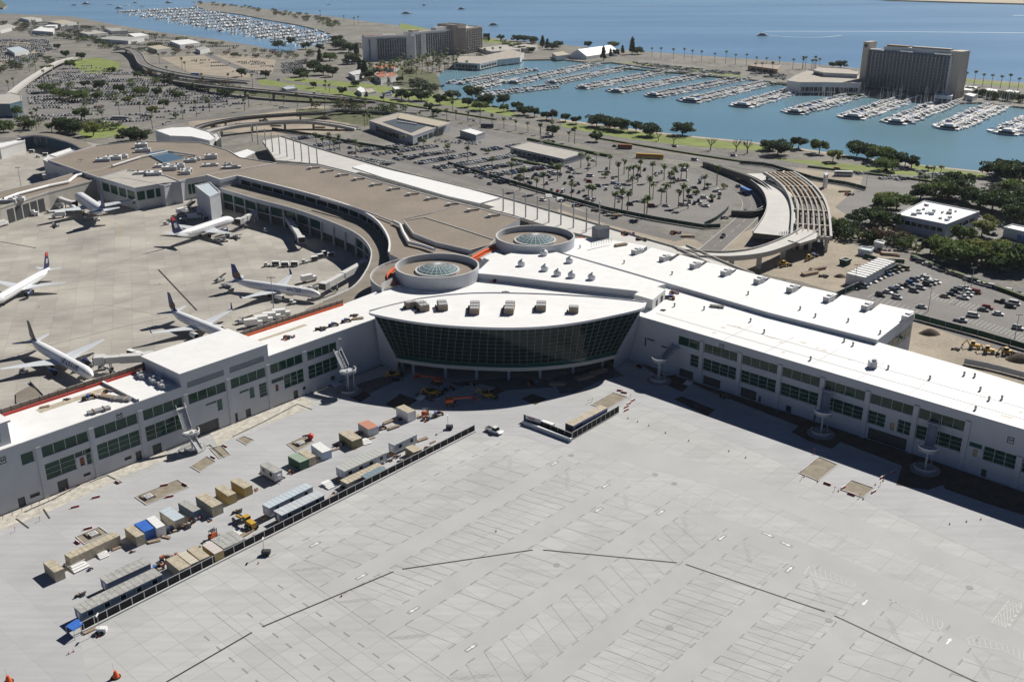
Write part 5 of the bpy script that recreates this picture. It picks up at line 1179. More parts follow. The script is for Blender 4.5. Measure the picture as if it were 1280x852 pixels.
def tug():
    o = thing('baggage_tug', None, 'tug'); mb = MB(); mb.box((0, 0, .4), (2.9, 1.5, .7), 0, 'whitep'); mb.box((-.6, 0, 1.1), (1.2, 1.4, .25), 0, 'dkmetal'); part(o, 'body', mb, False)
    mb = MB(); mb.box((-.4, 0, 1.9), (1.5, 1.4, .1), 0, 'whitep')
    for x in (-1.05, .3):
        for y in (-.6, .6): mb.beam((x, y, 1.1), (x, y, 1.9), .08, .08, 'dkmetal')
    part(o, 'cab_roof', mb, False); wheels(o, (-1, 1), .65, .4); return Proto(o)
def belt_loader():
    o = thing('belt_loader', None, 'belt loader'); mb = MB(); mb.box((0, 0, .5), (4.6, 1.9, .7), 0, 'metal'); mb.box((-1, -.6, 1.2), (1.1, .7, .8), 0, 'whitep'); part(o, 'body', mb, False)
    mb = MB(); mb.beam((-3.2, .3, 1.0), (4.2, .3, 2.8), .9, .3, 'dkmetal'); part(o, 'conveyor', mb, False); wheels(o, (-1.5, 1.5), .85, .4); return Proto(o)
def service_truck():
    o = thing('service_truck', None, 'truck'); mb = MB(); mb.box((2.7, 0, .6), (2.0, 2.2, 1.7), 0, 'whitep', taper=.92); part(o, 'cab', mb, False)
    mb = MB(); mb.box((3.3, 0, 1.5), (.75, 2.0, .65), 0, 'glassb', taper=.9); part(o, 'windscreen', mb, False)
    mb = MB(); mb.box((-.9, 0, 1.0), (5.2, 2.4, 2.4), 0, 'whitep'); part(o, 'cargo_box', mb, False); wheels(o, (-2.2, 2.6), 1.0, .48); return Proto(o)
def stair_truck():
    o = thing('loading_steps', None, 'boarding stairs'); mb = MB(); mb.box((0, 0, .5), (5.5, 2.2, .6), 0, 'metal'); mb.box((-2.1, 0, 1.1), (1.5, 2.0, 1.1), 0, 'whitep'); part(o, 'body', mb, False)
    mb = MB(); mb.beam((-2.8, 0, 1.2), (4.0, 0, 4.0), 2.4, .5, 'dkmetal')
    for s_ in (-1.3, 1.3): mb.beam((-2.8, s_, 2.0), (4.0, s_, 4.8), .12, .5, 'metal')
    part(o, 'ramp', mb, False); wheels(o, (-1.8, 1.8), .9, .42); return Proto(o)
bc, tg, bl, st_, stp = baggage_cart(), tug(), belt_loader(), service_truck(), stair_truck()
def put_px(pr, x, y, ang, label, group=None, z=.03, sc=None):
    c = P(x, y); return pr.put((c[0], c[1], z), R(ang), label, group, sc)
gv = 'baggage carts on the apron'
for i, (x, y, a) in enumerate([(345, 332, 4), (356.5, 333, 3), (368.5, 332.5, 2), (393, 326, 30), (400, 323, 30), (407, 319, 30), (414, 321, 25), (179, 254, 5), (190, 252, 5), (165, 444.5, -30), (174, 447, -30), (57, 195, 8), (40, 191, 8)]):
    nm = ['first cart of the row behind the blue winged airliner', 'second cart of the row behind the blue winged airliner', 'third cart of the row behind the blue winged airliner', 'first in the train by the curved terminal shade', 'second in the train by the curved terminal shade', 'third in the train by the curved terminal shade', 'last in the train by the curved terminal shade', 'left of two under the gate pavilion', 'right of two under the gate pavilion', 'left of two behind the raised roof block', 'right of two behind the raised roof block', 'beside the far narrow link building', 'by the curved glazed pier'][i]
    put_px(bc, x, y, a, 'white baggage cart, '+nm, gv)
for i, (x, y, a, t_) in enumerate([(334, 333, 5, 'small tug at the head of the white cart row'), (381, 329, 30, 'small tug at the left of the cart train'), (378, 363, 40, 'small tug under the jet bridge cab'), (366, 380, 10, 'small tug by the engine of the blue winged airliner'), (250, 263, 60, 'small tug beside the parked loaders'), (33, 258, 10, 'small tug on the far side of the apron')]): put_px(tg, x, y, a, t_, 'baggage tugs on the apron')
for i, (x, y, a, t_) in enumerate([(284, 359, -15, 'belt loader at the tail of the blue winged airliner'), (304, 404, 20, 'belt loader by the deck railing'), (215, 277, 40, 'first belt loader in the row by the small navy finned airliner'), (222, 273, 40, 'second belt loader in the row by the small navy finned airliner'), (235, 270, 10, 'third belt loader in the row by the small navy finned airliner'), (296, 298, -40, 'belt loader below the nose of the small navy finned airliner'), (64, 266, 20, 'belt loader parked among vans by the old pier'), (100, 462, 80, 'belt loader by the bronze finned airliner')]): put_px(bl, x, y, a, t_, 'belt loaders on the apron')
for i, (x, y, a, t_) in enumerate([(340, 400, 15, 'first truck behind the deck railing'), (352, 396, 15, 'second truck behind the deck railing'), (330, 404, 20, 'third truck behind the deck railing'), (228, 267, 60, 'truck in the vehicle cluster beyond the small airliner'), (255, 268, -10, 'red banded truck in the vehicle cluster beyond the small airliner'), (72, 260, 15, 'white truck by the old pier gate'), (3, 283, 70, 'white truck at the left edge of the apron'), (28, 179, 10, 'white truck under the curved glazed pier'), (50, 175, -20, 'second white truck under the curved glazed pier')]): put_px(st_, x, y, a, t_, 'service trucks on the apron')
for i, (x, y, a, t_) in enumerate([(169, 260, -60, 'dark boarding stairs beside the blue finned small airliner'), (287, 297, -50, 'dark boarding stairs by the wing of the small navy finned airliner'), (237, 262, 60, 'boarding stairs in the shade of the metal clad block'), (112, 274, 60, 'boarding stairs behind the small blue finned airliner'), (262, 262, 110, 'boarding stairs beside the curved terminal')]): put_px(stp, x, y, a, t_, 'boarding stairs on the apron')
XG = 'ground service vehicles scattered on the apron'
for i, (k_, x, y, a, t_) in enumerate([(tg, 208, 281, 40, 'tug left of the belt loaders by the small airliner'), (st_, 243, 274, 20, 'truck between the belt loaders and the metal clad block'), (bc, 229, 278, 10, 'cart just above the tail of the small navy finned airliner'), (bc, 258, 275, 30, 'cart beside the boarding stairs near the metal clad block'), (tg, 282, 302, 10, 'tug below the wing of the small navy finned airliner'), (bl, 274, 302, 0, 'belt loader beneath the small navy finned airliner'),
  (st_, 40, 270, 15, 'truck second from the old pier gate'), (st_, 74, 272, 200, 'truck nearest the small blue finned airliner'), (bl, 48, 262, 10, 'belt loader by the old pier dark doors'), (tg, 20, 272, 15, 'tug by the old pier near the left edge'), (bl, 70, 283, -40, 'belt loader at the wing of the small blue finned airliner'), (tg, 122, 276, 20, 'tug behind the small blue finned airliner'),
  (bl, 112, 457, 130, 'belt loader at the far side of the bronze finned airliner'), (tg, 128, 462, 20, 'tug at the nose of the bronze finned airliner'), (tg, 30, 467, 10, 'tug at the wing tip shadow of the bronze finned airliner'), (st_, 317, 408, 20, 'truck first at the left end of the row behind the deck railing'), (bl, 275, 352, 60, 'belt loader close to the tail of the blue globe airliner'), (st_, 386, 352, 35, 'truck beneath the jet bridge serving the blue globe airliner'), (bl, 392, 362, 20, 'belt loader at the jet bridge wheels'),
  (bc, 66, 199, 8, 'cart near the narrow white roofed link'), (tg, 48, 197, 8, 'tug by the curved glazed pier'), (bc, 76, 178, 0, 'cart in the shade of the curved glazed pier'), (st_, 300, 262, -30, 'truck in the shade under the clerestory bays'), (tg, 333, 290, -40, 'tug in the shade near the empty jet bridge')]):
    lab = {bc: 'white baggage ', tg: 'small white ', bl: 'grey ', st_: 'white '}[k_]; put_px(k_, x, y, a, lab+t_, XG)
# ramps on the apron by the bronze finned airliner
mb = MB(); mb.prism(PP([(37, 475), (52, 470.5), (78, 484), (55, 494)], .9), 0, .9, 'apron', 'apron'); solo('blast_ramp', mb, 'raised concrete slab on the apron beside the bronze finned airliner', 'slab', loc=(0, 0, 0), world=True)
mb = MB(); mb.prism(PP([(20, 491), (37, 482), (56, 493), (30, 506), (20, 503)], .5), 0, .5, 'wallw', 'brownd'); solo('low_roof', mb, 'low brown roofed hut behind the end pavilion', 'hut', loc=(0, 0, 0), world=True)
# apron light masts
def mast():
    o = thing('light_mast', None, 'light mast'); mb = MB(); mb.tube((0, 0, 0), (0, 0, 17), .28, .16, 8, 'metal'); part(o, 'pole', mb, False)
    mb = MB(); mb.beam((-2, 0, 17), (2, 0, 17), .2, .2, 'metal')
    for x in (-1.8, -.6, .6, 1.8): mb.box((x, 0, 16.6), (.6, .6, .35), 0, 'dkmetal')
    part(o, 'lamp_head', mb, False); return Proto(o)
ms = mast()
for x, y, t_ in [(27, 236, 'by the old pier jet bridge'), (166, 240, 'in front of the gate pavilion'), (342, 385, 'at the deck railing below the blue winged airliner'), (105, 225, 'between the old pier and the gate pavilion')]: put_px(ms, x, y, 0, 'tall thin apron floodlight mast '+t_, 'floodlight masts on the apron', sc=.8)
# old style taxi lines
mb = MB()
for pl_, w_ in [([(90, 352), (130, 335), (170, 321), (210, 310), (260, 300)], .35), ([(88, 353), (150, 342), (230, 333), (320, 322)], .3), ([(40, 368), (100, 360), (160, 355), (210, 357)], .3), ([(60, 392), (120, 381), (170, 388), (200, 395)], .3), ([(0, 448), (80, 427), (160, 407), (210, 397)], .5), ([(110, 392), (160, 375), (280, 345)], .25)]:
    c = smooth(PP(pl_), 5)
    for i in range(len(c)-1): strip(mb, c[i], c[i+1], w_, mat("apron tyre line", (.24, .21, .17), .9), .05)
for pl_ in [[(24, 424), (38, 431), (60, 445), (104, 471)], [(130, 275), (150, 282), (152, 290), (147, 297)], [(304, 298), (308, 306)]]:
    c = smooth(PP(pl_), 5)
    for i in range(len(c)-1): strip(mb, c[i], c[i+1], .35, mat("taxi line yellow", (.45, .31, .10), .8), .052)
setting("apron_markings", mb)
# ================================================================ CONSTRUCTION YARD IN FRONT OF THE CONCOURSE
def roofbox(px4, h, name, label, side, top, cat='container', grp=None, raise_=0.0, kind='container', windows=0, overhang=0, door_end=True, extra=None, push=0):
    "px4: roof corners, first edge = one long or short side"
    q_ = [Vector(p) for p in PP(px4, h+raise_)]; c = (q_[0]+q_[1]+q_[2]+q_[3])/4-Vector(e2)*push
    ex = ((q_[1]-q_[0])+(q_[2]-q_[3]))/2; ey = ((q_[2]-q_[1])+(q_[3]-q_[0]))/2
    l, w_ = ex.length, ey.length; rz = math.atan2(ex.y, ex.x)
    if w_ > l: rz2 = math.atan2(ey.y, ey.x); l, w_ = w_, l; rz = rz2
    o = thing(name, label, cat, (c.x, c.y, .045), rz, grp)
    mb = MB(); 
    if raise_: mb.box((0, 0, raise_), (l, w_, h), 0, side)
    else: mb.box((0, 0, 0), (l, w_, h), 0, side)
    if kind == 'container':
        n = int(l/.55)
        for s_ in (-1, 1):
            for k in range(n): mb.box((-l/2+(k+.5)*l/n, s_*(w_/2+.02), .2), (.26, .07, h-.4), 0, side)
        for a in (-1, 1):
            for b_ in (-1, 1): mb.box((a*(l/2-.06), b_*(w_/2-.05), 0), (.16, .16, h+.02), 0, side)
    part(o, 'body', mb, False)
    mb = MB(); mb.box((0, 0, raise_+h), (l+overhang, w_+overhang, .12 if kind != 'container' else .05), 0, top)
    n = int(l/1.3)
    for k in range(1, n): mb.box((-l/2+k*l/n, 0, raise_+h+(.12 if kind != 'container' else .05)), (.08, w_+overhang-.1, .04), 0, top)
    part(o, 'roof', mb, False)
    if kind == 'container' and door_end:
        for s_ in (-1, 1):
            mb = MB(); mb.box((-l/2-.03, s_*w_*.24, .15), (.06, w_*.45, h-.3), 0, side)
            for b_ in (-.25, .25): mb.beam((-l/2-.1, s_*w_*.24+b_, .2), (-l/2-.1, s_*w_*.24+b_, h-.2), .05, .05, 'metal')
            part(o, 'door', mb, False)
    if kind == 'trailer':
        mb = MB()
        for k in (-.3, -.22, .25, .32):
            for s_ in (-1, 1): mb.tube((l*k, s_*w_*.35, .4), (l*k, s_*w_*.35+.25, .4), .4, .4, 10, 'tyre')
        mb.box((0, 0, raise_-.25), (l*.98, w_*.8, .25), 0, 'dkmetal'); mb.beam((l/2, 0, .6), (l/2+1.2, 0, .5), .12, .12, 'dkmetal'); part(o, 'chassis', mb, False)
        for s_ in (-1, 1):
            for k in range(windows):
                x = -l/2+l*(k+.5)/windows; mb = MB(); mb.box((x, s_*(w_/2+.02), raise_+1.1), (1.3, .06, 1.0), 0, 'glassb'); 
                for b_ in (-.7, .7): mb.box((x+b_, s_*(w_/2+.04), raise_+1.05), (.1, .08, 1.1), 0, 'whitep')
                part(o, 'window', mb, False)
        mb = MB(); mb.box((-l/2-.02, 0, raise_+.1), (.06, .95, 2.0), 0, 'whitep'); part(o, 'door', mb, False)
        mb = MB(); mb.box((-l/2-.8, 0, 0), (1.3, 1.5, raise_), 0, 'timber'); part(o, 'step', mb, False)
        mb = MB(); mb.box((l/2+.25, 0, raise_+.6), (.45, 1.0, 1.2), 0, 'whitep'); part(o, 'air_conditioner', mb, False)
    return o, l, w_
CG, TG = 'shipping containers in the yard rows', 'office trailers in the yard'
RB = roofbox
RB([(54.4, 704), (65.8, 697.6), (80.2, 710.8), (67.6, 715.2)], 2.7, 'shipping_container', 'tan container standing alone at the near left end of the yard', 'tan', 'tan', grp=CG)
RB([(80.4, 693), (142, 664.5), (150.5, 669), (88, 697.8)], 2.7, 'shipping_container', 'longest tan container, in front of the white box pit', 'tan', 'tan', grp=CG)
RB([(155.7, 660.3), (166, 656), (181, 667.4), (170, 671.7)], 2.7, 'shipping_container', 'tan container touching the blue tarpaulin covered one', 'tan', 'tan', grp=CG)
o, l, w_ = RB([(167, 655.3), (183.3, 648.4), (194.8, 659), (181, 664.5)], 2.6, 'shipping_container', 'container covered by a bright blue tarpaulin', 'tarp', 'tarp', grp=CG)
RB([(184, 647.8), (191.5, 644.4), (207.8, 656), (194.5, 660.8)], 2.8, 'shipping_container', 'white container next to the blue tarpaulin covered one', 'whitep', 'whitep', grp=CG)
RB([(199.7, 638.4), (212, 634), (231.7, 645.3), (217, 652)], 2.7, 'shipping_container', 'tan container with pale blue sheet roof and junk before it', 'tan', 'trailerb', grp=CG)
RB([(223, 628.3), (231.7, 624.5), (251.8, 636), (240.5, 640)], 2.5, 'shipping_container', 'blue sided container with tan roof, left of the tall tan one', mat("steel blue paint", (.10, .16, .25), .6), 'trailerr', grp=CG)
RB([(244.9, 620.8), (256.8, 615), (278.8, 629), (264.4, 634)], 2.9, 'shipping_container', 'tall tan container, first of three tan ones in a row', 'tan', 'tan', grp=CG)
RB([(269.4, 609.5), (278, 605), (295.8, 616.4), (284.5, 620)], 2.7, 'shipping_container', 'mustard sided container, middle of three tan ones', 'tany', 'tan', grp=CG)
RB([(289, 600.8), (297.8, 596.4), (316, 606.5), (304, 610.5)], 2.7, 'shipping_container', 'tan container with white door end, last of three tan ones', 'tany', 'tan', grp=CG)
RB([(324.8, 581.4), (334.8, 577), (352.4, 588), (343, 591.4)], 2.6, 'office_trailer', 'short white office trailer casting a square shadow', 'trailer', 'trailerr', cat='trailer', grp=TG, raise_=.6, kind='trailer', windows=2, overhang=.1)
RB([(358.7, 569.4), (372, 566), (385.7, 574), (375, 578)], 2.6, 'shipping_container', 'dark green container with pale green roof', mat("dark green paint", (.03, .09, .06), .6), mat("pale green roof", (.3, .38, .3), .6), grp=CG)
RB([(373, 565), (382, 562), (394.5, 569.4), (386, 574)], 2.6, 'shipping_container', 'tan container right against the dark green one', 'tan', 'tan', grp=CG)
RB([(388.8, 556), (400, 552), (413, 561.5), (404, 566.6)], 2.6, 'shipping_container', 'pale blue white container beside the red tank pit', mat("pale blue paint", (.42, .52, .66), .6), 'whitep', grp=CG)
RB([(422.7, 541.5), (436.5, 536.4), (451.6, 547), (441.6, 551.5)], 2.7, 'shipping_container', 'olive tan container with clutter on both sides', mat("olive paint", (.23, .20, .11), .6), 'tan', grp=CG)
RB([(448.5, 529.5), (459, 524), (473, 532.7), (460.4, 536.8)], 2.5, 'shipping_container', 'white container with salmon coloured roof', 'trailer', mat("salmon roof", (.52, .24, .16), .7), grp=CG)
RB([(496, 509.4), (503.7, 505), (518.8, 512.6), (510.7, 516.8)], 3.2, 'shipping_container', 'tall white container with cream roof at the head of the yard', 'whitep', 'tan', grp=CG)
RB([(124.8, 721.5), (179.4, 697.6), (187.6, 703.9), (134.2, 729.6)], 2.6, 'office_trailer', 'windowless slate blue trailer at the near left of the yard', mat("slate siding", (.17, .22, .33), .6), 'trailerr', cat='trailer', grp=TG, raise_=.6, kind='trailer', windows=0, overhang=.3)
RB([(96, 760), (195, 714), (206, 720), (105, 770)], 2.6, 'office_trailer', 'longest grey trailer hard against the near end of the fence', mat("blue grey siding", (.16, .24, .33), .6), 'trailerr', cat='trailer', grp=TG, raise_=.5, kind='trailer', windows=5, overhang=.3, push=1.3)
RB([(210.8, 701.6), (224, 696), (241.6, 709), (227.7, 716.2)], 2.6, 'shipping_container', 'first tan container of the joined pair behind the fence', 'tan', 'tan', grp=CG, push=1.3)
RB([(226, 695.5), (235, 690.5), (252, 703), (242.5, 708.5)], 2.6, 'shipping_container', 'second of the joined pair behind the fence, cream roof with grey sheets', 'tan', mat("cream roof", (.56, .52, .42), .7), grp=CG, push=1.3)
RB([(237.5, 689), (248.5, 683.5), (266, 697), (254, 703)], 2.5, 'shipping_container', 'tan container strewn with scrap beside the joined pair', 'tan', 'tan', grp=CG, push=1.3)
RB([(256.6, 684), (266.7, 678), (282.4, 689.6), (272.3, 695.3)], 2.6, 'shipping_container', 'container with mustard side and pinkish white roof by the fence', 'tany', mat("pinkish roof", (.58, .52, .5), .7), grp=CG, push=1.3)
RB([(267, 676.6), (294, 664), (310, 676), (283, 688.5)], 2.5, 'shipping_container', 'broad flat grey roofed container by the fence', mat("grey siding", (.25, .25, .25), .6), 'trailerr', grp=CG, push=1.3)
RB([(328, 630.4), (382, 604), (390.7, 608.4), (336.7, 635.4)], 2.7, 'office_trailer', 'long pale office trailer with three dark windows', 'trailer', 'trailerb', cat='trailer', grp=TG, raise_=.6, kind='trailer', windows=3, overhang=.15)
RB([(347, 641), (398, 615.5), (410, 621), (355.5, 646)], 2.5, 'office_trailer', 'ribbed roof blue grey trailer pressed against the fence', mat("dark blue siding", (.14, .19, .26), .6), 'trailer', cat='trailer', grp=TG, raise_=.5, kind='trailer', windows=3, overhang=.3, push=1.3)
RB([(419.6, 583.5), (470.4, 561), (484, 565.3), (430.9, 589)], 2.7, 'office_trailer', 'large trailer with ribbed grey roof and dark eaves', 'trailer', mat("ribbed grey roof", (.45, .46, .44), .6), cat='trailer', grp=TG, raise_=.6, kind='trailer', windows=4, overhang=.3)
RB([(430, 602), (475.5, 580.4), (484, 585), (437, 607)], 1.9, 'storage_shed', 'low cream roofed shed between the large trailer and the fence', mat("shed grey", (.3, .33, .34), .6), 'tan', cat='shed', raise_=0, kind='shed', overhang=.2, push=1.3)
RB([(455, 597), (480, 584.5), (486, 588), (462, 600)], 2.0, 'storage_shed', 'low shed with blue grey sheet roof beside the fence', mat("shed grey", (.3, .33, .34)), mat("blue grey sheet", (.2, .27, .32), .5), cat='shed', kind='shed', overhang=.2, push=1.3)
RB([(485.5, 553.4), (514, 540), (520.7, 543.5), (493, 556.8)], 2.7, 'office_trailer', 'white office trailer with two windows at the far end of the fence', 'trailer', mat("silver roof", (.45, .47, .47), .6), cat='trailer', grp=TG, raise_=.6, kind='trailer', windows=2, overhang=.1)
RB([(510.6, 561.5), (519.5, 556.5), (529.5, 563.4), (522, 567.8)], 2.4, 'shipping_container', 'small khaki container behind the far end of the fence', mat("khaki paint", (.36, .33, .19), .6), 'tan', grp=CG, push=1.3)
# blue awning
mb = MB(); q_ = PP([(82, 782), (97, 772), (104, 779), (92, 788)], 2.3); mb.prism(q_, 2.2, 2.3, 'navy', 'tarp', bottom=True)
for p in q_: mb.beam((*p, 0), (*p, 2.2), .1, .1, 'metal')
solo('canopy_tent', mb, 'small dark blue awning at the near end of the longest trailer', 'awning', loc=(*q_[0], 0), world=True)
# the yard fence
fa, fb = P(102, 789)[:2], P(593, 539)[:2]
def screen_fence(pts, h, label, panel, grp=None, step=3.05, post='metal', base=None, name='screen_fence', pn=True):
    o = thing(name, label, 'fence', (*pts[0], 0), 0, grp)
    pos = along(pts, step=step)
    for k in range(len(pos)-1):
        if pn and len(pos) < 90:
            mb = MB(); mb.line([pos[k][0], pos[k+1][0]], .05, .25, h, panel); part(o, 'screen_panel', mb)
    if not (pn and len(pos) < 90): mb = MB(); mb.line(pts, .08, .1, h, panel); part(o, 'screen', mb)
    for k, (p, a) in enumerate(pos[:95]):
        mb = MB(); mb.beam((p[0]+math.sin(a)*.1, p[1]-math.cos(a)*.1, 0), (p[0]+math.sin(a)*.1, p[1]-math.cos(a)*.1, h+.15), .15, .15, post); part(o, 'post', mb)
    mb = MB(); mb.line(pts, .16, h, h+.14, post); part(o, 'top_rail', mb)
    if base: mb = MB(); mb.line([(p[0]+.35, p[1]-.35) for p in pts], .45, .02, .45, base); part(o, 'base_board', mb)
    return o
screen_fence([fa, fb], 2.2, 'long black screened fence with pale posts along the trailer yard', 'mesh', base='kerb')
screen_fence([P(655, 526)[:2], P(715, 550)[:2]], 2.3, 'black screened fence on the short left side of the kiosk', 'mesh', grp='kiosk fences', step=2.8)
screen_fence([P(715.4, 549.5)[:2], P(773, 516)[:2]], 2.5, 'black screened fence along the front of the kiosk trailer', 'mesh', grp='kiosk fences', step=2.4)
mb = MB(); mb.line([P(654, 530)[:2], P(714, 552.5)[:2]], .7, .02, 1.3, 'trailer', mtop='white'); solo('water_barrier', mb, 'pale blue white barrier wall at the foot of the kiosk fence', 'barrier', loc=(*P(654, 530)[:2], 0), world=True)
o, l, w_ = RB([(707.8, 528.5), (750.6, 506), (758.5, 510.3), (715.4, 533)], 3.6, 'kiosk_trailer', 'long cream roofed kiosk with lavender blue front and dark end', mat("lavender front", (.20, .23, .42), .5), 'tan', cat='kiosk', kind='shed', overhang=.0)
mb = MB(); mb.box((-l/2-.04, 0, .1), (.08, w_*.98, 3.3), 0, 'black'); part(o, 'shutter', mb, False)
mb = MB(); mb.box((l*-.33, -w_/2-.04, 2.0), (3.2, .05, 1.0), 0, 'navy'); part(o, 'sign_panel', mb, False)
mb = MB(); q_ = PP([(657, 519), (676, 525)], 2.6); mb.line(q_, .12, 1.4, 2.9, 'whitep'); so = solo('site_banner', mb, 'white banner with red stripe on the left corner of the kiosk fence', 'banner', loc=(*q_[0], 0), world=True)
mb = MB(); mb.line([(p[0]+.1, p[1]-.12) for p in lerp_(q_) ] if False else [(lerp(q_[0], q_[1], t)[0]+.1, lerp(q_[0], q_[1], t)[1]-.12) for t in (.15, .6)], .05, 2.0, 2.4, 'red'); part(so, 'stripe', mb)
mb = MB(); q_ = PP([(678, 526), (692, 531)], 1.6); mb.line(q_, 1.2, .1, 1.9, 'trailer', mtop='white'); solo('white_locker', mb, 'white site locker against the short kiosk fence', 'locker', loc=(*q_[0], 0), world=True)
# clutter protos
def pile(kind, seed):
    r_ = random.Random(seed); mb = MB()
    if kind == 'lumber':
        for k in range(9): a = r_.uniform(-.25, .25); z = .1+.22*(k//3); y = (k % 3-.9)*.5; mb.beam((-2.1+r_.uniform(-.3, .3), y, z), (2.1+r_.uniform(-.4, .4), y+a, z), .4, .2, r_.choice(['timber', 'timber', 'tan', 'crate']))
    elif kind == 'junk':
        for k in range(14): mb.box((r_.uniform(-1.8, 1.8), r_.uniform(-1, 1), 0), (r_.uniform(.3, 1.2), r_.uniform(.3, .8), r_.uniform(.2, 1.1)), r_.uniform(0, 3), r_.choice(['dkmetal', 'whitep', 'timber', 'metal', 'crate', 'orange', 'black', 'tarp', 'terracotta']))
    elif kind == 'sheets':
        for k in range(4): mb.beam((r_.uniform(-.6, .2)-1.2, k*.7-1, .2+.15*k), (1.4+r_.uniform(-.3, .3), k*.7-1, .2+.15*k), 1.5, .1, 'whitep')
    elif kind == 'pipes':
        for k in range(8): mb.tube((-2.6, (k % 4)*.42-.6, .2+.38*(k//4)), (2.6, (k % 4)*.42-.6, .2+.38*(k//4)), .18, .18, 8, 'metal')
        mb.box((-1.2, 0, 0), (.15, 2.2, .9), 0, 'timber'); mb.box((1.2, 0, 0), (.15, 2.2, .9), 0, 'timber')
    elif kind == 'spoil':
        n = 14; rows = [[(rr*math.cos(2*math.pi*i/n)*(1+r_.uniform(-.12, .12)), rr*.7*math.sin(2*math.pi*i/n)*(1+r_.uniform(-.12, .12)), zz) for i in range(n)] for rr, zz in ((3.2, 0), (2.4, .7), (1.3, 1.3), (.3, 1.6))]; mb.grid(rows, 'soil', True); mb.face(rows[-1], 'soil')
    return mb
PM = {}
for k_ in ('lumber', 'junk', 'sheets', 'pipes', 'spoil'):
    for sd in range(3): PM[k_, sd] = pile(k_, sd*7+3).mesh(dict(lumber='lumber_stack', junk='scrap_heap', sheets='sheet_stack', pipes='pipe_stack', spoil='spoil_heap')[k_])
def put_pile(k_, sd, x, y, label, ang=0, z=0.0, sc=1.0, grp=None, zz=.05):
    c = P(x, y, z); o = bpy.data.objects.new(PM[k_, sd].name.split('.')[0], PM[k_, sd]); COL.objects.link(o); o.location = (c[0], c[1], z+zz); o.rotation_euler = (0, 0, R(ang)); o.scale = (sc,)*3
    tag(o, label, dict(lumber='lumber stack', junk='scrap heap', sheets='sheet stack', pipes='pipe stack', spoil='spoil heap')[k_], grp); return o
YC = 'heaps of material between the yard containers'
for i, (k_, sd, x, y, a, s_, t_) in enumerate([
 ('sheets', 0, 98, 708, 50, 1.3, 'white sheets leaning in a pile left of the slate blue trailer'), ('sheets', 1, 128, 694, 45, .9, 'white board lying in front of the longest tan container'), ('junk', 0, 88, 705, 20, .8, 'rusty scrap beside the lone tan container'),
 ('junk', 1, 101, 744, 50, .7, 'white scrap near the left end of the slate blue trailer'), ('lumber', 0, 146, 686, 45, .5, 'orange pallets by the end of the longest tan container'), ('junk', 2, 137, 688, 30, .5, 'reddish scrap in front of the longest tan container'),
 ('lumber', 1, 193, 677, 30, .7, 'timber pile in front of the blue tarpaulin container'), ('junk', 0, 215, 663, 30, 1.0, 'junk heap in front of the white container'), ('junk', 1, 232, 659, 40, 1.0, 'orange and dark junk before the pale blue roofed container'), ('junk', 2, 244, 651, 40, .8, 'junk heap before the blue sided container'),
 ('junk', 0, 195, 712, 50, 1.0, 'scrap heap beyond the end of the longest grey trailer'), ('junk', 2, 212, 699, 45, 1.1, 'dark scrap heap beside the joined container pair'), ('junk', 1, 243, 687, 30, .8, 'scrap heap beside the strewn tan container'), ('sheets', 2, 258, 679, 20, .6, 'white drums and sheets by the pinkish roofed container'),
 ('junk', 1, 297, 640, 45, .8, 'scrap near the yellow grader'), ('sheets', 0, 296, 668, 50, .9, 'white sheets below the yellow grader'), ('lumber', 2, 309, 667, 60, .9, 'brown timber stack next to the flat grey roofed container'), ('sheets', 1, 411, 607, 45, 1.1, 'white bags in a timber crib beside the ribbed roof trailer'), ('junk', 0, 427, 612, 40, .8, 'blue scrap by the low cream roofed shed'),
 ('junk', 2, 367, 590, 50, .7, 'gas bottles and scrap beside the short white office trailer'), ('junk', 0, 352, 598, 40, .5, 'small scrap in front of the short white office trailer'), ('lumber', 0, 420, 562, 40, .6, 'yellow planks between the pale blue and olive containers'), ('junk', 1, 425, 556, 30, 1.0, 'dark clutter left of the olive tan container'), ('sheets', 2, 457, 553, 35, .9, 'white sheet stack in front of the olive tan container'),
 ('junk', 2, 449, 543, 30, .8, 'clutter between the olive container and the salmon roofed one'), ('lumber', 1, 465, 548, 40, .5, 'small brown crate stack below the salmon roofed container'), ('junk', 0, 476, 536, 30, .9, 'scrap right of the salmon roofed container'), ('lumber', 2, 486, 528, 45, .9, 'planks laid out between the salmon roofed and tall white containers'), ('lumber', 0, 492, 535, 40, .9, 'tan boards lying in front of the planks'),
 ('junk', 1, 505, 524, 30, .9, 'blue shaded clutter below the tall white container'), ('lumber', 1, 520, 521, 80, .8, 'upright timber by the right corner of the tall white container'), ('junk', 2, 536, 524, 30, 1.0, 'dark scrap right of the tall white container'), ('junk', 0, 546, 519, 40, 1.1, 'large dark scrap heap at the edge of the big shadow'), ('lumber', 2, 528, 550, 40, .8, 'timber beams beyond the white office trailer'), ('lumber', 0, 541, 553, 50, .5, 'orange brown crate beyond the white office trailer'),
 ('junk', 1, 487, 576, 40, .6, 'brown scrap behind the low sheds'), ('junk', 2, 497, 571, 40, .6, 'dark scrap behind the khaki container'), ('junk', 0, 475, 572, 60, .7, 'timber clutter at the end of the large trailer'), ('junk', 1, 382, 545, 30, .5, 'red tank beside the square pit'),
 ('junk', 2, 126, 792, 50, .6, 'white gear at the near end of the fence'), ('lumber', 1, 112, 789, 50, .6, 'tan boards at the near end of the fence')]):
    put_pile(k_, sd, x, y, t_, a, sc=s_, grp=YC)
LG = 'small litter heaps along the yard fence'
lx = [(120, 770), (225, 721), (262, 702), (318, 672), (330, 666), (341, 660), (404, 628), (412, 622), (418, 617), (500, 577), (506, 575), (535, 560), (548, 555), (300, 680), (442, 560), (398, 573), (345, 603), (320, 613), (262, 650), (208, 672), (166, 690), (112, 712)]
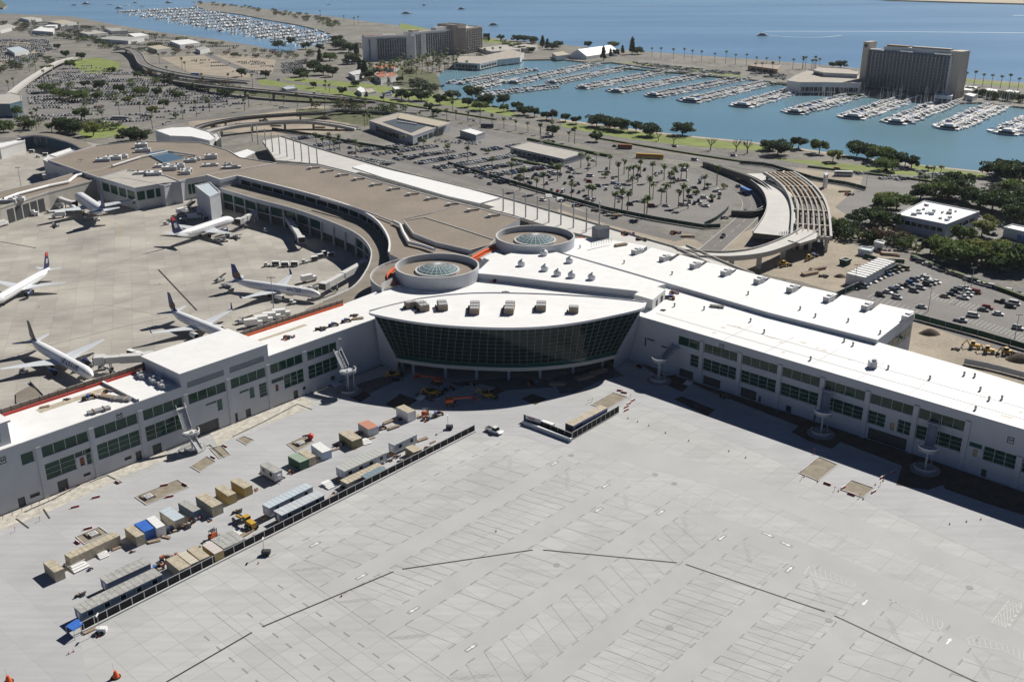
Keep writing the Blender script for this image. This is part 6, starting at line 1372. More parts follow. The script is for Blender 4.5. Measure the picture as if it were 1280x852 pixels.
for i, (x, y) in enumerate(lx): put_pile(('junk', 'lumber', 'junk')[i % 3], i % 3, x, y, f'small heap of site litter, {ordn(1+sorted(q[0] for q in lx).index(x))} from the left among the yard litter', i*37, sc=.35+.07*(i % 4), grp=LG)
SG = 'work gear in the hall shadow'
for i, (k_, sd, x, y, a, s_, t_) in enumerate([('lumber', 0, 697, 481, 0, 1.3, 'timber frames in shade at the foot of the glass hall'), ('junk', 0, 560, 487, 20, 1.1, 'dark gear in shade left of the hall columns'), ('sheets', 1, 526, 498, -35, .9, 'white sheet stack in the hall shadow'), ('junk', 1, 590, 481, 10, 1.0, 'gear below the second hall column'), ('junk', 2, 668, 479, 0, 1.2, 'brown gear below the hall centre'),
    ('lumber', 2, 730, 473, 30, 1.6, 'timber shutters in shade at the right of the glass hall'), ('lumber', 1, 748, 466, 30, 1.5, 'boards in shade near the right end of the glass hall'), ('junk', 0, 497, 474, 60, 1.0, 'dark gear near the left end of the glass hall'), ('pipes', 0, 545, 477, 20, .9, 'pipes laid under the left hall columns'), ('junk', 2, 802, 459, 0, .9, 'reddish gear under the nearest right gate stair'), ('sheets', 0, 860, 480, -40, .8, 'pale sheets by the soil strip'), ('junk', 1, 905, 497, -40, .8, 'brown gear at the right wing garage doors'), ('sheets', 0, 420, 481, 50, 1.0, 'sunlit boards under the corner gate stair')]):
    put_pile(k_, sd, x, y, t_, a, sc=s_, grp=SG)
RG = 'materials stored on the left concourse roof'
for i, (k_, sd, x, y, a, s_, t_) in enumerate([('pipes', 0, 124, 514.5, 40, 1.2, 'grey pipe bundle on the front of the left roof'), ('pipes', 1, 152, 500, -10, 1.2, 'grey pipe bundle farthest right on the left roof'), ('junk', 0, 111, 498, 30, 1.1, 'blue and dark scrap on the left roof'), ('lumber', 0, 133, 497, -20, 1.2, 'tan boards on the left roof'), ('junk', 1, 84, 499.5, 20, .5, 'small scrap on the left roof near the railing'), ('lumber', 1, 56, 509, 30, .6, 'thin orange boards on the left roof near the railing'), ('junk', 2, 136, 490, 10, .7, 'red brown heap by the roof step'),
   ('junk', 2, 362, 423, 30, 1.0, 'dark tool pile on the roof right of the raised block'), ('junk', 0, 416, 407, 25, 1.0, 'packing cases near the front roof edge, middle one'), ('junk', 1, 402, 412, 25, 1.1, 'packing cases near the front roof edge, left one'), ('junk', 0, 432, 402, 25, 1.0, 'packing cases near the front roof edge, right one'), ('lumber', 2, 447, 399, 20, .9, 'orange timber box beside the lens roof tip'), ('junk', 1, 443, 395, 20, .8, 'scrap just behind the timber box'),
   ('junk', 0, 599, 346, -20, 1.0, 'timber and dark gear at the left end of the upper hall fascia'), ('junk', 2, 621, 352, -10, 1.0, 'blue wrapped gear below the upper hall fascia'), ('junk', 1, 632, 366, 0, .7, 'grey vent gear on the centre roof'), ('junk', 0, 837, 373, -30, 1.2, 'scrap behind the roof stair house'), ('junk', 2, 843, 367, -20, .9, 'second scrap heap behind the roof stair house'), ('pipes', 2, 896, 384, -20, 1.0, 'dark pipe bundle on the right roof'), ('junk', 1, 829, 388, 0, .5, 'small grey vent on the right roof near the lens tip'),
   ('junk', 2, 785, 294, 0, 1.5, 'brown scaffold clutter behind the hall roof corner'), ('junk', 1, 803, 301, 0, 1.5, 'grey machine clutter behind the hall roof corner'), ('lumber', 0, 776, 307, 30, 1.4, 'orange timber on the hall roof left corner')]):
    put_pile(k_, sd, x, y, t_, a, z=LZ if x < 700 else HZ-.1 if i > 19 else RZ, sc=s_, grp=RG, zz=.06)
# red tank
mb = MB(); mb.tube((0, -.6, 1.0), (0, .6, 1.0), .9, .9, 14, 'red'); mb.box((0, 0, 0), (.8, 1.2, .4), 0, 'dkmetal'); c = P(388.5, 549); solo('fuel_tank', mb, 'bright red round tank at the corner of the square pit', 'tank', loc=(c[0], c[1], .05))
# rooftop small vents
rv = MB(); rv.box((0, 0, 0), (.5, .5, 1.0), 0, 'metal'); rv.tube((0, 0, 1), (0, 0, 1.3), .35, .35, 8, 'dkmetal'); rvm = rv.mesh('roof_vent')
for i, (x, y) in enumerate([(843, 383), (880, 387), (938, 402), (955, 416), (1013, 450), (1055, 427), (1066, 432), (1089, 460), (1110, 461), (1162, 474), (1205, 469), (1218, 471), (1236, 500), (1252, 499), (1219, 512), (1225, 488), (1060, 402), (1100, 417), (1000, 387), (935, 368), (840, 343), (725, 310), (780, 329), (1019, 396)]):
    zz = RZ if i < 16 else HZ-.1; c = P(x, y, zz); o = bpy.data.objects.new('roof_vent', rvm); COL.objects.link(o); o.location = (c[0], c[1], zz)
    tag(o, f'little grey roof vent, {ordn(1+sorted([843,880,938,955,1013,1055,1066,1089,1110,1162,1205,1218,1236,1252,1219,1225,1060,1100,1000,935,840,725,780,1019]).index(x))} from the left on the right white roofs', 'roof vent', 'little vents on the right white roofs')
c = P(1090, 459, RZ); mb = MB(); mb.box((0, 0, 0), (2.2, 2.2, 2.2), 0, 'metal', 'trailerb'); mb.box((.5, 0, 2.2), (1, 1, .6), 0, 'metal'); solo('roof_hatch', mb, 'largest box vent on the right concourse roof', 'roof unit', loc=(c[0], c[1], RZ))
# machines
def machine(kind):
    if kind == 'grader':
        o = thing('road_grader', None, 'grader'); mb = MB(); mb.beam((-3.6, 0, 1.5), (-.5, 0, 1.7), 1.5, 1.4, 'yellow'); mb.beam((-.6, 0, 2.0), (4.2, 0, 1.5), .5, .5, 'yellow'); part(o, 'frame', mb, False)
        mb = MB(); mb.box((-.4, 0, 1.7), (1.5, 1.6, 1.5), 0, 'glassb', 'yellow'); part(o, 'cab', mb, False); mb = MB(); mb.beam((1.2, -1.8, .5), (2.4, 1.8, .5), .15, .8, 'dkmetal'); part(o, 'blade', mb, False)
        wheels(o, (-3, -1.5, 3.9), 1.1, .75); return Proto(o)
    if kind == 'backhoe':
        o = thing('backhoe_loader', None, 'backhoe'); mb = MB(); mb.box((.4, 0, .7), (3.2, 1.3, 1.0), 0, 'yellow'); part(o, 'body', mb, False); mb = MB(); mb.box((-.5, 0, 1.7), (1.4, 1.4, 1.2), 0, 'glassb', 'yellow'); part(o, 'cab', mb, False)
        mb = MB(); mb.beam((1.6, 0, 1.4), (3.3, 0, .8), 1.0, .25, 'yellow'); mb.box((3.5, 0, .2), (.9, 2.1, .8), 0, 'dkmetal'); part(o, 'bucket', mb, False)
        mb = MB(); mb.beam((-1.6, 0, 1.2), (-2.8, 0, 3.0), .35, .4, 'yellow'); mb.beam((-2.8, 0, 3.0), (-4.0, 0, 1.0), .3, .3, 'yellow'); mb.box((-4.0, 0, .5), (.6, .7, .6), 0, 'dkmetal'); part(o, 'digger_arm', mb, False); wheels(o, (-1.0, 1.6), .95, .6); return Proto(o)
    if kind == 'boom':
        o = thing('boom_lift', None, 'boom lift'); mb = MB(); mb.box((0, 0, .5), (3.2, 2.2, .7), 0, 'dkmetal'); mb.tube((0, 0, 1.2), (0, 0, 1.5), 1.2, 1.2, 14, 'dkmetal'); mb.box((-.6, 0, 1.5), (2.6, 2.0, 1.1), 0, 'morange'); part(o, 'body', mb, False)
        mb = MB(); mb.beam((-1.2, 0, 2.7), (7.0, 0, 2.4), .5, .5, 'morange'); part(o, 'boom', mb, False); mb = MB(); mb.box((8.0, 0, 1.4), (1.2, 2.2, .15), 0, 'morange')
        for x in (7.4, 8.6):
            for y in (-1.05, 1.05): mb.beam((x, y, 1.4), (x, y, 2.5), .08, .08, 'morange')
        for z in (2.0, 2.5): mb.line([(7.4, -1.05), (8.6, -1.05), (8.6, 1.05), (7.4, 1.05)], .08, z-.05, z, 'morange', closed=True)
        part(o, 'basket', mb, False); wheels(o, (-1.1, 1.1), 1.0, .5); return Proto(o)
    if kind == 'forklift':
        o = thing('forklift_truck', None, 'forklift'); mb = MB(); mb.box((-.3, 0, .4), (2.0, 1.2, .9), 0, 'morange'); part(o, 'body', mb, False); mb = MB()
        for x in (-.9, .5):
            for y in (-.5, .5): mb.beam((x, y, 1.3), (x, y, 2.3), .08, .08, 'dkmetal')
        mb.box((-.2, 0, 2.3), (1.6, 1.2, .1), 0, 'dkmetal'); part(o, 'cage', mb, False); mb = MB()
        for y in (-.4, .4): mb.beam((.9, y, .2), (.9, y, 2.6), .15, .15, 'dkmetal'); mb.beam((.9, y, .2), (2.0, y, .2), .12, .08, 'dkmetal')
        part(o, 'mast', mb, False); wheels(o, (-.9, .6), .55, .35); return Proto(o)
gr, bh, bm, fk = [machine(k) for k in ('grader', 'backhoe', 'boom', 'forklift')]
put_px(gr, 308, 657, 140, 'yellow road grader parked by the long pale office trailer')
put_px(fk, 267, 672, 60, 'small orange forklift on the yard road', 'forklifts'); put_px(fk, 532, 519, 20, 'forklift beside the tall white container', 'forklifts')
put_px(bm, 546, 481, 155, 'orange boom lift in the shade left of the hall centre', 'boom lifts'); put_px(bm, 564, 507, 15, 'tan and green boom lift at the shadow edge', 'boom lifts')
bhG = 'yellow backhoe loaders'
for x, y, a, t_ in [(608, 497, -20, 'backhoe in shade by the dark soil square'), (492, 472, 40, 'backhoe in deep shade left of the glass hall'), (540, 494, 10, 'dark backhoe in the hall shadow'), (1217, 435, -20, 'yellow backhoe at the right dirt strip, left of three'), (1235, 441, -20, 'yellow backhoe at the right dirt strip, middle of three'), (1258, 443, 10, 'yellow backhoe at the right dirt strip, right of three'), (1011, 325, 50, 'yellow backhoe on the dirt below the unfinished bridge'), (980, 333, 20, 'yellow backhoe at the left of the dirt yard')]: put_px(bh, x, y, a, t_, bhG)
# cones, barrels and barrier rails
co = MB(); co.box((0, 0, 0), (.6, .6, .06), 0, 'black'); co.tube((0, 0, .06), (0, 0, 1.1), .26, .05, 10, 'orange'); co.tube((0, 0, .5), (0, 0, .7), .18, .14, 10, 'whitep'); cm = co.mesh('traffic_cone')
cps = [(785, 523), (797, 527), (811, 532), (832, 541), (861, 551), (911, 564), (932, 572), (620, 664), (427, 745), (1187, 655), (1208, 652), (1226, 649), (335, 694), (323, 704), (86, 817), (92, 814), (1001, 590), (1005, 596), (1022, 602), (1048, 614), (1079, 624), (1094, 606), (200, 355), (49, 384), (1104, 601), (1018, 568)]
for i, (x, y) in enumerate(cps):
    c = P(x, y); o = bpy.data.objects.new('traffic_cone', cm); COL.objects.link(o); o.location = (c[0], c[1], .06); o.scale = (.6,)*3
    tag(o, f'orange traffic cone, {ordn(1+sorted(q[0] for q in cps).index(x))} from the left among the loose cones', 'cone', 'loose orange cones')
def post_marker(x, y, label, s_=1):
    c = P(x, y); mb = MB(); mb.tube((0, 0, 0), (0, 0, .12), 1.0, 1.0, 12, 'black'); mb.tube((0, 0, .1), (0, 0, 1.6), .75, .25, 12, 'orange'); mb.beam((-.2, .2, 1.3), (-.6, .6, 3.0), .08, .08, 'whitep'); solo('marker_barrel', mb, label, 'barrel', 'large orange marker barrels', loc=(c[0], c[1], .05)).scale = (s_,)*3
post_marker(145, 846, 'large orange marker barrel in the near left corner'); post_marker(11, 852, 'orange marker barrel at the very bottom left edge')
br_ = MB(); br_.box((0, 0, .02), (2.0, .5, .55), 0, 'red', taper=.9); br_.box((0, 0, .45), (1.9, .3, .35), 0, 'whitep'); brm = br_.mesh('barrier_block')
bps = [(94, 634, 30), (120, 622, 30), (147, 603, -40), (97, 678, -40), (110, 661, 30), (205, 607, 25), (231, 606, -40), (266, 572, -40), (212, 621, 25), (281, 558, -40), (1034, 605, -42), (1064, 618, -42), (1092, 615, 40), (775, 488.5, -20), (780, 491, -25), (783, 509, 45), (786, 505, 45), (791, 501, 45), (783, 513, 45), (1103, 597, 40), (1116, 591, 40), (1054, 610, 40)]
for i, (x, y, a) in enumerate(bps):
    c = P(x, y); o = bpy.data.objects.new('barrier_block', brm); COL.objects.link(o); o.location = (c[0], c[1], .06); o.rotation_euler = (0, 0, R(a)); o.scale = (1.1, .7, .75)
    tag(o, f'red and white barrier block, {ordn(1+sorted(q[0] for q in bps).index(x))} from the left around the open pits', 'barrier', 'red and white barrier blocks')
# white box in pits
for x, y, t_ in [(117, 669, 'near left pit behind the longest tan container'), (186, 622, 'long sand pit'), (376, 555, 'square pit with the red tank')]:
    c = P(x, y); mb = MB(); mb.box((0, 0, 0), (2.0, 2.0, .7), 0, 'whitep'); mb.box((0, 0, .7), (1.4, 1.4, .1), 0, 'metal'); mb.box((-1.4, .8, 0), (.3, 3.0, .3), 0, 'soil'); mb.box((1.4, .3, 0), (.3, 3.0, .25), 0, 'soil'); solo('catch_basin', mb, 'white square catch basin box in the '+t_, 'catch basin', 'catch basins in the pits', loc=(c[0], c[1], .06)).rotation_euler = (0, 0, TH)
# small red flags/person like stakes near the lot: thin survey stakes
sk_ = MB(); sk_.beam((0, 0, 0), (0, 0, 1.3), .08, .08, 'timber'); sk_.box((.12, 0, 1.05), (.3, .04, .22), 0, 'orange'); skm = sk_.mesh('survey_stake')
stk = [(4, 651), (16, 647), (28, 642), (40, 637), (50, 632), (61, 627), (73, 622), (83, 616), (94, 611), (103, 608), (112, 604), (19, 664), (50, 651), (1017, 566), (1105, 598), (1100, 607), (788, 497), (735, 504), (740, 502), (1002, 599), (1043, 613), (1074, 622)]
for i, (x, y) in enumerate(stk):
    c = P(x, y); o = bpy.data.objects.new('survey_stake', skm); COL.objects.link(o); o.location = (c[0], c[1], .3 if i < 11 else .05)
    tag(o, f'thin orange topped stake, {ordn(1+sorted(q[0] for q in stk).index(x))} from the left along the pits and foundations', 'stake', 'survey stakes')
# floating light stands, trailer sign
for x, y, t_ in [(128, 790, 'near end of the yard fence'), (333, 693, 'front lot near the fence'), (562, 536, 'far end of the yard fence')]:
    c = P(x, y); mb = MB(); mb.box((0, 0, .4), (2.2, 1.2, .9), 0, 'whitep' if x < 200 else 'dkmetal'); mb.tube((-.5, 0, 1.3), (-.5, 0, 4.5), .07, .07, 6, 'metal'); mb.box((-.5, 0, 4.4), (.2, 1.2, .4), 0, 'whitep')
    for s_ in (-.6, .6): mb.tube((.2, s_-.1, .35), (.2, s_+.1, .35), .35, .35, 10, 'tyre')
    solo('light_tower', mb, 'small towed light tower at the '+t_, 'light tower', 'towed light towers', loc=(c[0], c[1], .05))
# ================================================================ HOTELS, FAR BUILDINGS, FENCES, MARINA
def hotel_wall(parent, a, b_, z0, z1, cols, floors, fin, dark, depth=1.6, out=None, slab='wallw', slabs=True, name='balcony_bay'):
    "a row of balcony bays between a and b_: recessed dark glass, vertical fins, floor slabs"
    A, B = Vector(a), Vector(b_); L = (B-A).length; u = (B-A)/L; n = Vector((u.y, -u.x))
    if out is not None and n.dot(Vector(out)) < 0: n = -n
    for k in range(cols):
        mb = MB(); p, q_ = A+u*(L*k/cols), A+u*(L*(k+1)/cols); m1, m2 = p+u*.35, q_-u*.35
        mb.face([(m1.x, m1.y, z0), (m2.x, m2.y, z0), (m2.x, m2.y, z1), (m1.x, m1.y, z1)], dark)
        if slabs:
            for f in range(floors+1):
                z = z0+(z1-z0)*f/floors; c = (p+q_)/2+n*depth/2
                mb.beam((*(p+n*depth*.5+u*.1), z), (*(q_+n*depth*.5-u*.1), z), depth, .35, slab)
                if f < floors: mb.beam((*(p+n*depth+u*.2), z+.7), (*(q_+n*depth-u*.2), z+.7), .1, .9, slab)
        part(parent, name, mb)
    mb = MB()
    for k in range(cols+1): p = A+u*(L*k/cols)+n*depth*.55; mb.beam((p.x, p.y, z0), (p.x, p.y, z1), .5, depth*1.15, fin) if False else mb.box((p.x, p.y, z0), (.5, depth*1.2, z1-z0), math.atan2(u.y, u.x), fin)
    part(parent, 'wall_fins', mb)
hg = mat("hotel tan concrete", (.50, .43, .36), .8, .05, .1); hw = mat("hotel pale concrete", (.80, .79, .77), .8, .04, .1); hsl = mat('dark balcony slabs', (.17, .18, .19), .7); hdk = mat("hotel dark glazing", (.05, .065, .085), .3); hb = mat("hotel bluish fins", (.50, .52, .55), .7)
# right hotel (tower slab)
hr = thing('hotel_tower', 'wide dark faced tower hotel with tan end towers behind the docks on the right', 'hotel', (*P(1135, 118)[:2], 0))
gL, gR = Vector(P(1080.5, 111.5)[:2]), Vector(P(1182, 122)[:2]); uh = (gR-gL).normalized(); nh = Vector((uh.y, -uh.x)); 
if nh.y > 0: nh = -nh
Wd = (gR-gL).length
def HP(a, n, z): v = gL+uh*a+nh*n; return (v.x, v.y, z)
def hbox(par, nm, a0, a1, n0, n1, z0, z1, m_, mt=None): mb = MB(); mb.prism([HP(a0, n0, 0)[:2], HP(a1, n0, 0)[:2], HP(a1, n1, 0)[:2], HP(a0, n1, 0)[:2]], z0, z1, m_, mt or m_); part(par, nm, mb)
ztop = 41
hbox(hr, 'slab_wall', 0, Wd, -16, -1.2, 0, ztop, hdk, 'wallw')
hotel_wall(hr, HP(0, -1.1, 0)[:2], HP(Wd, -1.1, 0)[:2], 3, ztop-1, 22, 12, hb, hdk, 1.1, nh, slab=hsl)
hbox(hr, 'end_tower', -6.5, 0, -14, 2, 0, 49, hg, hg); hbox(hr, 'end_tower', Wd, Wd+11, -15, 2.5, 0, 46, hg, hg)
hbox(hr, 'side_wall', Wd, Wd+2.4, 2.5, 4.0, 0, 41, 'wallw')
for a0, a1 in ((.5, 14), (35, 49), (72, Wd-.5)): hbox(hr, 'roof_canopy', a0, a1, -3, 1.2, ztop+.4, ztop+1.3, 'whitep')
hbox(hr, 'rooftop_storey', 14, Wd-3, -13, -4, ztop, ztop+4.5, 'wallw', hg); hbox(hr, 'rooftop_plant', 16, 40, -12, -6, ztop+4.5, ztop+6, 'timber'); hbox(hr, 'rooftop_plant', 44, Wd-5, -12, -6, ztop+4.5, ztop+6, mat("salmon roof", (.52, .24, .16)) if False else 'tan')
mb = MB(); c = HP(-3.4, 2.05, 45); mb.face([(c[0]+uh.x*1.9*math.cos(t_*.52), c[1]+uh.y*1.9*math.cos(t_*.52), c[2]+1.9*math.sin(t_*.52)) for t_ in range(12)], mat("brown emblem", (.09, .05, .04))); part(hr, 'round_emblem', mb)
# low wing of the hotel
block('hotel_wing', [(984, 101), (995, 94), (1010, 88), (1040, 91), (1074, 94), (1076, 104), (1030, 103), (1000, 103)], 11, 'low pale hotel wing left of the tower hotel', side='wallw', top='sandroof', wins=[(5, .05, .95, 2, 6, 7, 'black'), (6, .05, .95, 2, 6, 5, 'black')])
block('hotel_wing', [(1017, 88), (1025, 84), (1060, 86), (1072, 89), (1072, 93), (1030, 91)], 15, 'upper tan roofed block of the low hotel wing', side='wallw', top='sandroof', wins=[(5, .05, .95, 11, 13.5, 6, 'black')])
block('dock_house', [(1168, 119), (1172, 117), (1191, 118), (1190, 120.5)], 6, 'white dock house at the root of the docks below the tower hotel', side='trailer', top='trailerb', wins=[(3, .05, .95, 1, 2.6, 4, 'glassb')])
block('dock_office', [(935, 82), (945, 79), (975, 81), (972, 87)], 6, 'brown roofed marina office by the palms', side='timber', top='terracotta' if False else 'crate', wins=[(3, .1, .9, 1, 4, 4, 'black')])
for i, (p_, lab) in enumerate([([(1200, 112), (1208, 107), (1222, 108), (1218, 114)], 'white pool house right of the tower hotel'), ([(1228, 112), (1236, 110), (1250, 112), (1246, 116)], 'small white villa roof right of the pool house'), ([(1205, 118), (1212, 116), (1222, 118), (1216, 121)], 'pale poolside pavilion at the right of the docks'), ([(1255, 114), (1262, 112), (1276, 114), (1270, 117)], 'flat roofed shed far right on the island')]): block('pool_house', p_, 5, lab, side='wallw', top='white')
# left hotel: three masses
lh = thing('hotel_building', 'long white hotel with repeated balcony columns behind a palm grove', 'hotel', (*P(520, 76)[:2], 0))
def mass(px4, z, side, top, nm='wing_wall', par=None): mb = MB(); q_ = PP(px4, 0); mb.prism(q_, 0, z, side, top); part(par or lh, nm, mb); return q_
A_, B_ = Vector(P(458.5, 76.5)[:2]), Vector(P(519, 74)[:2]); C_, D_ = Vector(P(519, 72.5)[:2]), Vector(P(567, 66.8)[:2])
def slabmass(a, b_, dpt_, z, side, top, par):
    u = (b_-a).normalized(); n = Vector((-u.y, u.x)); 
    if n.y < 0: n = -n
    q_ = [a, b_, b_+n*dpt_, a+n*dpt_]; mb = MB(); mb.prism([tuple(v) for v in q_], 0, z, side, top); part(par, 'wing_wall', mb); mb = MB(); mb.line([tuple(v) for v in q_], .8, z, z+1.4, side, closed=True); part(par, 'parapet', mb); return u, n
u1, n1_ = slabmass(A_, B_, 20, 30, hw, 'sandroof', lh); u2, n2_ = slabmass(C_, D_, 20, 33, hw, 'sandroof', lh)
def ff(a, b_, t): v = a+(b_-a)*t; return (v.x, v.y)
hotel_wall(lh, ff(A_, B_, .22), ff(A_, B_, .82), 2, 28, 12, 9, hw, hdk, 1.5, -n1_, slab=hsl)
hotel_wall(lh, ff(A_, B_, .05), ff(A_, B_, .09), 2, 28, 1, 9, hw, hdk, .6, -n1_, slab=hsl)
hotel_wall(lh, ff(C_, D_, .04), ff(C_, D_, .14), 2, 31, 2, 10, hdk, hdk, .8, -n2_, slab=hb)
hotel_wall(lh, ff(C_, D_, .26), ff(C_, D_, .97), 2, 31, 12, 10, hw, hdk, 1.5, -n2_, slab=hsl)
E_, F_ = Vector(P(568, 67.5)[:2]), Vector(P(583, 66)[:2]); slabmass(E_, F_, 34, 39, hg, 'sandroof', lh)
G1, G2 = Vector(P(583, 67.5)[:2]), Vector(P(602, 64)[:2]); u3, n3_ = slabmass(G1, G2, 22, 34.5, hg, 'wallw', lh)
hotel_wall(lh, ff(G1, G2, .1), ff(G1, G2, 1), 2, 33, 6, 9, hg, hdk, 1.4, -n3_, slab=hsl)
for t0, z_ in ((.1, 31), (.5, 31)): 
    v = A_+(B_-A_)*t0+n1_*8; mb = MB(); mb.box((v.x, v.y, 30), (18, 8, 3.2), math.atan2(u1.y, u1.x), hw, 'terracotta' if t0 < .3 else 'wallw'); part(lh, 'rooftop_plant', mb)
v = C_+(D_-C_)*.1+n2_*9; mb = MB(); mb.box((v.x, v.y, 33), (12, 9, 3.5), math.atan2(u2.y, u2.x), hg, 'sandroof'); part(lh, 'rooftop_plant', mb)
v = C_+(D_-C_)*.75+n2_*9; mb = MB(); mb.box((v.x, v.y, 33), (24, 10, 4.5), math.atan2(u2.y, u2.x), hw, 'sandroof'); part(lh, 'rooftop_plant', mb)
block('hotel_wing', [(566, 78), (575, 70), (605, 70), (640, 62), (655, 66), (650, 72), (622, 75), (600, 80)], 7, 'low pale podium stretching right of the balcony hotel along the boats', side='wallw', top='sandroof', wins=[(6, .05, .95, 1.5, 4.5, 6, 'black'), (7, .1, .9, 1, 5, 7, 'glassb')])
block('hotel_annex', [(597, 60), (632, 56), (655, 58), (650, 62), (615, 65)], 5, 'low flat grey roofs between the balcony hotel and the bay', side='wallw', top='concrete')
for i, (p_, m_, lab, h_) in enumerate([([(468, 93), (474, 88), (482, 90), (484, 96), (476, 98)], 'terracotta', 'white house with orange tiled roof below the balcony hotel', 7), ([(482, 92), (492, 90), (497, 94), (488, 97)], 'terracotta', 'cream building beside the orange tiled white house', 6), ([(466, 82), (480, 80), (500, 82), (492, 86), (470, 86)], 'terracotta', 'tiled roofs hidden among palms below the balcony hotel', 5),
    ([(436, 91), (450, 87), (458, 90), (444, 96)], 'wallw', 'pale roofed house among dark trees left of the palm grove', 5), ([(446, 112), (451, 108), (456, 110), (458, 114), (452, 116)], 'white', 'small white peaked stand on the park lawn', 4), ([(456, 111), (466, 110), (470, 114), (460, 116)], 'tan', 'tan kiosk beside the white peaked stand', 4),
    ([(478, 116), (488, 114), (490, 117), (480, 119)], 'navy', 'dark blue roofed shelter on the park lawn', 3.5), ([(490, 108), (498, 108), (502, 111), (494, 112)], 'white', 'white tent on the park lawn', 4), ([(352, 109), (366, 107), (372, 110), (358, 112)], 'trailer', 'long pale coach sized shed on the lawn edge', 3)]):
    block('small_building', p_, h_, lab, side='wallw', top=m_, cat='small building')
# tent by the bay
tn = thing('event_tent', 'big white peaked event tent beside the marina on the island', 'tent', (*P(745, 72)[:2], 0))
ta, tb = Vector(P(722, 74)[:2]), Vector(P(763, 68)[:2]); ut = (tb-ta).normalized(); ntt = Vector((-ut.y, ut.x)); ww = 15
mb = MB(); Lr, Rr, Tp = [], [], []
for k in (0, 1): v = ta+(tb-ta)*k; Lr.append((v-ntt*ww)); Rr.append((v+ntt*ww)); Tp.append(v)
for k in (0, 1):
    s_ = (Lr, Rr)[k]; mb.face([(*s_[0], 4.5), (*s_[1], 4.5), (*Tp[1], 13), (*Tp[0], 13)], 'white')
part(tn, 'roof', mb); mb = MB()
for s_ in (Lr, Rr): mb.face([(*s_[0], 0), (*s_[1], 0), (*s_[1], 4.5), (*s_[0], 4.5)], 'whitep')
for k in (0, 1): mb.face([(*Lr[k], 0), (*Rr[k], 0), (*Rr[k], 4.5), (*Tp[k], 13), (*Lr[k], 4.5)], 'whitep')
part(tn, 'wall', mb)
# middle distance buildings
block('office_building', [(462, 151), (480, 143), (505, 139), (540, 147), (560, 152), (553, 157), (535, 163), (515, 170), (490, 165), (465, 160)][0:1]+[(500, 140), (562, 152), (540, 165)][:0] + [(500, 140.5), (563, 153), (531, 166), (516, 171)], 7.5, 'pale roofed courtyard office with dark roof well beside the full car park', side=mat("grey blue render", (.36, .38, .42), .7), top='sandroof', wins=[(3, .15, .75, 1, 5.5, 6, 'glassb'), (0, .2, .9, 1, 5, 5, 'glassb')]) if False else None
ob_ = block('office_building', [(461.5, 151), (500, 140.5), (563, 153), (516, 170)], 7.5, 'pale roofed courtyard office with dark roof well beside the full car park', side=mat("grey blue render", (.36, .38, .42), .7), top='sandroof', wins=[(3, .3, .85, 1, 5.5, 7, 'glassb'), (2, .2, .9, 1, 5, 5, 'glassb')])
mb = MB(); mb.prism(PP([(478, 152.5), (500, 147.5), (536, 156.5), (514, 166)], 7.4), 7.3, 7.42, mat("roof well blue grey", (.06, .08, .10), .6)); part(ob_, 'roof_well', mb)
mb = MB()
for k in range(6): c = P(499+k*4, 153+k*.6, 7.5); mb.box((c[0], c[1], 7.4), (2.4, 2.0, 1.1), .3, 'wallw')
part(ob_, 'roof_machinery', mb)
mb = MB(); mb.prism(PP([(500, 141), (563, 153.5), (548, 158), (497, 147.5)], 8.6), 7.5, 8.6, 'wallw', 'tan'); part(ob_, 'roof_terrace', mb)
block('storage_building', [(575, 163), (589, 160), (606, 165), (595, 169)], 5, 'small white flat roofed building right of the courtyard office', side=mat("grey blue render", (.36, .38, .42)), top='white')
block('storage_building', [(638, 184), (662, 177), (731, 191), (705, 199)], 4.5, 'long low pale roofed building between hedges by the car park', side=mat("grey blue render", (.36, .38, .42)), top='concrete', wins=[(3, .05, .95, 1, 3, 10, 'glassb')])
wbd = block('office_building', [(1121, 268), (1156, 251), (1224, 264.5), (1183, 280.5)], 8.0, 'square white roofed office among trees on the right', side=mat("blue white render", (.48, .52, .60), .7), top='white', wins=[(3, .05, .95, 3.6, 5.6, 7, 'glassb'), (2, .1, .9, 3.6, 5.6, 4, 'glassb')])
rn = random.Random(5)
for i in range(18):
    a_, b2 = rn.uniform(.12, .88), rn.uniform(.12, .88); x = 1121+(1224-1121)*a_*.62+(1183-1121)*(1-0)*b2*.36; 
    p_ = lerp(lerp(P(1121, 268, 8), P(1156, 251, 8), a_), lerp(P(1183, 280.5, 8), P(1224, 264.5, 8), a_), b2); mb = MB(); mb.box((p_[0], p_[1], 7.7), (rn.uniform(1, 3), rn.uniform(1, 2), rn.uniform(.8, 1.6)), rn.uniform(0, 3), rn.choice(['metal', 'wallw', 'trailerb'])); part(wbd, 'roof_unit', mb)
block('small_building', [(1255, 284), (1266, 280.5), (1300, 287), (1290, 292)], 5, 'small white building at the right edge among trees', side='trailerb', top='white', wins=[(3, .1, .5, .5, 3, 2, 'tarp')], cat='small building')
ww_ = block('warehouse', [(1058, 341), (1098, 321), (1119, 326), (1081, 346.5)], 5.0, 'long ribbed cream warehouse tent at the edge of the dirt yard', side='trailer', top='white', par=False)
mb = MB()
for k in range(11):
    a_, b_ = lerp(P(1058, 341, 5), P(1098, 321, 5), k/10), lerp(P(1081, 346.5, 5), P(1119, 326, 5), k/10); mb.beam((a_[0], a_[1], 4.85), (b_[0], b_[1], 4.85), .5, .35, 'paledeck')
part(ww_, 'roof_ribs', mb)
block('dumpster', [(1050, 324), (1056, 322), (1064, 323.5), (1058, 326)], 2.6, 'dark green skip standing on the dirt yard', side='green_screen', top='green_screen', cat='skip')
block('site_office', [(1073, 311), (1078, 308), (1092, 310), (1088, 314)], 3, 'pale blue site office beyond the cream warehouse', side='trailerb', top='trailerb', cat='small building')
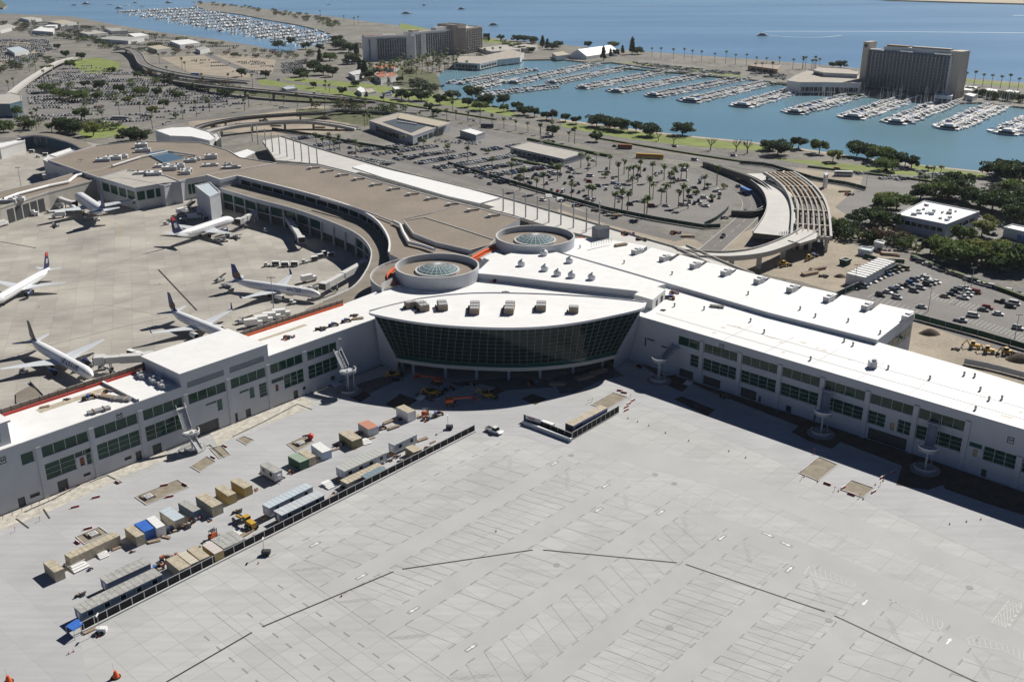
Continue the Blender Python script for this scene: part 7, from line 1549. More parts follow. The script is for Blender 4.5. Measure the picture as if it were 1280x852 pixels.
block('site_office', [(1093, 302), (1097, 300), (1106, 302), (1104, 305)], 4, 'small white hut beside the green screened lane', side='trailer', top='white', cat='small building')
block('booth', [(1030, 216), (1034, 215), (1036, 217), (1032, 219)], 9, 'tall thin grey sign pylon beside the girder bridge', side='trailer', top='trailer', cat='sign', par=False)
far_b = [([(40, 38), (52, 33), (70, 33), (66, 40)], 'trailer', 'white'), ([(52, 34), (60, 31), (72, 31), (70, 35)], 'trailer', 'white'), ([(118, 48), (140, 45), (180, 47), (160, 51)], 'wallw', 'trailerr'), ([(212, 51), (236, 49), (250, 53), (225, 56)], 'wallw', 'white'), ([(98, 40), (120, 38), (135, 41), (110, 43)], 'wallw', 'concrete'), ([(60, 27), (80, 25), (96, 28), (76, 30)], 'wallw', 'tan'), ([(24, 22), (40, 21), (52, 23), (36, 25)], 'wallw', 'concrete'), ([(130, 35), (150, 35), (160, 38), (140, 39)], 'wallw', 'trailerr'), ([(184, 58), (200, 56), (214, 60), (196, 62)], 'wallw', 'tan'), ([(244, 60), (254, 58), (262, 60), (250, 63)], 'wallw', 'trailerr'), ([(-10, 34), (10, 30), (20, 33), (0, 38)], 'wallw', 'concrete'), ([(160, 42), (176, 41), (186, 44), (168, 46)], 'wallw', 'white'),
 ([(8, 60), (24, 58), (36, 63), (18, 66)], 'wallw', 'trailerb'), ([(640, 58), (655, 55), (672, 57), (660, 61)], 'wallw', 'concrete'), ([(690, 66), (704, 64), (712, 68), (696, 70)], 'wallw', 'tan')]
for i, (p_, sd, tp) in enumerate(far_b):
    block('far_building', p_, 6, f'low flat roofed building far away, {ordn(1+sorted(q[0][0][0] for q in far_b).index(p_[0][0]))} from the left along the upper shore', side=sd, top=tp, par=False, cat='building')
# fences
screen_fence(PP([(1038, 376), (1076, 359), (1100, 348), (1122, 337)]), 3.0, 'dark green screened fence between the dirt yard and the right car park', 'green_screen', grp='green screened fences', step=6)
screen_fence(PP([(1143, 399), (1180, 409), (1225, 421), (1290, 440), (1400, 470)]), 2.6, 'dark green screened fence along the near side of the right car park', 'green_screen', grp='green screened fences', step=6)
screen_fence(PP([(560, 206), (640, 230), (700, 247), (760, 264), (820, 276), (880, 286), (900, 285)]), 2.4, 'dark green hedge like fence below the central car park', 'green_screen', grp='green screened fences', step=8)
screen_fence(PP([(880, 283), (893, 277), (905, 268), (910, 262)]), 2.4, 'short green fence at the tip of the central car park', 'green_screen', grp='green screened fences', step=8)
screen_fence(PP([(340, 163), (400, 172), (440, 180), (500, 190)]), 2.4, 'green fence at the far left of the central car park', 'green_screen', grp='green screened fences', step=8)
screen_fence(PP([(925, 205), (960, 208), (1020, 226), (1060, 232), (1082, 238)]), 2.4, 'green fence wrapping the road works by the girder bridge', 'green_screen', grp='green screened fences', step=8)
screen_fence(PP([(1080, 322), (1100, 328), (1130, 330)]), 2.2, 'short green fence at the end of the cream warehouse', 'green_screen', grp='green screened fences', step=8)
screen_fence(PP([(1205, 455), (1240, 462), (1300, 478)]), 2.2, 'pale mesh fence along the dirt behind the right roof', 'metal', grp='green screened fences', step=6)
mb = MB()
for pl_, h_ in [([(640, 200), (700, 212)], 1.4), ([(640, 190), (700, 203), (712, 199)], 1.6), ([(660, 175), (720, 188), (760, 196)], 1.8), ([(740, 172), (840, 189), (930, 203)], 1.0), ([(430, 120), (520, 134), (620, 150)], 1.0), ([(1010, 209), (1120, 222), (1180, 230)], 1.2), ([(1140, 322), (1190, 342), (1260, 366), (1300, 382)], 1.6), ([(480, 135), (520, 145), (560, 152)], 1.2), ([(770, 86), (870, 95), (925, 101)], 1.8), ([(960, 105), (985, 108), (1075, 121)], 2.0)]:
    c = smooth(PP(pl_), 6); mb.line(c, 2.2, 0, h_, 'leafd', mtop='leafm')
hd = setting("hedges", mb, 'low dark hedges lining roads and car parks', kind='stuff')
# ---------------- docks and boats
docks = [((1064, 147.5), (1140, 121)), ((1118, 154), (1190, 125.5)), ((1183, 160.5), (1252, 130)), ((1256, 167), (1320, 138)), ((992, 141.5), (1078, 117)), ((926, 133), (1003, 110)), ((862, 127), (962, 103.5)), ((816, 120.5), (930, 98)), ((770, 115), (885, 93)), ((728, 110.5), (838, 88.5)), ((690, 104), (790, 84)), ((641, 104), (745, 80.5)), ((600, 119), (694, 108.5)), ((566, 105), (668, 87)), ((592, 111), (640, 99)), ((588, 84), (646, 77))]
boats = []
def hull_mesh(L, B, kind, cover='whitep'):
    mb = MB(); secs = [(L/2, .05, 1.5), (L*.38, .55*B/2, 1.35), (L*.15, .92*B/2, 1.15), (-L*.2, B/2, 1.0), (-L/2, .85*B/2, 1.0)]
    rows = [[(x, -b_, h), (x, -b_*.7, -.4), (x, b_*.7, -.4), (x, b_, h)] for x, b_, h in secs]; mb.grid(rows, 'whitep', smooth=False); mb.face(rows[-1], 'whitep')
    mb.face([r[0] for r in rows]+[r[3] for r in rows[::-1]], 'whitep')
    if kind == 'motor':
        mb.box((L*.02, 0, 1.05), (L*.42, B*.72, 1.3), 0, 'glassb', taper=.9); mb.box((L*.0, 0, 2.35), (L*.40, B*.68, .22), 0, 'whitep'); mb.box((-L*.02, 0, 2.57), (L*.2, B*.5, .7), 0, 'whitep'); mb.box((L*.22, 0, 1.2), (L*.16, B*.5, .5), 0, 'whitep'); mb.tube((-L*.1, 0, 2.6), (-L*.12, 0, 4.6), .06, .04, 5, 'metal'); mb.box((-L*.36, 0, 1.02), (L*.2, B*.6, .4), 0, cover)
    elif kind == 'sail':
        mb.box((L*.03, 0, 1.0), (L*.36, B*.5, .55), 0, 'whitep', taper=.88); mb.tube((L*.08, 0, 1.2), (L*.08, 0, L*1.35), .12, .07, 6, 'whitep'); mb.tube((L*.06, 0, 2.3), (-L*.36, 0, 2.2), .24, .2, 8, cover); mb.beam((L*.08, -B*.25, L*.8), (L*.08, B*.25, L*.8), .06, .06, 'metal')
    elif kind == 'yacht':
        mb.box((-L*.03, 0, 1.1), (L*.6, B*.8, 1.5), 0, 'glassb', taper=.93); mb.box((-L*.03, 0, 2.6), (L*.62, B*.84, .25), 0, 'whitep'); mb.box((-L*.05, 0, 2.85), (L*.4, B*.66, 1.2), 0, 'whitep', taper=.88); mb.box((-L*.06, 0, 4.05), (L*.3, B*.6, .15), 0, 'whitep'); mb.tube((-L*.1, 0, 4.2), (-L*.12, 0, 6.4), .1, .06, 6, 'metal')
    return mb
BK = {}
for nm, L, B, k_, cv in [('m1', 10.5, 3.6, 'motor', 'whitep'), ('m2', 12.5, 4.0, 'motor', 'tarp'), ('m3', 9, 3.2, 'motor', 'tan'), ('s1', 11, 3.3, 'sail', 'whitep'), ('s2', 12.5, 3.6, 'sail', 'navy'), ('s3', 9.5, 3.0, 'sail', 'ublue'), ('y1', 17.5, 5.2, 'yacht', 'whitep'), ('y2', 22, 5.8, 'yacht', 'whitep')]:
    BK[nm] = (hull_mesh(L, B, k_, cv).mesh('yacht' if k_ == 'yacht' else 'sailboat' if k_ == 'sail' else 'motorboat'), L, B, {'m1': 'white motorboat', 'm2': 'motorboat with blue cover', 'm3': 'small motorboat with tan cover', 's1': 'sailboat with white sail cover', 's2': 'sailboat with navy sail cover', 's3': 'small sailboat with blue sail cover', 'y1': 'white cabin yacht', 'y2': 'large white yacht'}[nm], 'yacht' if k_ == 'yacht' else 'sailboat' if k_ == 'sail' else 'motorboat')
rb = random.Random(11)
dock_names = []
for di, (a, b_) in enumerate(docks):
    A, B = Vector(P(*a, -1)[:2]), Vector(P(*b_, -1)[:2]); L = (B-A).length; u = (B-A)/L; n = Vector((-u.y, u.x)); ang = math.atan2(u.y, u.x)
    mb = MB(); mb.beam((A.x, A.y, -.9), (B.x, B.y, -.9), 2.6 if di < 7 else 2.0, .5, 'paledeck')
    sp = 5.0; s = 3.0; sl = []
    while s < L-3:
        for sd in (-1, 1): sl.append((s, sd))
        s += sp
    for s, sd in sl[::2]:
        for sd2 in (-1, 1):
            p = A+u*(s-sp/2); q_ = p+n*sd2*9; mb.beam((p.x, p.y, -.95), (q_.x, q_.y, -.95), .8, .35, 'paledeck')
    nr = ordn(1+sorted(d[0][0] for d in docks).index(a[0]))
    solo('dock', mb, f'pale floating dock with finger piers, {nr} from the left in the marina', 'dock', 'floating docks in the marina', loc=(A.x, A.y, 0), world=True)
    T_ = A-u*1.5
    if di < 12: boats.append((T_.x-n.x*1.0, T_.y-n.y*1.0, ang+math.pi/2, rb.choice(['y1', 'y2', 'y1']), di, 0, 't', nr))
    for s, sd in sl:
        if rb.random() < .06: continue
        kk = rb.choice(['m1', 'm2', 'm3', 's1', 's2', 's3', 's1', 'm1'] if di in (0, 1, 2, 3, 4) else ['m1', 'm1', 'm2', 's1', 's2', 'm3', 'm1'])
        Lb_ = BK[kk][1]; p = A+u*s+n*sd*(1.6+Lb_*.59); boats.append((p.x, p.y, ang+(math.pi/2 if sd > 0 else -math.pi/2)+(math.pi if rb.random() < .3 else 0), kk, di, s, 'l' if sd > 0 else 'r', nr))
boats.sort(key=lambda b_: math.dist(b_[:2], (0, 0))-12*(b_[3][0] == 'y'))
main_b, rest = boats[:286], boats[286:]
cnt = {}
for (x, y, a, k_, di, s, sd, nr) in sorted(main_b, key=lambda b_: (b_[4], b_[6], b_[5])):
    me, L, B, lab, cat = BK[k_]; cnt[di, sd] = cnt.get((di, sd), 0)+1
    lb = f'{lab} across the outer end of the {nr} dock' if sd == 't' else f'{lab}, {ordn(cnt[di, sd])} from tip on {"far" if sd == "l" else "near"} side, {nr} dock'
    o = bpy.data.objects.new(me.name.split('.')[0], me); COL.objects.link(o); o.location = (x, y, -1.5); o.rotation_euler = (0, 0, a); o.scale = (1.18, 1.22, 1.15); tag(o, lb, cat, 'boats moored in the marina')
def merge_boats(name, lst, label):
    mb = MB(); cache = {}
    for x, y, a, k_ in lst:
        me = BK[k_][0]; ca, sa = math.cos(a), math.sin(a); b0 = len(mb.v)
        s_ = 1.35 if x < -200 else 1; mb.v += [(x+(ca*v.co.x-sa*v.co.y)*s_, y+(sa*v.co.x+ca*v.co.y)*s_, -1.5+v.co.z*s_) for v in me.vertices]
        idx = [mb.m(mt) for mt in me.materials]
        for p in me.polygons: mb.f.append(tuple(b0+i for i in p.vertices)); mb.mi.append(idx[p.material_index]); mb.sm.append(False)
    setting(name, mb, label, kind='stuff')
wb_ = []
for row in range(15):
    a, b_ = P(146+row*16, 16+row*2.9, -1), P(246+row*13.5, 11.5+row*2.7, -1)
    L = math.dist(a, b_); k = int(L/6.5); 
    for j in range(k):
        for sd in (-1, 1):
            if rb.random() < .1: continue
            p = lerp(a, b_, (j+.5)/k); wb_.append((p[0]+rb.uniform(-2, 2), p[1]+sd*9+rb.uniform(-2, 2), math.pi/2*sd+rb.uniform(-.1, .1), rb.choice(['m1', 'm2', 's1', 'y1', 'm1'])))
islp = PP(isl); shp = land
wb_ = [b_ for b_ in wb_ if not inside(b_[:2], islp) and not inside(b_[:2], shp)]
merge_boats('boats_far', wb_ + [b_[:4] for b_ in rest], 'hundreds of small white boats packed in the far marinas')
for i, (x, y, k_, a) in enumerate([(149, 11, 'y1', 0), (108, 5.5, 'y2', 0), (93, 7, 'm2', .2), (137, 6, 's1', 0), (159, 7, 's2', 1), (211, 4, 'y1', 0), (169, 4, 'm1', 0), (411, 6, 's1', 0), (508, 17.5, 'y2', .1), (577, 12, 'y1', 0), (617, 32, 'y1', .3), (530, 7, 'm1', 0), (953, 45, 'y1', 0), (242, 3, 's1', 0), (178, 9, 's3', 0)]):
    me, L, B, lab, cat = BK[k_]; c = P(x, y, -1.5); o = bpy.data.objects.new(me.name.split('.')[0], me); COL.objects.link(o); o.location = (c[0], c[1], -1.5); o.rotation_euler = (0, 0, a); o.scale = (1.25,)*3
    tag(o, f'{lab} out on the open bay, {ordn(1+sorted([149,108,93,137,159,211,169,411,508,577,617,530,953,242,178]).index(x))} from the left', cat, 'boats out on the open bay')
# two long wakes
mb = MB()
for p_, w_ in [([(955, 39.5), (1080, 39.5), (1200, 40.5), (1300, 41.5)], 9), ([(955, 44), (1000, 47), (1030, 46.5), (1052, 44.5)], 5), ([(1266, 19.5), (1300, 19.5)], 12)]:
    c = smooth(PP(p_, -1.55), 6); mb.line(c, w_, -1.7, -1.5, mat("foam wake", (.34, .43, .50), .6))
setting("boat_wake", mb, None)
# ================================================================ CARS, TREES, PALMS, HAZE
CARC = dict(white=(.72, .72, .72), silver=(.42, .43, .44), grey=(.16, .17, .18), black=(.018, .018, .02), navy=(.02, .035, .09), red=(.28, .02, .025), tan=(.35, .30, .22), blue=(.05, .12, .30))
carm = {k: mat(k+" car paint", v, .28) for k, v in CARC.items()}
def loft(mb, secs, mt, smooth=False):
    mb.grid(secs, mt, False, smooth)
def car_shapes(kind, paint):
    L, W_, H1, H2, cab = dict(sedan=(4.6, 1.8, .82, 1.42, (-1.75, 1.15, -1.1, .45)), suv=(4.7, 1.9, .98, 1.72, (-2.2, 1.2, -1.9, .6)), pickup=(5.4, 1.95, 1.0, 1.75, (-.3, 1.5, -.1, 1.0)), van=(5.0, 1.95, 1.0, 1.9, (-2.35, 1.9, -2.1, 1.2)))[kind]
    b_ = MB(); w2 = W_/2; sec = [(-L/2, .82, .45, H1*.92), (-L/2+.25, 1, .28, H1), (-.8, 1, .25, H1+.02), (1.0, 1, .25, H1), (L/2-.35, .98, .28, H1*.86), (L/2, .84, .42, H1*.68)]
    rows = [[(x, -w2*k*.96, z0), (x, -w2*k, (z0+z1)/2), (x, -w2*k*.92, z1), (x, w2*k*.92, z1), (x, w2*k, (z0+z1)/2), (x, w2*k*.96, z0)] for x, k, z0, z1 in sec]
    b_.grid(rows, paint, True, smooth=False); b_.face(rows[0], paint); b_.face(rows[-1][::-1], paint)
    if kind == 'pickup': b_.box((-1.6, 0, H1-.02), (1.9, 1.5, .04), 0, 'black')
    g = MB(); x0, x1, x2, x3 = cab; lo = [(x0, -w2*.88, H1), (x1, -w2*.88, H1), (x1, w2*.88, H1), (x0, w2*.88, H1)]; hi = [(x2, -w2*.68, H2-.06), (x3, -w2*.68, H2-.06), (x3, w2*.68, H2-.06), (x2, w2*.68, H2-.06)]
    for i in range(4): j = (i+1) % 4; g.face([lo[i], lo[j], hi[j], hi[i]], 'glassb')
    r_ = MB(); r_.prism([(x2-.05, -w2*.70), (x3+.05, -w2*.70), (x3+.05, w2*.70), (x2-.05, w2*.70)], H2-.08, H2, paint)
    wh = []
    for x in (-L*.30, L*.31):
        for s in (-1, 1): m_ = MB(); m_.tube((x, s*(w2-.22), .33), (x, s*(w2+.01), .33), .33, .33, 10, 'tyre'); m_.tube((x, s*w2, .33), (x, s*(w2+.03), .33), .19, .17, 8, 'metal'); wh.append(m_)
    return b_, g, r_, wh
def join(mbs):
    o = MB()
    for m_ in mbs:
        b0 = len(o.v); o.v += m_.v; idx = [o.m(t) for t in m_.mats]; o.f += [tuple(b0+i for i in f) for f in m_.f]; o.mi += [idx[i] for i in m_.mi]; o.sm += m_.sm
    return o
CP_, CS_ = {}, {}
def car_detail(kind, col):
    if (kind, col) not in CP_:
        o = thing('parked_car', None, 'car'); b_, g, r_, wh = car_shapes(kind, carm[col]); part(o, 'body', b_, False); part(o, 'windows', g, False); part(o, 'roof_panel', r_, False)
        for m_ in wh: part(o, 'wheel', m_, False)
        CP_[kind, col] = Proto(o)
    return CP_[kind, col]
def car_simple(kind, col):
    if (kind, col) not in CS_: b_, g, r_, wh = car_shapes(kind, carm[col]); CS_[kind, col] = join([b_, g, r_]+wh).mesh('parked_car')
    return CS_[kind, col]
rc = random.Random(21)
def pick():
    return rc.choice(['sedan', 'sedan', 'sedan', 'suv', 'suv', 'pickup', 'van']), rc.choices(list(CARC), [26, 22, 15, 16, 9, 5, 5, 3])[0]
KN = dict(sedan='car', suv='suv', pickup='pickup', van='minivan')
ncar = 0
# right car park, drawn one by one
R1 = [(425, 592), (466, 578), (474, 585), (492, 566), (522, 558), (546, 545), (567, 535), (590, 524), (608, 519), (635, 510), (652, 500), (667, 494), (686, 496)]
R2 = [(562, 628), (598, 612), (625, 607), (650, 590), (682, 580), (712, 569), (732, 553), (752, 545)]; R3 = [(645, 640), (730, 607), (763, 592), (796, 575), (818, 569), (841, 563), (793, 545), (785, 533)]
R4 = [(735, 452), (768, 462), (794, 474), (822, 485), (850, 495), (880, 505), (913, 518), (943, 527), (975, 537), (1003, 549), (1030, 559), (1056, 569), (1084, 577), (1122, 586), (1158, 597), (1208, 609), (1246, 621)]
R5 = [(885, 634), (917, 624), (935, 613), (953, 604), (972, 596), (990, 592)]; R6 = [(975, 641), (992, 626), (1008, 612), (1038, 613)]
R7 = [(768, 687), (962, 754), (1024, 731), (1076, 702), (1096, 691), (1150, 722)]; R8 = [(1165, 660), (1213, 685), (1230, 670), (1250, 793)]
R9 = [(995, 372), (1045, 362), (1075, 382), (1110, 352), (1122, 325), (1137, 355), (1170, 381), (1192, 378), (1215, 381), (1250, 385), (870, 338), (632, 290), (668, 292), (768, 353)]
for nm, row, ang, dd in [('row along the green screened fence', R1, -46, 1), ('first inner row of the right car park', R2, -46, 1), ('second inner row of the right car park', R3, -46, 1), ('long outer row below the trees', R4, -38, 1), ('tight cluster at mid right car park', R5, -40, 1), ('front of the mid right car cluster', R6, -40, 1), ('loose near side of right car park', R7, -30, 1), ('far right end of the right car park', R8, -42, 1), ('yard round the square white office', R9, -35, 1)]:
    for i, (x, y) in enumerate(sorted(row)):
        k_, c_ = pick(); px_, py_ = 960+x/4, 213+y/4; ncar += 1
        put_px(car_detail(k_, c_), px_, py_, ang+rc.uniform(-5, 5), f'{c_} {KN[k_]}, {ordn(i+1)} from the left in the {nm}', 'cars parked in the right car park', z=.1)
# white pickup at the fence end
k_ = car_detail('pickup', 'white'); put_px(k_, 617.5, 540, -38, 'white pickup truck alone on the concrete at the end of the yard fence', z=.06, sc=1.12)
# central car park rows
rows = [((494, 200), (566, 189)), ((521, 205), (592, 193)), ((545, 211), (642, 195)), ((570, 217), (692, 198)), ((592, 223), (700, 207)), ((468, 194), (545, 183)), ((448, 190), (520, 180)), ((404, 190), (424, 186)), ((620, 229), (700, 216)), ((395, 183), (440, 176)), ((646, 233), (668, 229)), ((545, 176), (600, 180)), ((600, 189), (690, 177))
 , ((366, 175), (402, 170)), ((430, 197), (490, 206))]
allc = []
for ri, (a, b_) in enumerate(rows):
    A, B = P(*a), P(*b_); L = math.dist(A, B); n = int(L/2.75); h = math.atan2(B[1]-A[1], B[0]-A[0])
    for j in range(n):
        if rc.random() < (.05 if ri not in (8, 10, 11, 12) else .45): continue
        for sd in ((0,) if ri in (7, 10) else (-1, 1)):
            p = lerp(A, B, (j+.5)/n); p = (p[0]-math.sin(h)*sd*2.6, p[1]+math.cos(h)*sd*2.6); allc.append((p[0], p[1], h+math.pi/2+rc.uniform(-.04, .04), ri, sd))
fillers = [(732, 225), (737, 228), (742, 236), (743, 250), (716, 240), (724, 241), (690, 238), (697, 240), (701, 219), (687, 222), (770, 234), (775, 246), (778, 243), (760, 216), (718, 217), (711, 216), (841, 224), (868, 255), (873, 252), (876, 255), (880, 248), (895, 240), (893, 246), (899, 248), (897, 239), (900, 243), (890, 252), (806, 213), (828, 216), (656, 209), (660, 213), (648, 216), (666, 223), (684, 229), (758, 237), (470, 206), (478, 210), (372, 196), (396, 201)]
for k in range(70):
    x = rc.uniform(700, 885); y = rc.uniform(200, 262)
    if y > 190+(x-700)*.14 and y < 246+(x-700)*.17: fillers.append((x, y))
for x, y in fillers: p = P(x, y); allc.append((p[0], p[1], R(rc.choice([80, -30, 75])), 20, 0))
allc.sort(key=lambda q: math.hypot(q[0], q[1])); ind = allc[:int(282-ncar-32)]; rest_c = allc[int(282-ncar-32):]
cn_ = {}
for (x, y, h, ri, sd) in sorted(ind, key=lambda q: (q[3], q[4], q[0])):
    k_, c_ = pick(); o = bpy.data.objects.new('parked_car', car_simple(k_, c_)); COL.objects.link(o); o.location = (x, y, .08); o.rotation_euler = (0, 0, h); cn_[ri, sd] = cn_.get((ri, sd), 0)+1
    rowname = f'{ {1: "back", -1: "front", 0: "single"}[sd] } half of row {ordn(1+sorted(r_[0][0] for r_ in rows).index(rows[ri][0][0]))} from left' if ri < 20 else 'sparse side of the central car park'
    tag(o, f'{c_} {KN[k_]}, {ordn(cn_[ri, sd])} from left, {rowname}', 'car', 'cars parked in the palm dotted central car park')
# cars on the roads
on_road = [('harbor_s', .30, 2.5), ('harbor_s', .36, -2), ('harbor_s', .42, 2), ('harbor_s', .2, 2), ('harbor_s', .52, 2), ('harbor_s', .66, -2), ('harbor_s', .72, 2), ('harbor_s', .80, 2), ('harbor_s', .84, -2.5), ('harbor_s', .9, 2), ('harbor_n', .2, 2), ('harbor_n', .33, -2), ('harbor_n', .47, 2), ('harbor_n', .6, -2), ('harbor_n', .7, 2), ('harbor_n', .78, 2), ('harbor_n', .86, -2), ('harbor_n', .93, 2), ('loop', .14, 1), ('loop', .3, 3), ('loop', .42, 2), ('loop', .47, -2), ('north_road', .5, 1), ('north_road', .7, 1), ('north_road', .3, 1), ('yard_road', .3, 1), ('yard_road', .6, 1), ('service', .4, 1), ('service', .6, 1), ('service', .7, 1), ('service', .8, 1)]
for i, (k_, t_, off) in enumerate(sorted(on_road)):
    c = along(RD[k_], n=101)[int(t_*100)]; kk, cc_ = pick(); o = bpy.data.objects.new('road_car', car_simple(kk, cc_)); COL.objects.link(o); h = c[1]; o.location = (c[0][0]-math.sin(h)*off, c[0][1]+math.cos(h)*off, .12); o.rotation_euler = (0, 0, h)
    grp_ = {'harbor_s': 'bay side carriageway', 'harbor_n': 'inner carriageway', 'loop': 'loop road by the girder bridge', 'north_road': 'road behind the far terminal', 'yard_road': 'lane before the square white office', 'service': 'service road behind the terminal'}[k_]
    tag(o, f'{cc_} {KN[kk]} driving, {ordn(1+sum(1 for q in on_road if q[0] == k_ and q[1] < t_))} from the left along the {grp_}', 'car', 'cars driving on the roads')
def bus(label, x, y, ang, col, L=12, win='glassb'):
    c = P(x, y); o = thing('coach', label, 'bus', (c[0], c[1], .1), R(ang)); mb = MB(); mb.box((0, 0, .35), (L, 2.5, 2.9), 0, col, taper=.98); part(o, 'body', mb, False)
    for s_ in (-1, 1): mb = MB(); mb.box((0, s_*1.25, 1.7), (L*.9, .06, .9), 0, win); part(o, 'side_windows', mb, False)
    mb = MB(); mb.box((L/2, 0, 1.3), (.08, 2.2, 1.4), 0, win); part(o, 'windscreen', mb, False); wheels(o, (-L*.3, L*.32), 1.1, .5)
bus('white coach with dark windows on the bay side road right of the girder bridge', 1054, 220, -8, 'whitep'); bus('blue bus coming down the loop road', 932, 242, -75, 'tarp', 11); bus('yellow topped long vehicle parked behind the hedges', 812, 198, -14, 'yellow', 20, 'terracotta'); bus('dark red coach waiting on the inner road', 781, 186, -10, 'terracotta', 11); bus('dark blue coach on the inner road beside the white hut', 929 if False else 609, 160, -12, 'navy', 11)
bus('white coach on the road beside the park lawn', 361, 111, -12, 'whitep', 13); bus('blue shuttle bus near the palms at the left', 244, 95, -10, 'tarp', 10); bus('white shuttle in the west car park', 150, 150, -5, 'trailer', 14)
# ---- far car parks as one mass
mbs = MB(); pal = list(carm.values()); lots = [([(30, 106), (80, 86), (110, 82), (170, 90), (230, 99), (300, 119), (318, 128), (220, 144), (160, 156), (110, 154), (40, 148)], 6.5, .5), ([(0, 50), (60, 50), (66, 62), (30, 82), (0, 90)], 7, .7), ([(230, 74), (345, 78), (340, 90), (300, 94)], 8, .25), ([(352, 79), (385, 74), (372, 94), (352, 92)], 7, .8), ([(790, 78), (870, 86), (925, 91), (925, 94), (870, 91), (800, 82)], 6, .85), ([(425, 52), (470, 56), (500, 60), (500, 66), (430, 60)], 7, .8), ([(20, 24), (200, 44), (300, 58), (290, 64), (150, 56), (40, 46)], 9, .42),
 ([(1020, 207), (1120, 214), (1180, 222), (1170, 230), (1080, 222)], 7, .3), ([(1140, 213), (1180, 217), (1225, 222), (1215, 226), (1150, 219)], 6, .7), ([(1070, 205), (1120, 209), (1140, 214), (1100, 214)], 6, .8), ([(440, 100), (560, 107), (550, 112), (440, 104)], 6, .5), ([(985, 96), (960, 88), (935, 93), (980, 101)], 6, .6)]
def add_car(x, y, h):
    L, W_ = rc.uniform(4.2, 5), 1.8; m_ = rc.choice(pal[:5]+pal[:2]+pal[:2]); mbs.box((x, y, .35), (L, W_, .6), h, m_, taper=.96); mbs.box((x-.1*math.cos(h), y-.1*math.sin(h), .95), (L*.5, W_*.86, .5), h, 'glassb', m_, taper=.82)
for poly, sp, dn in lots:
    w_ = PP(poly); th_ = R(16); ca, sa = math.cos(th_), math.sin(th_); us = [p[0]*ca+p[1]*sa for p in w_]; vv = [-p[0]*sa+p[1]*ca for p in w_]
    v = min(vv); ri = 0
    while v < max(vv):
        u = min(us); run = rc.random() < dn
        while u < max(us):
            if rc.random() < .12: run = rc.random() < dn
            if run and rc.random() < .9:
                x, y = u*ca-v*sa, u*sa+v*ca
                if inside((x, y), w_): add_car(x, y, th_+math.pi/2)
            u += 2.8
        ri += 1; v += 5.4 if ri % 2 else sp+5
for (x, y, h, ri, sd) in rest_c: add_car(x, y, h)
setting("distant_parked_cars", mbs, 'hundreds of cars filling the far car parks', kind='stuff')
# lot lines in the car parks
mb = MB()
for a, b_, n, dx in [((1084, 372), (1150, 398), 12, 3), ((1190, 352), (1175, 372), 0, 0), ((1160, 372), (1230, 392), 14, 3), ((1200, 400), (1290, 430), 18, 3)]:
    for k in range(n): p, q_ = P(a[0]+(b_[0]-a[0])*k/n, a[1]+(b_[1]-a[1])*k/n), P(a[0]+(b_[0]-a[0])*k/n+9, a[1]+(b_[1]-a[1])*k/n-6); strip(mb, p[:2], q_[:2], .15, 'line', .07)
for a, b_ in rows[:6]:
    strip(mb, P(a[0]-4, a[1]+1)[:2], P(b_[0]+4, b_[1]-.6)[:2], .3, 'kerb', .07)
setting("car_park_markings", mb)
for x, y in [(1160, 389), (1213, 362), (1268, 424), (1203, 372), (1068, 358), (1082, 236)]: put_px(ms, x, y, 0, f'tall parking lot lamp post, {ordn(1+sorted([1160,1213,1268,1203,1068,1082]).index(x))} from the left of the right car park', 'lamp posts of the right car park', sc=.6)
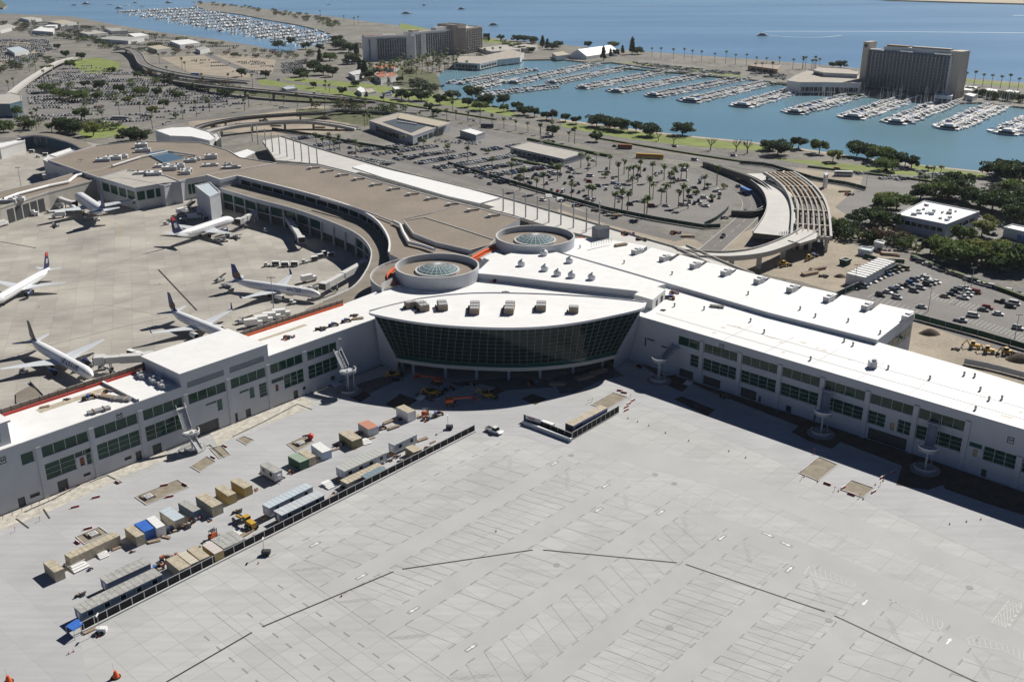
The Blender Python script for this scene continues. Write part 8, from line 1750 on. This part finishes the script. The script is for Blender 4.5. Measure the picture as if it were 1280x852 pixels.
# ---------------------------------------------------------------- trees
def crown_mesh(name, clumps, leaves, size, mt, seed, flat=.6):
    r_ = random.Random(seed); mb = MB()
    for (cx, cy, cz, rx, rz) in clumps:
        for k in range(leaves):
            while True:
                v = Vector((r_.uniform(-1, 1), r_.uniform(-1, 1), r_.uniform(-1, 1)))
                if .35 < v.length < 1: break
            c = Vector((cx+v.x*rx, cy+v.y*rx, cz+v.z*rz)); a = Vector((r_.gauss(0, 1), r_.gauss(0, 1), r_.gauss(0, 1)*flat)).normalized(); b_ = a.cross(Vector((r_.gauss(0, 1), r_.gauss(0, 1), r_.gauss(0, 1)))).normalized(); s = size*r_.uniform(.6, 1.3)
            mb.face([c-a*s-b_*s*.5, c+a*s*.2-b_*s*.6, c+a*s+b_*s*.3, c-a*s*.1+b_*s*.6], mt)
    return mb
def tree(kind, mt, seed, name='tree'):
    r_ = random.Random(seed); o = thing(name, None, 'tree'); tr = MB()
    H, Wd_ = dict(round=(9.5, 6.0), wide=(9, 8.5), tall=(14, 4.0), small=(5.5, 3.2), bare=(8, 5))[kind]; cl = []; n = dict(round=11, wide=15, tall=10, small=6, bare=0)[kind]
    for k in range(n):
        a = k*2.4+r_.random(); rr = Wd_*(.25+.5*math.sqrt(r_.random())); z = H*(.38+.45*r_.random()) if kind != 'tall' else H*(.25+.7*k/n); rr = rr if kind != 'tall' else Wd_*(1-k/n)*.55
        cl.append((rr*math.cos(a), rr*math.sin(a), z, Wd_*r_.uniform(.30, .48), H*r_.uniform(.13, .22)))
    tr.tube((0, 0, 0), (.1, 0, H*.45), .42, .28, 8, 'bark')
    for c in (cl[:7] if n else [(3.6*math.cos(k*.9), 3.6*math.sin(k*.9), H*r_.uniform(.75, 1), 0, 0) for k in range(9)]):
        tr.tube((.1, 0, H*.36), (c[0]*.8, c[1]*.8, c[2]), .2, .07, 6, 'bark')
        if not n:
            for j in range(4): tr.tube((c[0]*.6, c[1]*.6, c[2]*.78), (c[0]*.9+r_.uniform(-1.4, 1.4), c[1]*.9+r_.uniform(-1.4, 1.4), c[2]+r_.uniform(.2, 1.4)), .09, .03, 4, 'bark')
    part(o, 'trunk', tr, False)
    if n: part(o, 'crown', crown_mesh('crown', cl, dict(round=120, wide=125, tall=90, small=70)[kind], .70 if kind != 'small' else .45, mt, seed), False)
    return Proto(o)
def palm(h, seed, mt='frond'):
    r_ = random.Random(seed); o = thing('palm_tree', None, 'palm tree'); tr = MB(); b_ = (r_.uniform(-.4, .4), r_.uniform(-.4, .4)); tr.tube((0, 0, 0), (b_[0]*.5, b_[1]*.5, h*.5), .3, .24, 7, 'barkp'); tr.tube((b_[0]*.5, b_[1]*.5, h*.5), (*b_, h), .24, .2, 7, 'barkp'); part(o, 'trunk', tr, False); cr_ = MB()
    for k in range(26):
        a = k*2.399; el = r_.uniform(-.5, 1.1); pts = []; L = r_.uniform(2.3, 3.1); d = Vector((math.cos(a), math.sin(a), 0)); s = Vector((-d.y, d.x, 0)); p = Vector((*b_, h)); e = el
        for j in range(5): pts.append((p.copy(), .55*math.sin(math.pi*(j+.7)/5.4))); p = p+(d*math.cos(e)+Vector((0, 0, math.sin(e))))*L/4; e -= .42
        for j in range(4):
            (p1, w1), (p2, w2_) = pts[j], pts[j+1]; dz = Vector((0, 0, -.12)); cr_.face([p1, p1-s*w1+dz, p2-s*w2_+dz, p2], mt); cr_.face([p1, p2, p2+s*w2_+dz, p1+s*w1+dz], mt)
    part(o, 'crown', cr_, False); return Proto(o)
TR = dict(rd=tree('round', M['leafd'], 1), rd2=tree('round', M['leafd'], 2), rm=tree('round', M['leafm'], 3), ry=tree('round', M['leafy'], 4), wd=tree('wide', M['leafd'], 5), wm=tree('wide', M['leafm'], 6), td=tree('tall', M['leafd'], 7, 'cypress_tree'), sm=tree('small', M['leafm'], 8), sy=tree('small', M['leafy'], 9), bare=tree('bare', M['leafd'], 10, 'bare_tree'), gg=tree('wide', M['leafg'], 12), rr=tree('round', M['leafr'], 13))
TL = dict(rd='dark round tree', rd2='dark round tree', rm='mid green tree', ry='olive green tree', wd='dark spreading tree', wm='green spreading tree', td='dark cypress', sm='small green tree', sy='small olive tree', bare='bare leafless tree', gg='grey green wispy tree', rr='russet round tree')
PL = [palm(11, 1), palm(13, 2), palm(9, 3), palm(15, 4)]; PLL = ['palm', 'tall palm', 'short palm', 'very tall palm']
rt_ = random.Random(9)
def grove(where, items, grp, zz=0.0):
    "items: (kind or 'p0'..'p3', x, y, scale); labelled left to right"
    for i, (k_, x, y, s_) in enumerate(sorted(items, key=lambda q: q[1])):
        c = P(x, y); pr = PL[int(k_[1])] if k_[0] == 'p' else TR[k_]; lab = PLL[int(k_[1])] if k_[0] == 'p' else TL[k_]
        pr.put((c[0], c[1], zz), rt_.uniform(0, 6.28), f'{lab}, {ordn(i+1)} from the left {where}', grp, (s_*rt_.uniform(.92, 1.08),)*3)
# right cluster
rc_t = [('wm', 1168, 249, 1.3), ('wd', 1186, 247, 1.3), ('wd', 1203, 252, 1.2), ('rd', 1150, 251, 1.0), ('rd', 1190, 233, 1.1), ('rd', 1210, 231, .8), ('wd', 1244, 222, 1.2), ('wd', 1262, 228, 1.4), ('wd', 1282, 232, 1.5), ('wm', 1268, 244, 1.1), ('gg', 1248, 243, .8), ('gg', 1284, 248, .8), ('wd', 1240, 262, 1.3), ('wd', 1262, 270, 1.5), ('wd', 1284, 262, 1.4), ('wd', 1225, 258, 1.0), ('wm', 1120, 263, 1.2), ('rm', 1106, 268, 1.1), ('wd', 1088, 280, 1.1), ('rm', 1098, 285, 1.0), ('rd', 1110, 288, 1.0), ('rd2', 1070, 283, .9), ('wd', 1060, 288, .7), ('rd', 1036, 294, .9), ('rm', 1044, 291, .8), ('ry', 1102, 256, .8),
 ('sm', 1126, 300, 1.1), ('sm', 1137, 302, 1.0), ('sy', 1078, 300, .9), ('rd', 1086, 303, .6), ('sm', 1056, 300, .9), ('rm', 1204, 304, .95), ('ry', 1227, 295, .9), ('rm', 1209, 297, .6), ('sy', 1181, 308, 1.1), ('rm', 1168, 317, 1.0), ('rd', 1162, 318, .8), ('wm', 1184, 325, 1.2), ('ry', 1212, 325, 1.2), ('ry', 1226, 332, 1.1), ('wm', 1200, 331, 1.2), ('rm', 1236, 333, 1.1), ('ry', 1246, 326, 1.1), ('wm', 1260, 335, 1.3), ('rd', 1276, 338, 1.3), ('rd2', 1250, 341, .9), ('rm', 1217, 333, .9), ('ry', 1272, 330, 1.0), ('sm', 1130, 312, 1.2), ('sy', 1146, 316, .8), ('sy', 1238, 284, 1.4), ('wd', 1277, 280, 1.2)]
grove('round the square white office', rc_t, 'trees round the square white office')
grove('near the square white office', [('p3', 1147, 244, .95), ('p2', 1155, 239, 1.1), ('p1', 1164, 234, 1.0), ('p1', 1173, 230, .9), ('p2', 1157, 237, .9)], 'palms near the square white office')
shore_t = [('wd', 655, 144, 1.0), ('rd', 668, 146, .9), ('rd2', 683, 150, .8), ('rr', 690, 150, .9), ('rd', 707, 152, .8), ('rd2', 720, 155, .8), ('wd', 746, 158, 1.2), ('wd', 762, 161, 1.2), ('wd', 776, 164, 1.1), ('rd', 795, 165, 1.0), ('wd', 812, 170, 1.1), ('wd', 853, 169, 1.1), ('rd', 691, 170, .9), ('rd2', 745, 177, .8), ('bare', 888, 188, 1.1), ('bare', 920, 190, 1.2), ('bare', 934, 192, 1.3), ('bare', 842, 180, .9), ('bare', 823, 176, .8), ('wd', 972, 194, 1.3), ('wd', 960, 188, .9), ('rd2', 998, 186, 1.1), ('rm', 1024, 192, 1.1), ('ry', 1041, 202, 1.0), ('wd', 1071, 195, 1.1), ('rd', 1084, 198, 1.0), ('wm', 1102, 203, 1.2), ('wd', 1114, 206, 1.1), ('wm', 1106, 214, 1.0), ('rd2', 1131, 208, .9), ('rd', 1139, 210, .9), ('sm', 1160, 213, .7), ('rd', 1250, 217, 1.1)]
grove('along the bay side lawn', shore_t, 'trees along the bay side lawn')
lawn_t = [('rd', 502, 124, 1.0), ('rd2', 511, 126, 1.0), ('wd', 527, 126, 1.1), ('rd', 550, 131, 1.1), ('rd2', 536, 138, .8), ('gg', 524, 112, 1.4), ('gg', 538, 116, 1.2), ('gg', 566, 124, 1.0), ('wd', 590, 122, 1.2), ('wd', 608, 132, 1.2), ('rd', 629, 132, 1.1), ('rd2', 646, 138, 1.0), ('rd', 585, 134, .9), ('wm', 600, 138, .9), ('rd', 428, 118, .8), ('rd', 392, 110, .7), ('sm', 456, 128, .9), ('rd2', 546, 145, .8), ('wm', 522, 169, .7), ('wm', 545, 165, .8), ('wm', 553, 163, .7), ('rm', 630, 140, .8)]
grove('on the park lawn', lawn_t, 'trees on the park lawn')
hot_t = [('wd', 392, 88, 1.3), ('wd', 404, 94, 1.3), ('rd', 416, 96, 1.3), ('td', 400, 80, 1.4), ('wm', 412, 76, 1.3), ('wd', 424, 62, 1.5), ('wd', 436, 66, 1.5), ('td', 446, 72, 1.4), ('wd', 440, 80, 1.4), ('td', 450, 92, 1.3), ('td', 456, 98, 1.4), ('rd', 462, 99, 1.1), ('rm', 380, 100, 1.0), ('wd', 376, 96, 1.1), ('rd', 332, 98, .9), ('wd', 422, 54, 1.3), ('rd', 364, 56, 1.2), ('wd', 348, 60, 1.2), ('rd2', 382, 62, 1.3), ('rd', 400, 64, 1.2), ('wd', 471, 97, 1.0), ('rd2', 500, 103, .8), ('sm', 515, 104, 1.2), ('rd', 522, 108, .8), ('rd', 608, 49, 1.0), ('rd2', 626, 51, 1.1), ('td', 611, 52, .9), ('wd', 445, 108, .8), ('rm', 478, 104, .8)]
grove('left of the balcony hotel', hot_t, 'dark trees left of the balcony hotel')
isl_t = [('wd', 646, 52, 1.1), ('wd', 656, 52, 1.1), ('wd', 666, 54, 1.1), ('td', 678, 60, 1.2), ('td', 684, 62, 1.2), ('wd', 690, 62, 1.2), ('wd', 697, 59, 1.1), ('wd', 652, 64, .9), ('wd', 664, 66, .9), ('td', 754, 76, 1.4), ('td', 763, 72, .9), ('rd', 770, 70, 1.0), ('td', 778, 68, .9), ('td', 790, 68, 1.6), ('wd', 797, 68, 1.2), ('rd', 735, 60, 1.0), ('wm', 766, 60, 1.0), ('wd', 1051, 85, 1.0), ('rm', 1040, 85, .8), ('rd', 1110, 92, .5), ('wd', 1225, 121, .9), ('wd', 1240, 124, .9), ('wd', 1258, 126, .9), ('rd', 1275, 128, .9), ('wm', 1212, 116, .7), ('rd', 640, 62, .8)]
grove('on the island shore between the hotels', isl_t, 'trees on the island shore')
cp = [(650, 238), (671, 242), (680, 240), (714, 248), (735, 252), (740, 253), (768, 262), (777, 264), (784, 267), (805, 271), (808, 272), (812, 247), (816, 249), (790, 244), (791, 227), (797, 228), (826, 255), (833, 254), (848, 259), (854, 258), (860, 261), (830, 225), (842, 228), (838, 235), (851, 225), (858, 223), (697, 227), (773, 227), (785, 228), (396, 184), (404, 188), (412, 186), (418, 190), (425, 189), (445, 196), (640, 222), (615, 214), (585, 204), (560, 198), (530, 196), (505, 186), (655, 228), (700, 222), (726, 210), (735, 214), (745, 208), (762, 212), (780, 218), (800, 222), (815, 227), (880, 238), (896, 232)]
grove('scattered through the central car park', [(rt_.choice(['p2', 'p2', 'p0']), x, y, 1.05) for x, y in cp] + [(rt_.choice(['sm', 'sy']), x, y, .7) for x, y in [(890, 250), (870, 243), (885, 234), (905, 236), (480, 172), (520, 178), (560, 184), (610, 192), (690, 208), (730, 196), (756, 222), (450, 186), (500, 196)]], 'palms in the central car park')
rd_p = [(a_, 128+(a_-330)*.125) for a_ in range(338, 560, 17)] + [(570+k*15, 150+k*2.6) for k in range(9)] + [(456, 158), (463, 160), (459, 156), (711, 178), (718, 180), (676, 172), (600, 147), (566, 142), (480, 128), (424, 121), (412, 116), (407, 113)]
grove('lining the airport road', [(rt_.choice(['p0', 'p1', 'p2']), x, y, .95) for x, y in rd_p], 'palms lining the airport road')
gp = [(462+rt_.uniform(0, 130), 0) for _ in range(95)]; gp = [(x, 99-(x-462)*.14+rt_.uniform(-11, 4)) for x, _ in gp]
grove('in the palm grove before the balcony hotel', [(rt_.choice(['p0', 'p1', 'p2', 'p2']), x, y, 1.05) for x, y in gp], 'palm grove before the balcony hotel')
ip = [(812+k*13.5+rt_.uniform(-3, 3), 72+k*1.15) for k in range(13)] + [(980+rt_.uniform(0, 45), 86+rt_.uniform(-2, 3)) for _ in range(9)] + [(1206+k*11, 106+k*1.2) for k in range(7)] + [(944, 92), (952, 93), (965, 95), (606, 74), (616, 73), (625, 72), (443, 31), (448, 30), (430, 28), (401, 22)]
grove('along the island waterfront', [(rt_.choice(['p1', 'p3', 'p1']), x, y, 1.0) for x, y in ip], 'palms along the island waterfront')
wt = [('rd', 102, 75, 1.1), ('rm', 88, 86, 1.2), ('rd', 82, 72, 1.1), ('rd2', 107, 110, .9), ('rd', 125, 113, 1.1), ('rd', 150, 117, 1.0), ('wm', 176, 120, 1.0), ('rd', 197, 120, .9), ('rd2', 210, 107, .9), ('wm', 58, 116, 1.1), ('wm', 75, 124, 1.2), ('wm', 97, 127, 1.2), ('rm', 122, 126, 1.0), ('ry', 160, 130, .8), ('rm', 225, 125, .9), ('rd', 237, 114, .9), ('rd2', 280, 122, 1.0), ('wd', 83, 166, 1.3), ('wd', 94, 168, 1.1), ('ry', 117, 170, 1.2), ('rm', 102, 150, 1.1), ('wd', 163, 177, 1.2), ('wd', 176, 178, 1.1), ('ry', 190, 144, .9), ('sm', 220, 148, 1.2), ('rm', 40, 162, .9), ('rd', 10, 140, 1.2), ('rm', 22, 146, 1.0), ('wm', 5, 165, 1.1), ('rd', 302, 96, 1.0), ('rd', 72, 62, .9), ('wm', 60, 90, 1.0), ('rm', 140, 92, .8), ('rm', 172, 98, .8), ('ry', 65, 165, .9), ('rm', 205, 135, .8), ('rd', 262, 112, .8)]
grove('in the west car park', wt, 'trees of the west car park')
wp = [(18, 112), (11, 114), (37, 90), (45, 90), (42, 160), (46, 163), (49, 158), (130, 158), (191, 162), (229, 150), (262, 140), (246, 146), (306, 139), (311, 134), (316, 110), (183, 125), (176, 150), (136, 118), (56, 104), (62, 106), (200, 80), (228, 88), (232, 90), (253, 108), (255, 110), (286, 104), (150, 145), (210, 96)]
grove('tall over the west car park', [(rt_.choice(['p1', 'p3', 'p0']), x, y, .95) for x, y in wp], 'palms over the west car park')
# distant woods as one mass
mbd = MB(); rr_ = random.Random(31)
base = [crown_mesh('c', [(0, 0, 4, 4, 3), (2.5, 1, 5, 3, 2.5), (-2.5, 0, 4.5, 3, 2.4)], 30, .95, mt_, 50+i) for i, mt_ in enumerate(('leafd', 'leafm', 'leafd', 'leafr'))]
pts_ = []
for poly, n in [([(0, 28), (60, 34), (120, 44), (160, 50), (120, 54), (60, 46), (0, 40)], 80), ([(90, 50), (250, 62), (240, 72), (110, 62)], 40), ([(245, 5), (300, 12), (360, 22), (420, 36), (430, 30), (380, 18), (300, 8.5), (250, 3)], 90), ([(20, 22), (300, 56), (290, 60), (20, 28)], 40), ([(250, 62), (400, 68), (390, 76), (260, 70)], 26), ([(60, 104), (200, 102), (300, 122), (200, 140), (70, 146)], 30), ([(0, 92), (90, 76), (60, 70), (0, 84)], 22), ([(420, 122), (520, 136), (470, 148), (390, 138)], 26), ([(180, 88), (330, 118), (320, 124), (180, 96)], 26), ([(0, 152), (60, 150), (150, 158), (140, 166), (0, 162)], 22), ([(600, 50), (640, 52), (700, 60), (640, 60)], 14), ([(1200, 116), (1280, 124), (1280, 130), (1200, 122)], 14), ([(1030, 288), (1150, 306), (1150, 314), (1040, 298)], 16), ([(460, 76), (600, 70), (600, 80), (470, 100)], 20)]:
    k = 0; n = int(n*1.15)
    while k < n:
        x = rr_.uniform(min(q[0] for q in poly), max(q[0] for q in poly)); y = rr_.uniform(min(q[1] for q in poly), max(q[1] for q in poly)); k += .04
        if inside((x, y), poly): pts_.append((x, y)); k += 1
for x, y in pts_:
    c = P(x, y); b_ = rr_.choice(base); s = rr_.uniform(.6, 1.25); b0 = len(mbd.v); mbd.v += [(c[0]+v[0]*s, c[1]+v[1]*s, v[2]*s*.9-.6) for v in b_.v]; k = mbd.m(b_.mats[0]); mbd.f += [tuple(b0+i for i in f) for f in b_.f]; mbd.mi += [k]*len(b_.f); mbd.sm += [False]*len(b_.f)
setting("distant_foliage", mbd, 'dark scrubby trees and shrubs of the far shore and road banks', kind='stuff')
# construction clutter behind the terminal as individual heaps
CG_ = 'heaps on the dirt construction ground'
for i, (k_, sd, x, y, a, s_) in enumerate([('junk', 0, 300, 157, 0, 2), ('junk', 1, 330, 152, 20, 2), ('lumber', 0, 345, 158, 0, 2), ('junk', 2, 270, 160, 0, 2), ('spoil', 0, 408, 149, 0, 2), ('junk', 0, 440, 192, 0, 1.6), ('lumber', 1, 455, 200, 10, 1.8), ('junk', 1, 372, 192, 0, 1.6), ('lumber', 2, 1012, 343, 30, 2), ('lumber', 0, 1022, 337, 30, 2), ('junk', 1, 1030, 346, 0, 1.2), ('spoil', 1, 1050, 346, 0, .9), ('junk', 2, 1105, 315, 0, 1.6), ('lumber', 1, 1113, 319, -20, 2), ('junk', 0, 1019, 320, 60, 1.3), ('junk', 1, 1016, 312, 60, 1.3), ('spoil', 2, 1162, 417, 0, 1.3), ('spoil', 0, 1275, 450, 0, 1.6), ('junk', 2, 1062, 244, 0, 1.4), ('lumber', 2, 1056, 240, 0, 1.6), ('junk', 0, 720, 258, 0, 1.4), ('junk', 1, 745, 264, 0, 1.4), ('lumber', 0, 770, 270, 0, 1.5), ('junk', 2, 845, 292, 0, 1.4), ('lumber', 1, 860, 296, 0, 1.6), ('junk', 0, 905, 273, 0, 1.2), ('sheets', 0, 990, 262, 0, 1.4), ('junk', 1, 984, 270, 0, 1.4), ('junk', 2, 992, 248, 0, 1.4), ('junk', 0, 980, 284, 0, 1.2), ('lumber', 2, 400, 160, 0, 2), ('junk', 1, 1195, 437, 0, .9), ('sheets', 1, 686, 246, 0, 1.5), ('sheets', 2, 700, 250, 0, 1.5)]):
    o = put_pile(k_, sd, x, y, 'x', a, sc=s_, grp=CG_); del o['label']; LABELS.pop('x', None); nm_ = dict(lumber='timber stack', junk='mixed scrap heap', sheets='white sheet stack', spoil='dark earth heap')[k_]
    reg = 'excavated circle behind the terminal' if x < 480 else 'dirt strip behind the road deck' if x < 910 else 'dirt yard and bridge works'; tag(o, f'{nm_} {ordn(1+i)} of those on the {reg}' if False else f'{nm_} on the {reg}, {ordn(1+sum(1 for q in [300,330,345,270,408,440,455,372,1012,1022,1030,1050,1105,1113,1019,1016,1162,1275,1062,1056,720,745,770,845,860,905,990,984,992,980,400,1195,686,700] if q < x))} from the left', None)
# ---------------------------------------------------------------- haze
HAZE = 0.000028
mb = MB(); mb.box((0, 1500, -6), (9000, 8200, 160), 0, 'white'); hz = setting('haze', mb, None, kind='stuff')
hm = bpy.data.materials.new("thin sea haze"); hm.use_nodes = True; t = hm.node_tree; t.nodes.remove(t.nodes["Principled BSDF"])
pv_ = t.nodes.new("ShaderNodeVolumePrincipled"); pv_.inputs["Color"].default_value = (.86, .93, 1, 1); pv_.inputs["Density"].default_value = HAZE; pv_.inputs["Anisotropy"].default_value = .2
t.links.new(pv_.outputs[0], t.nodes["Material Output"].inputs["Volume"]); hz.data.materials.clear(); hz.data.materials.append(hm)
hz["label"] = 'thin pale haze in the air over the bay and airport'
scene.cycles.volume_bounces = 0
dups = [k for k, v in LABELS.items() if len(v) > 1]; print('duplicate labels', len(dups), dups[:8]); print('cars', ncar, len(ind), len(rest_c), 'objects', len(bpy.data.objects))
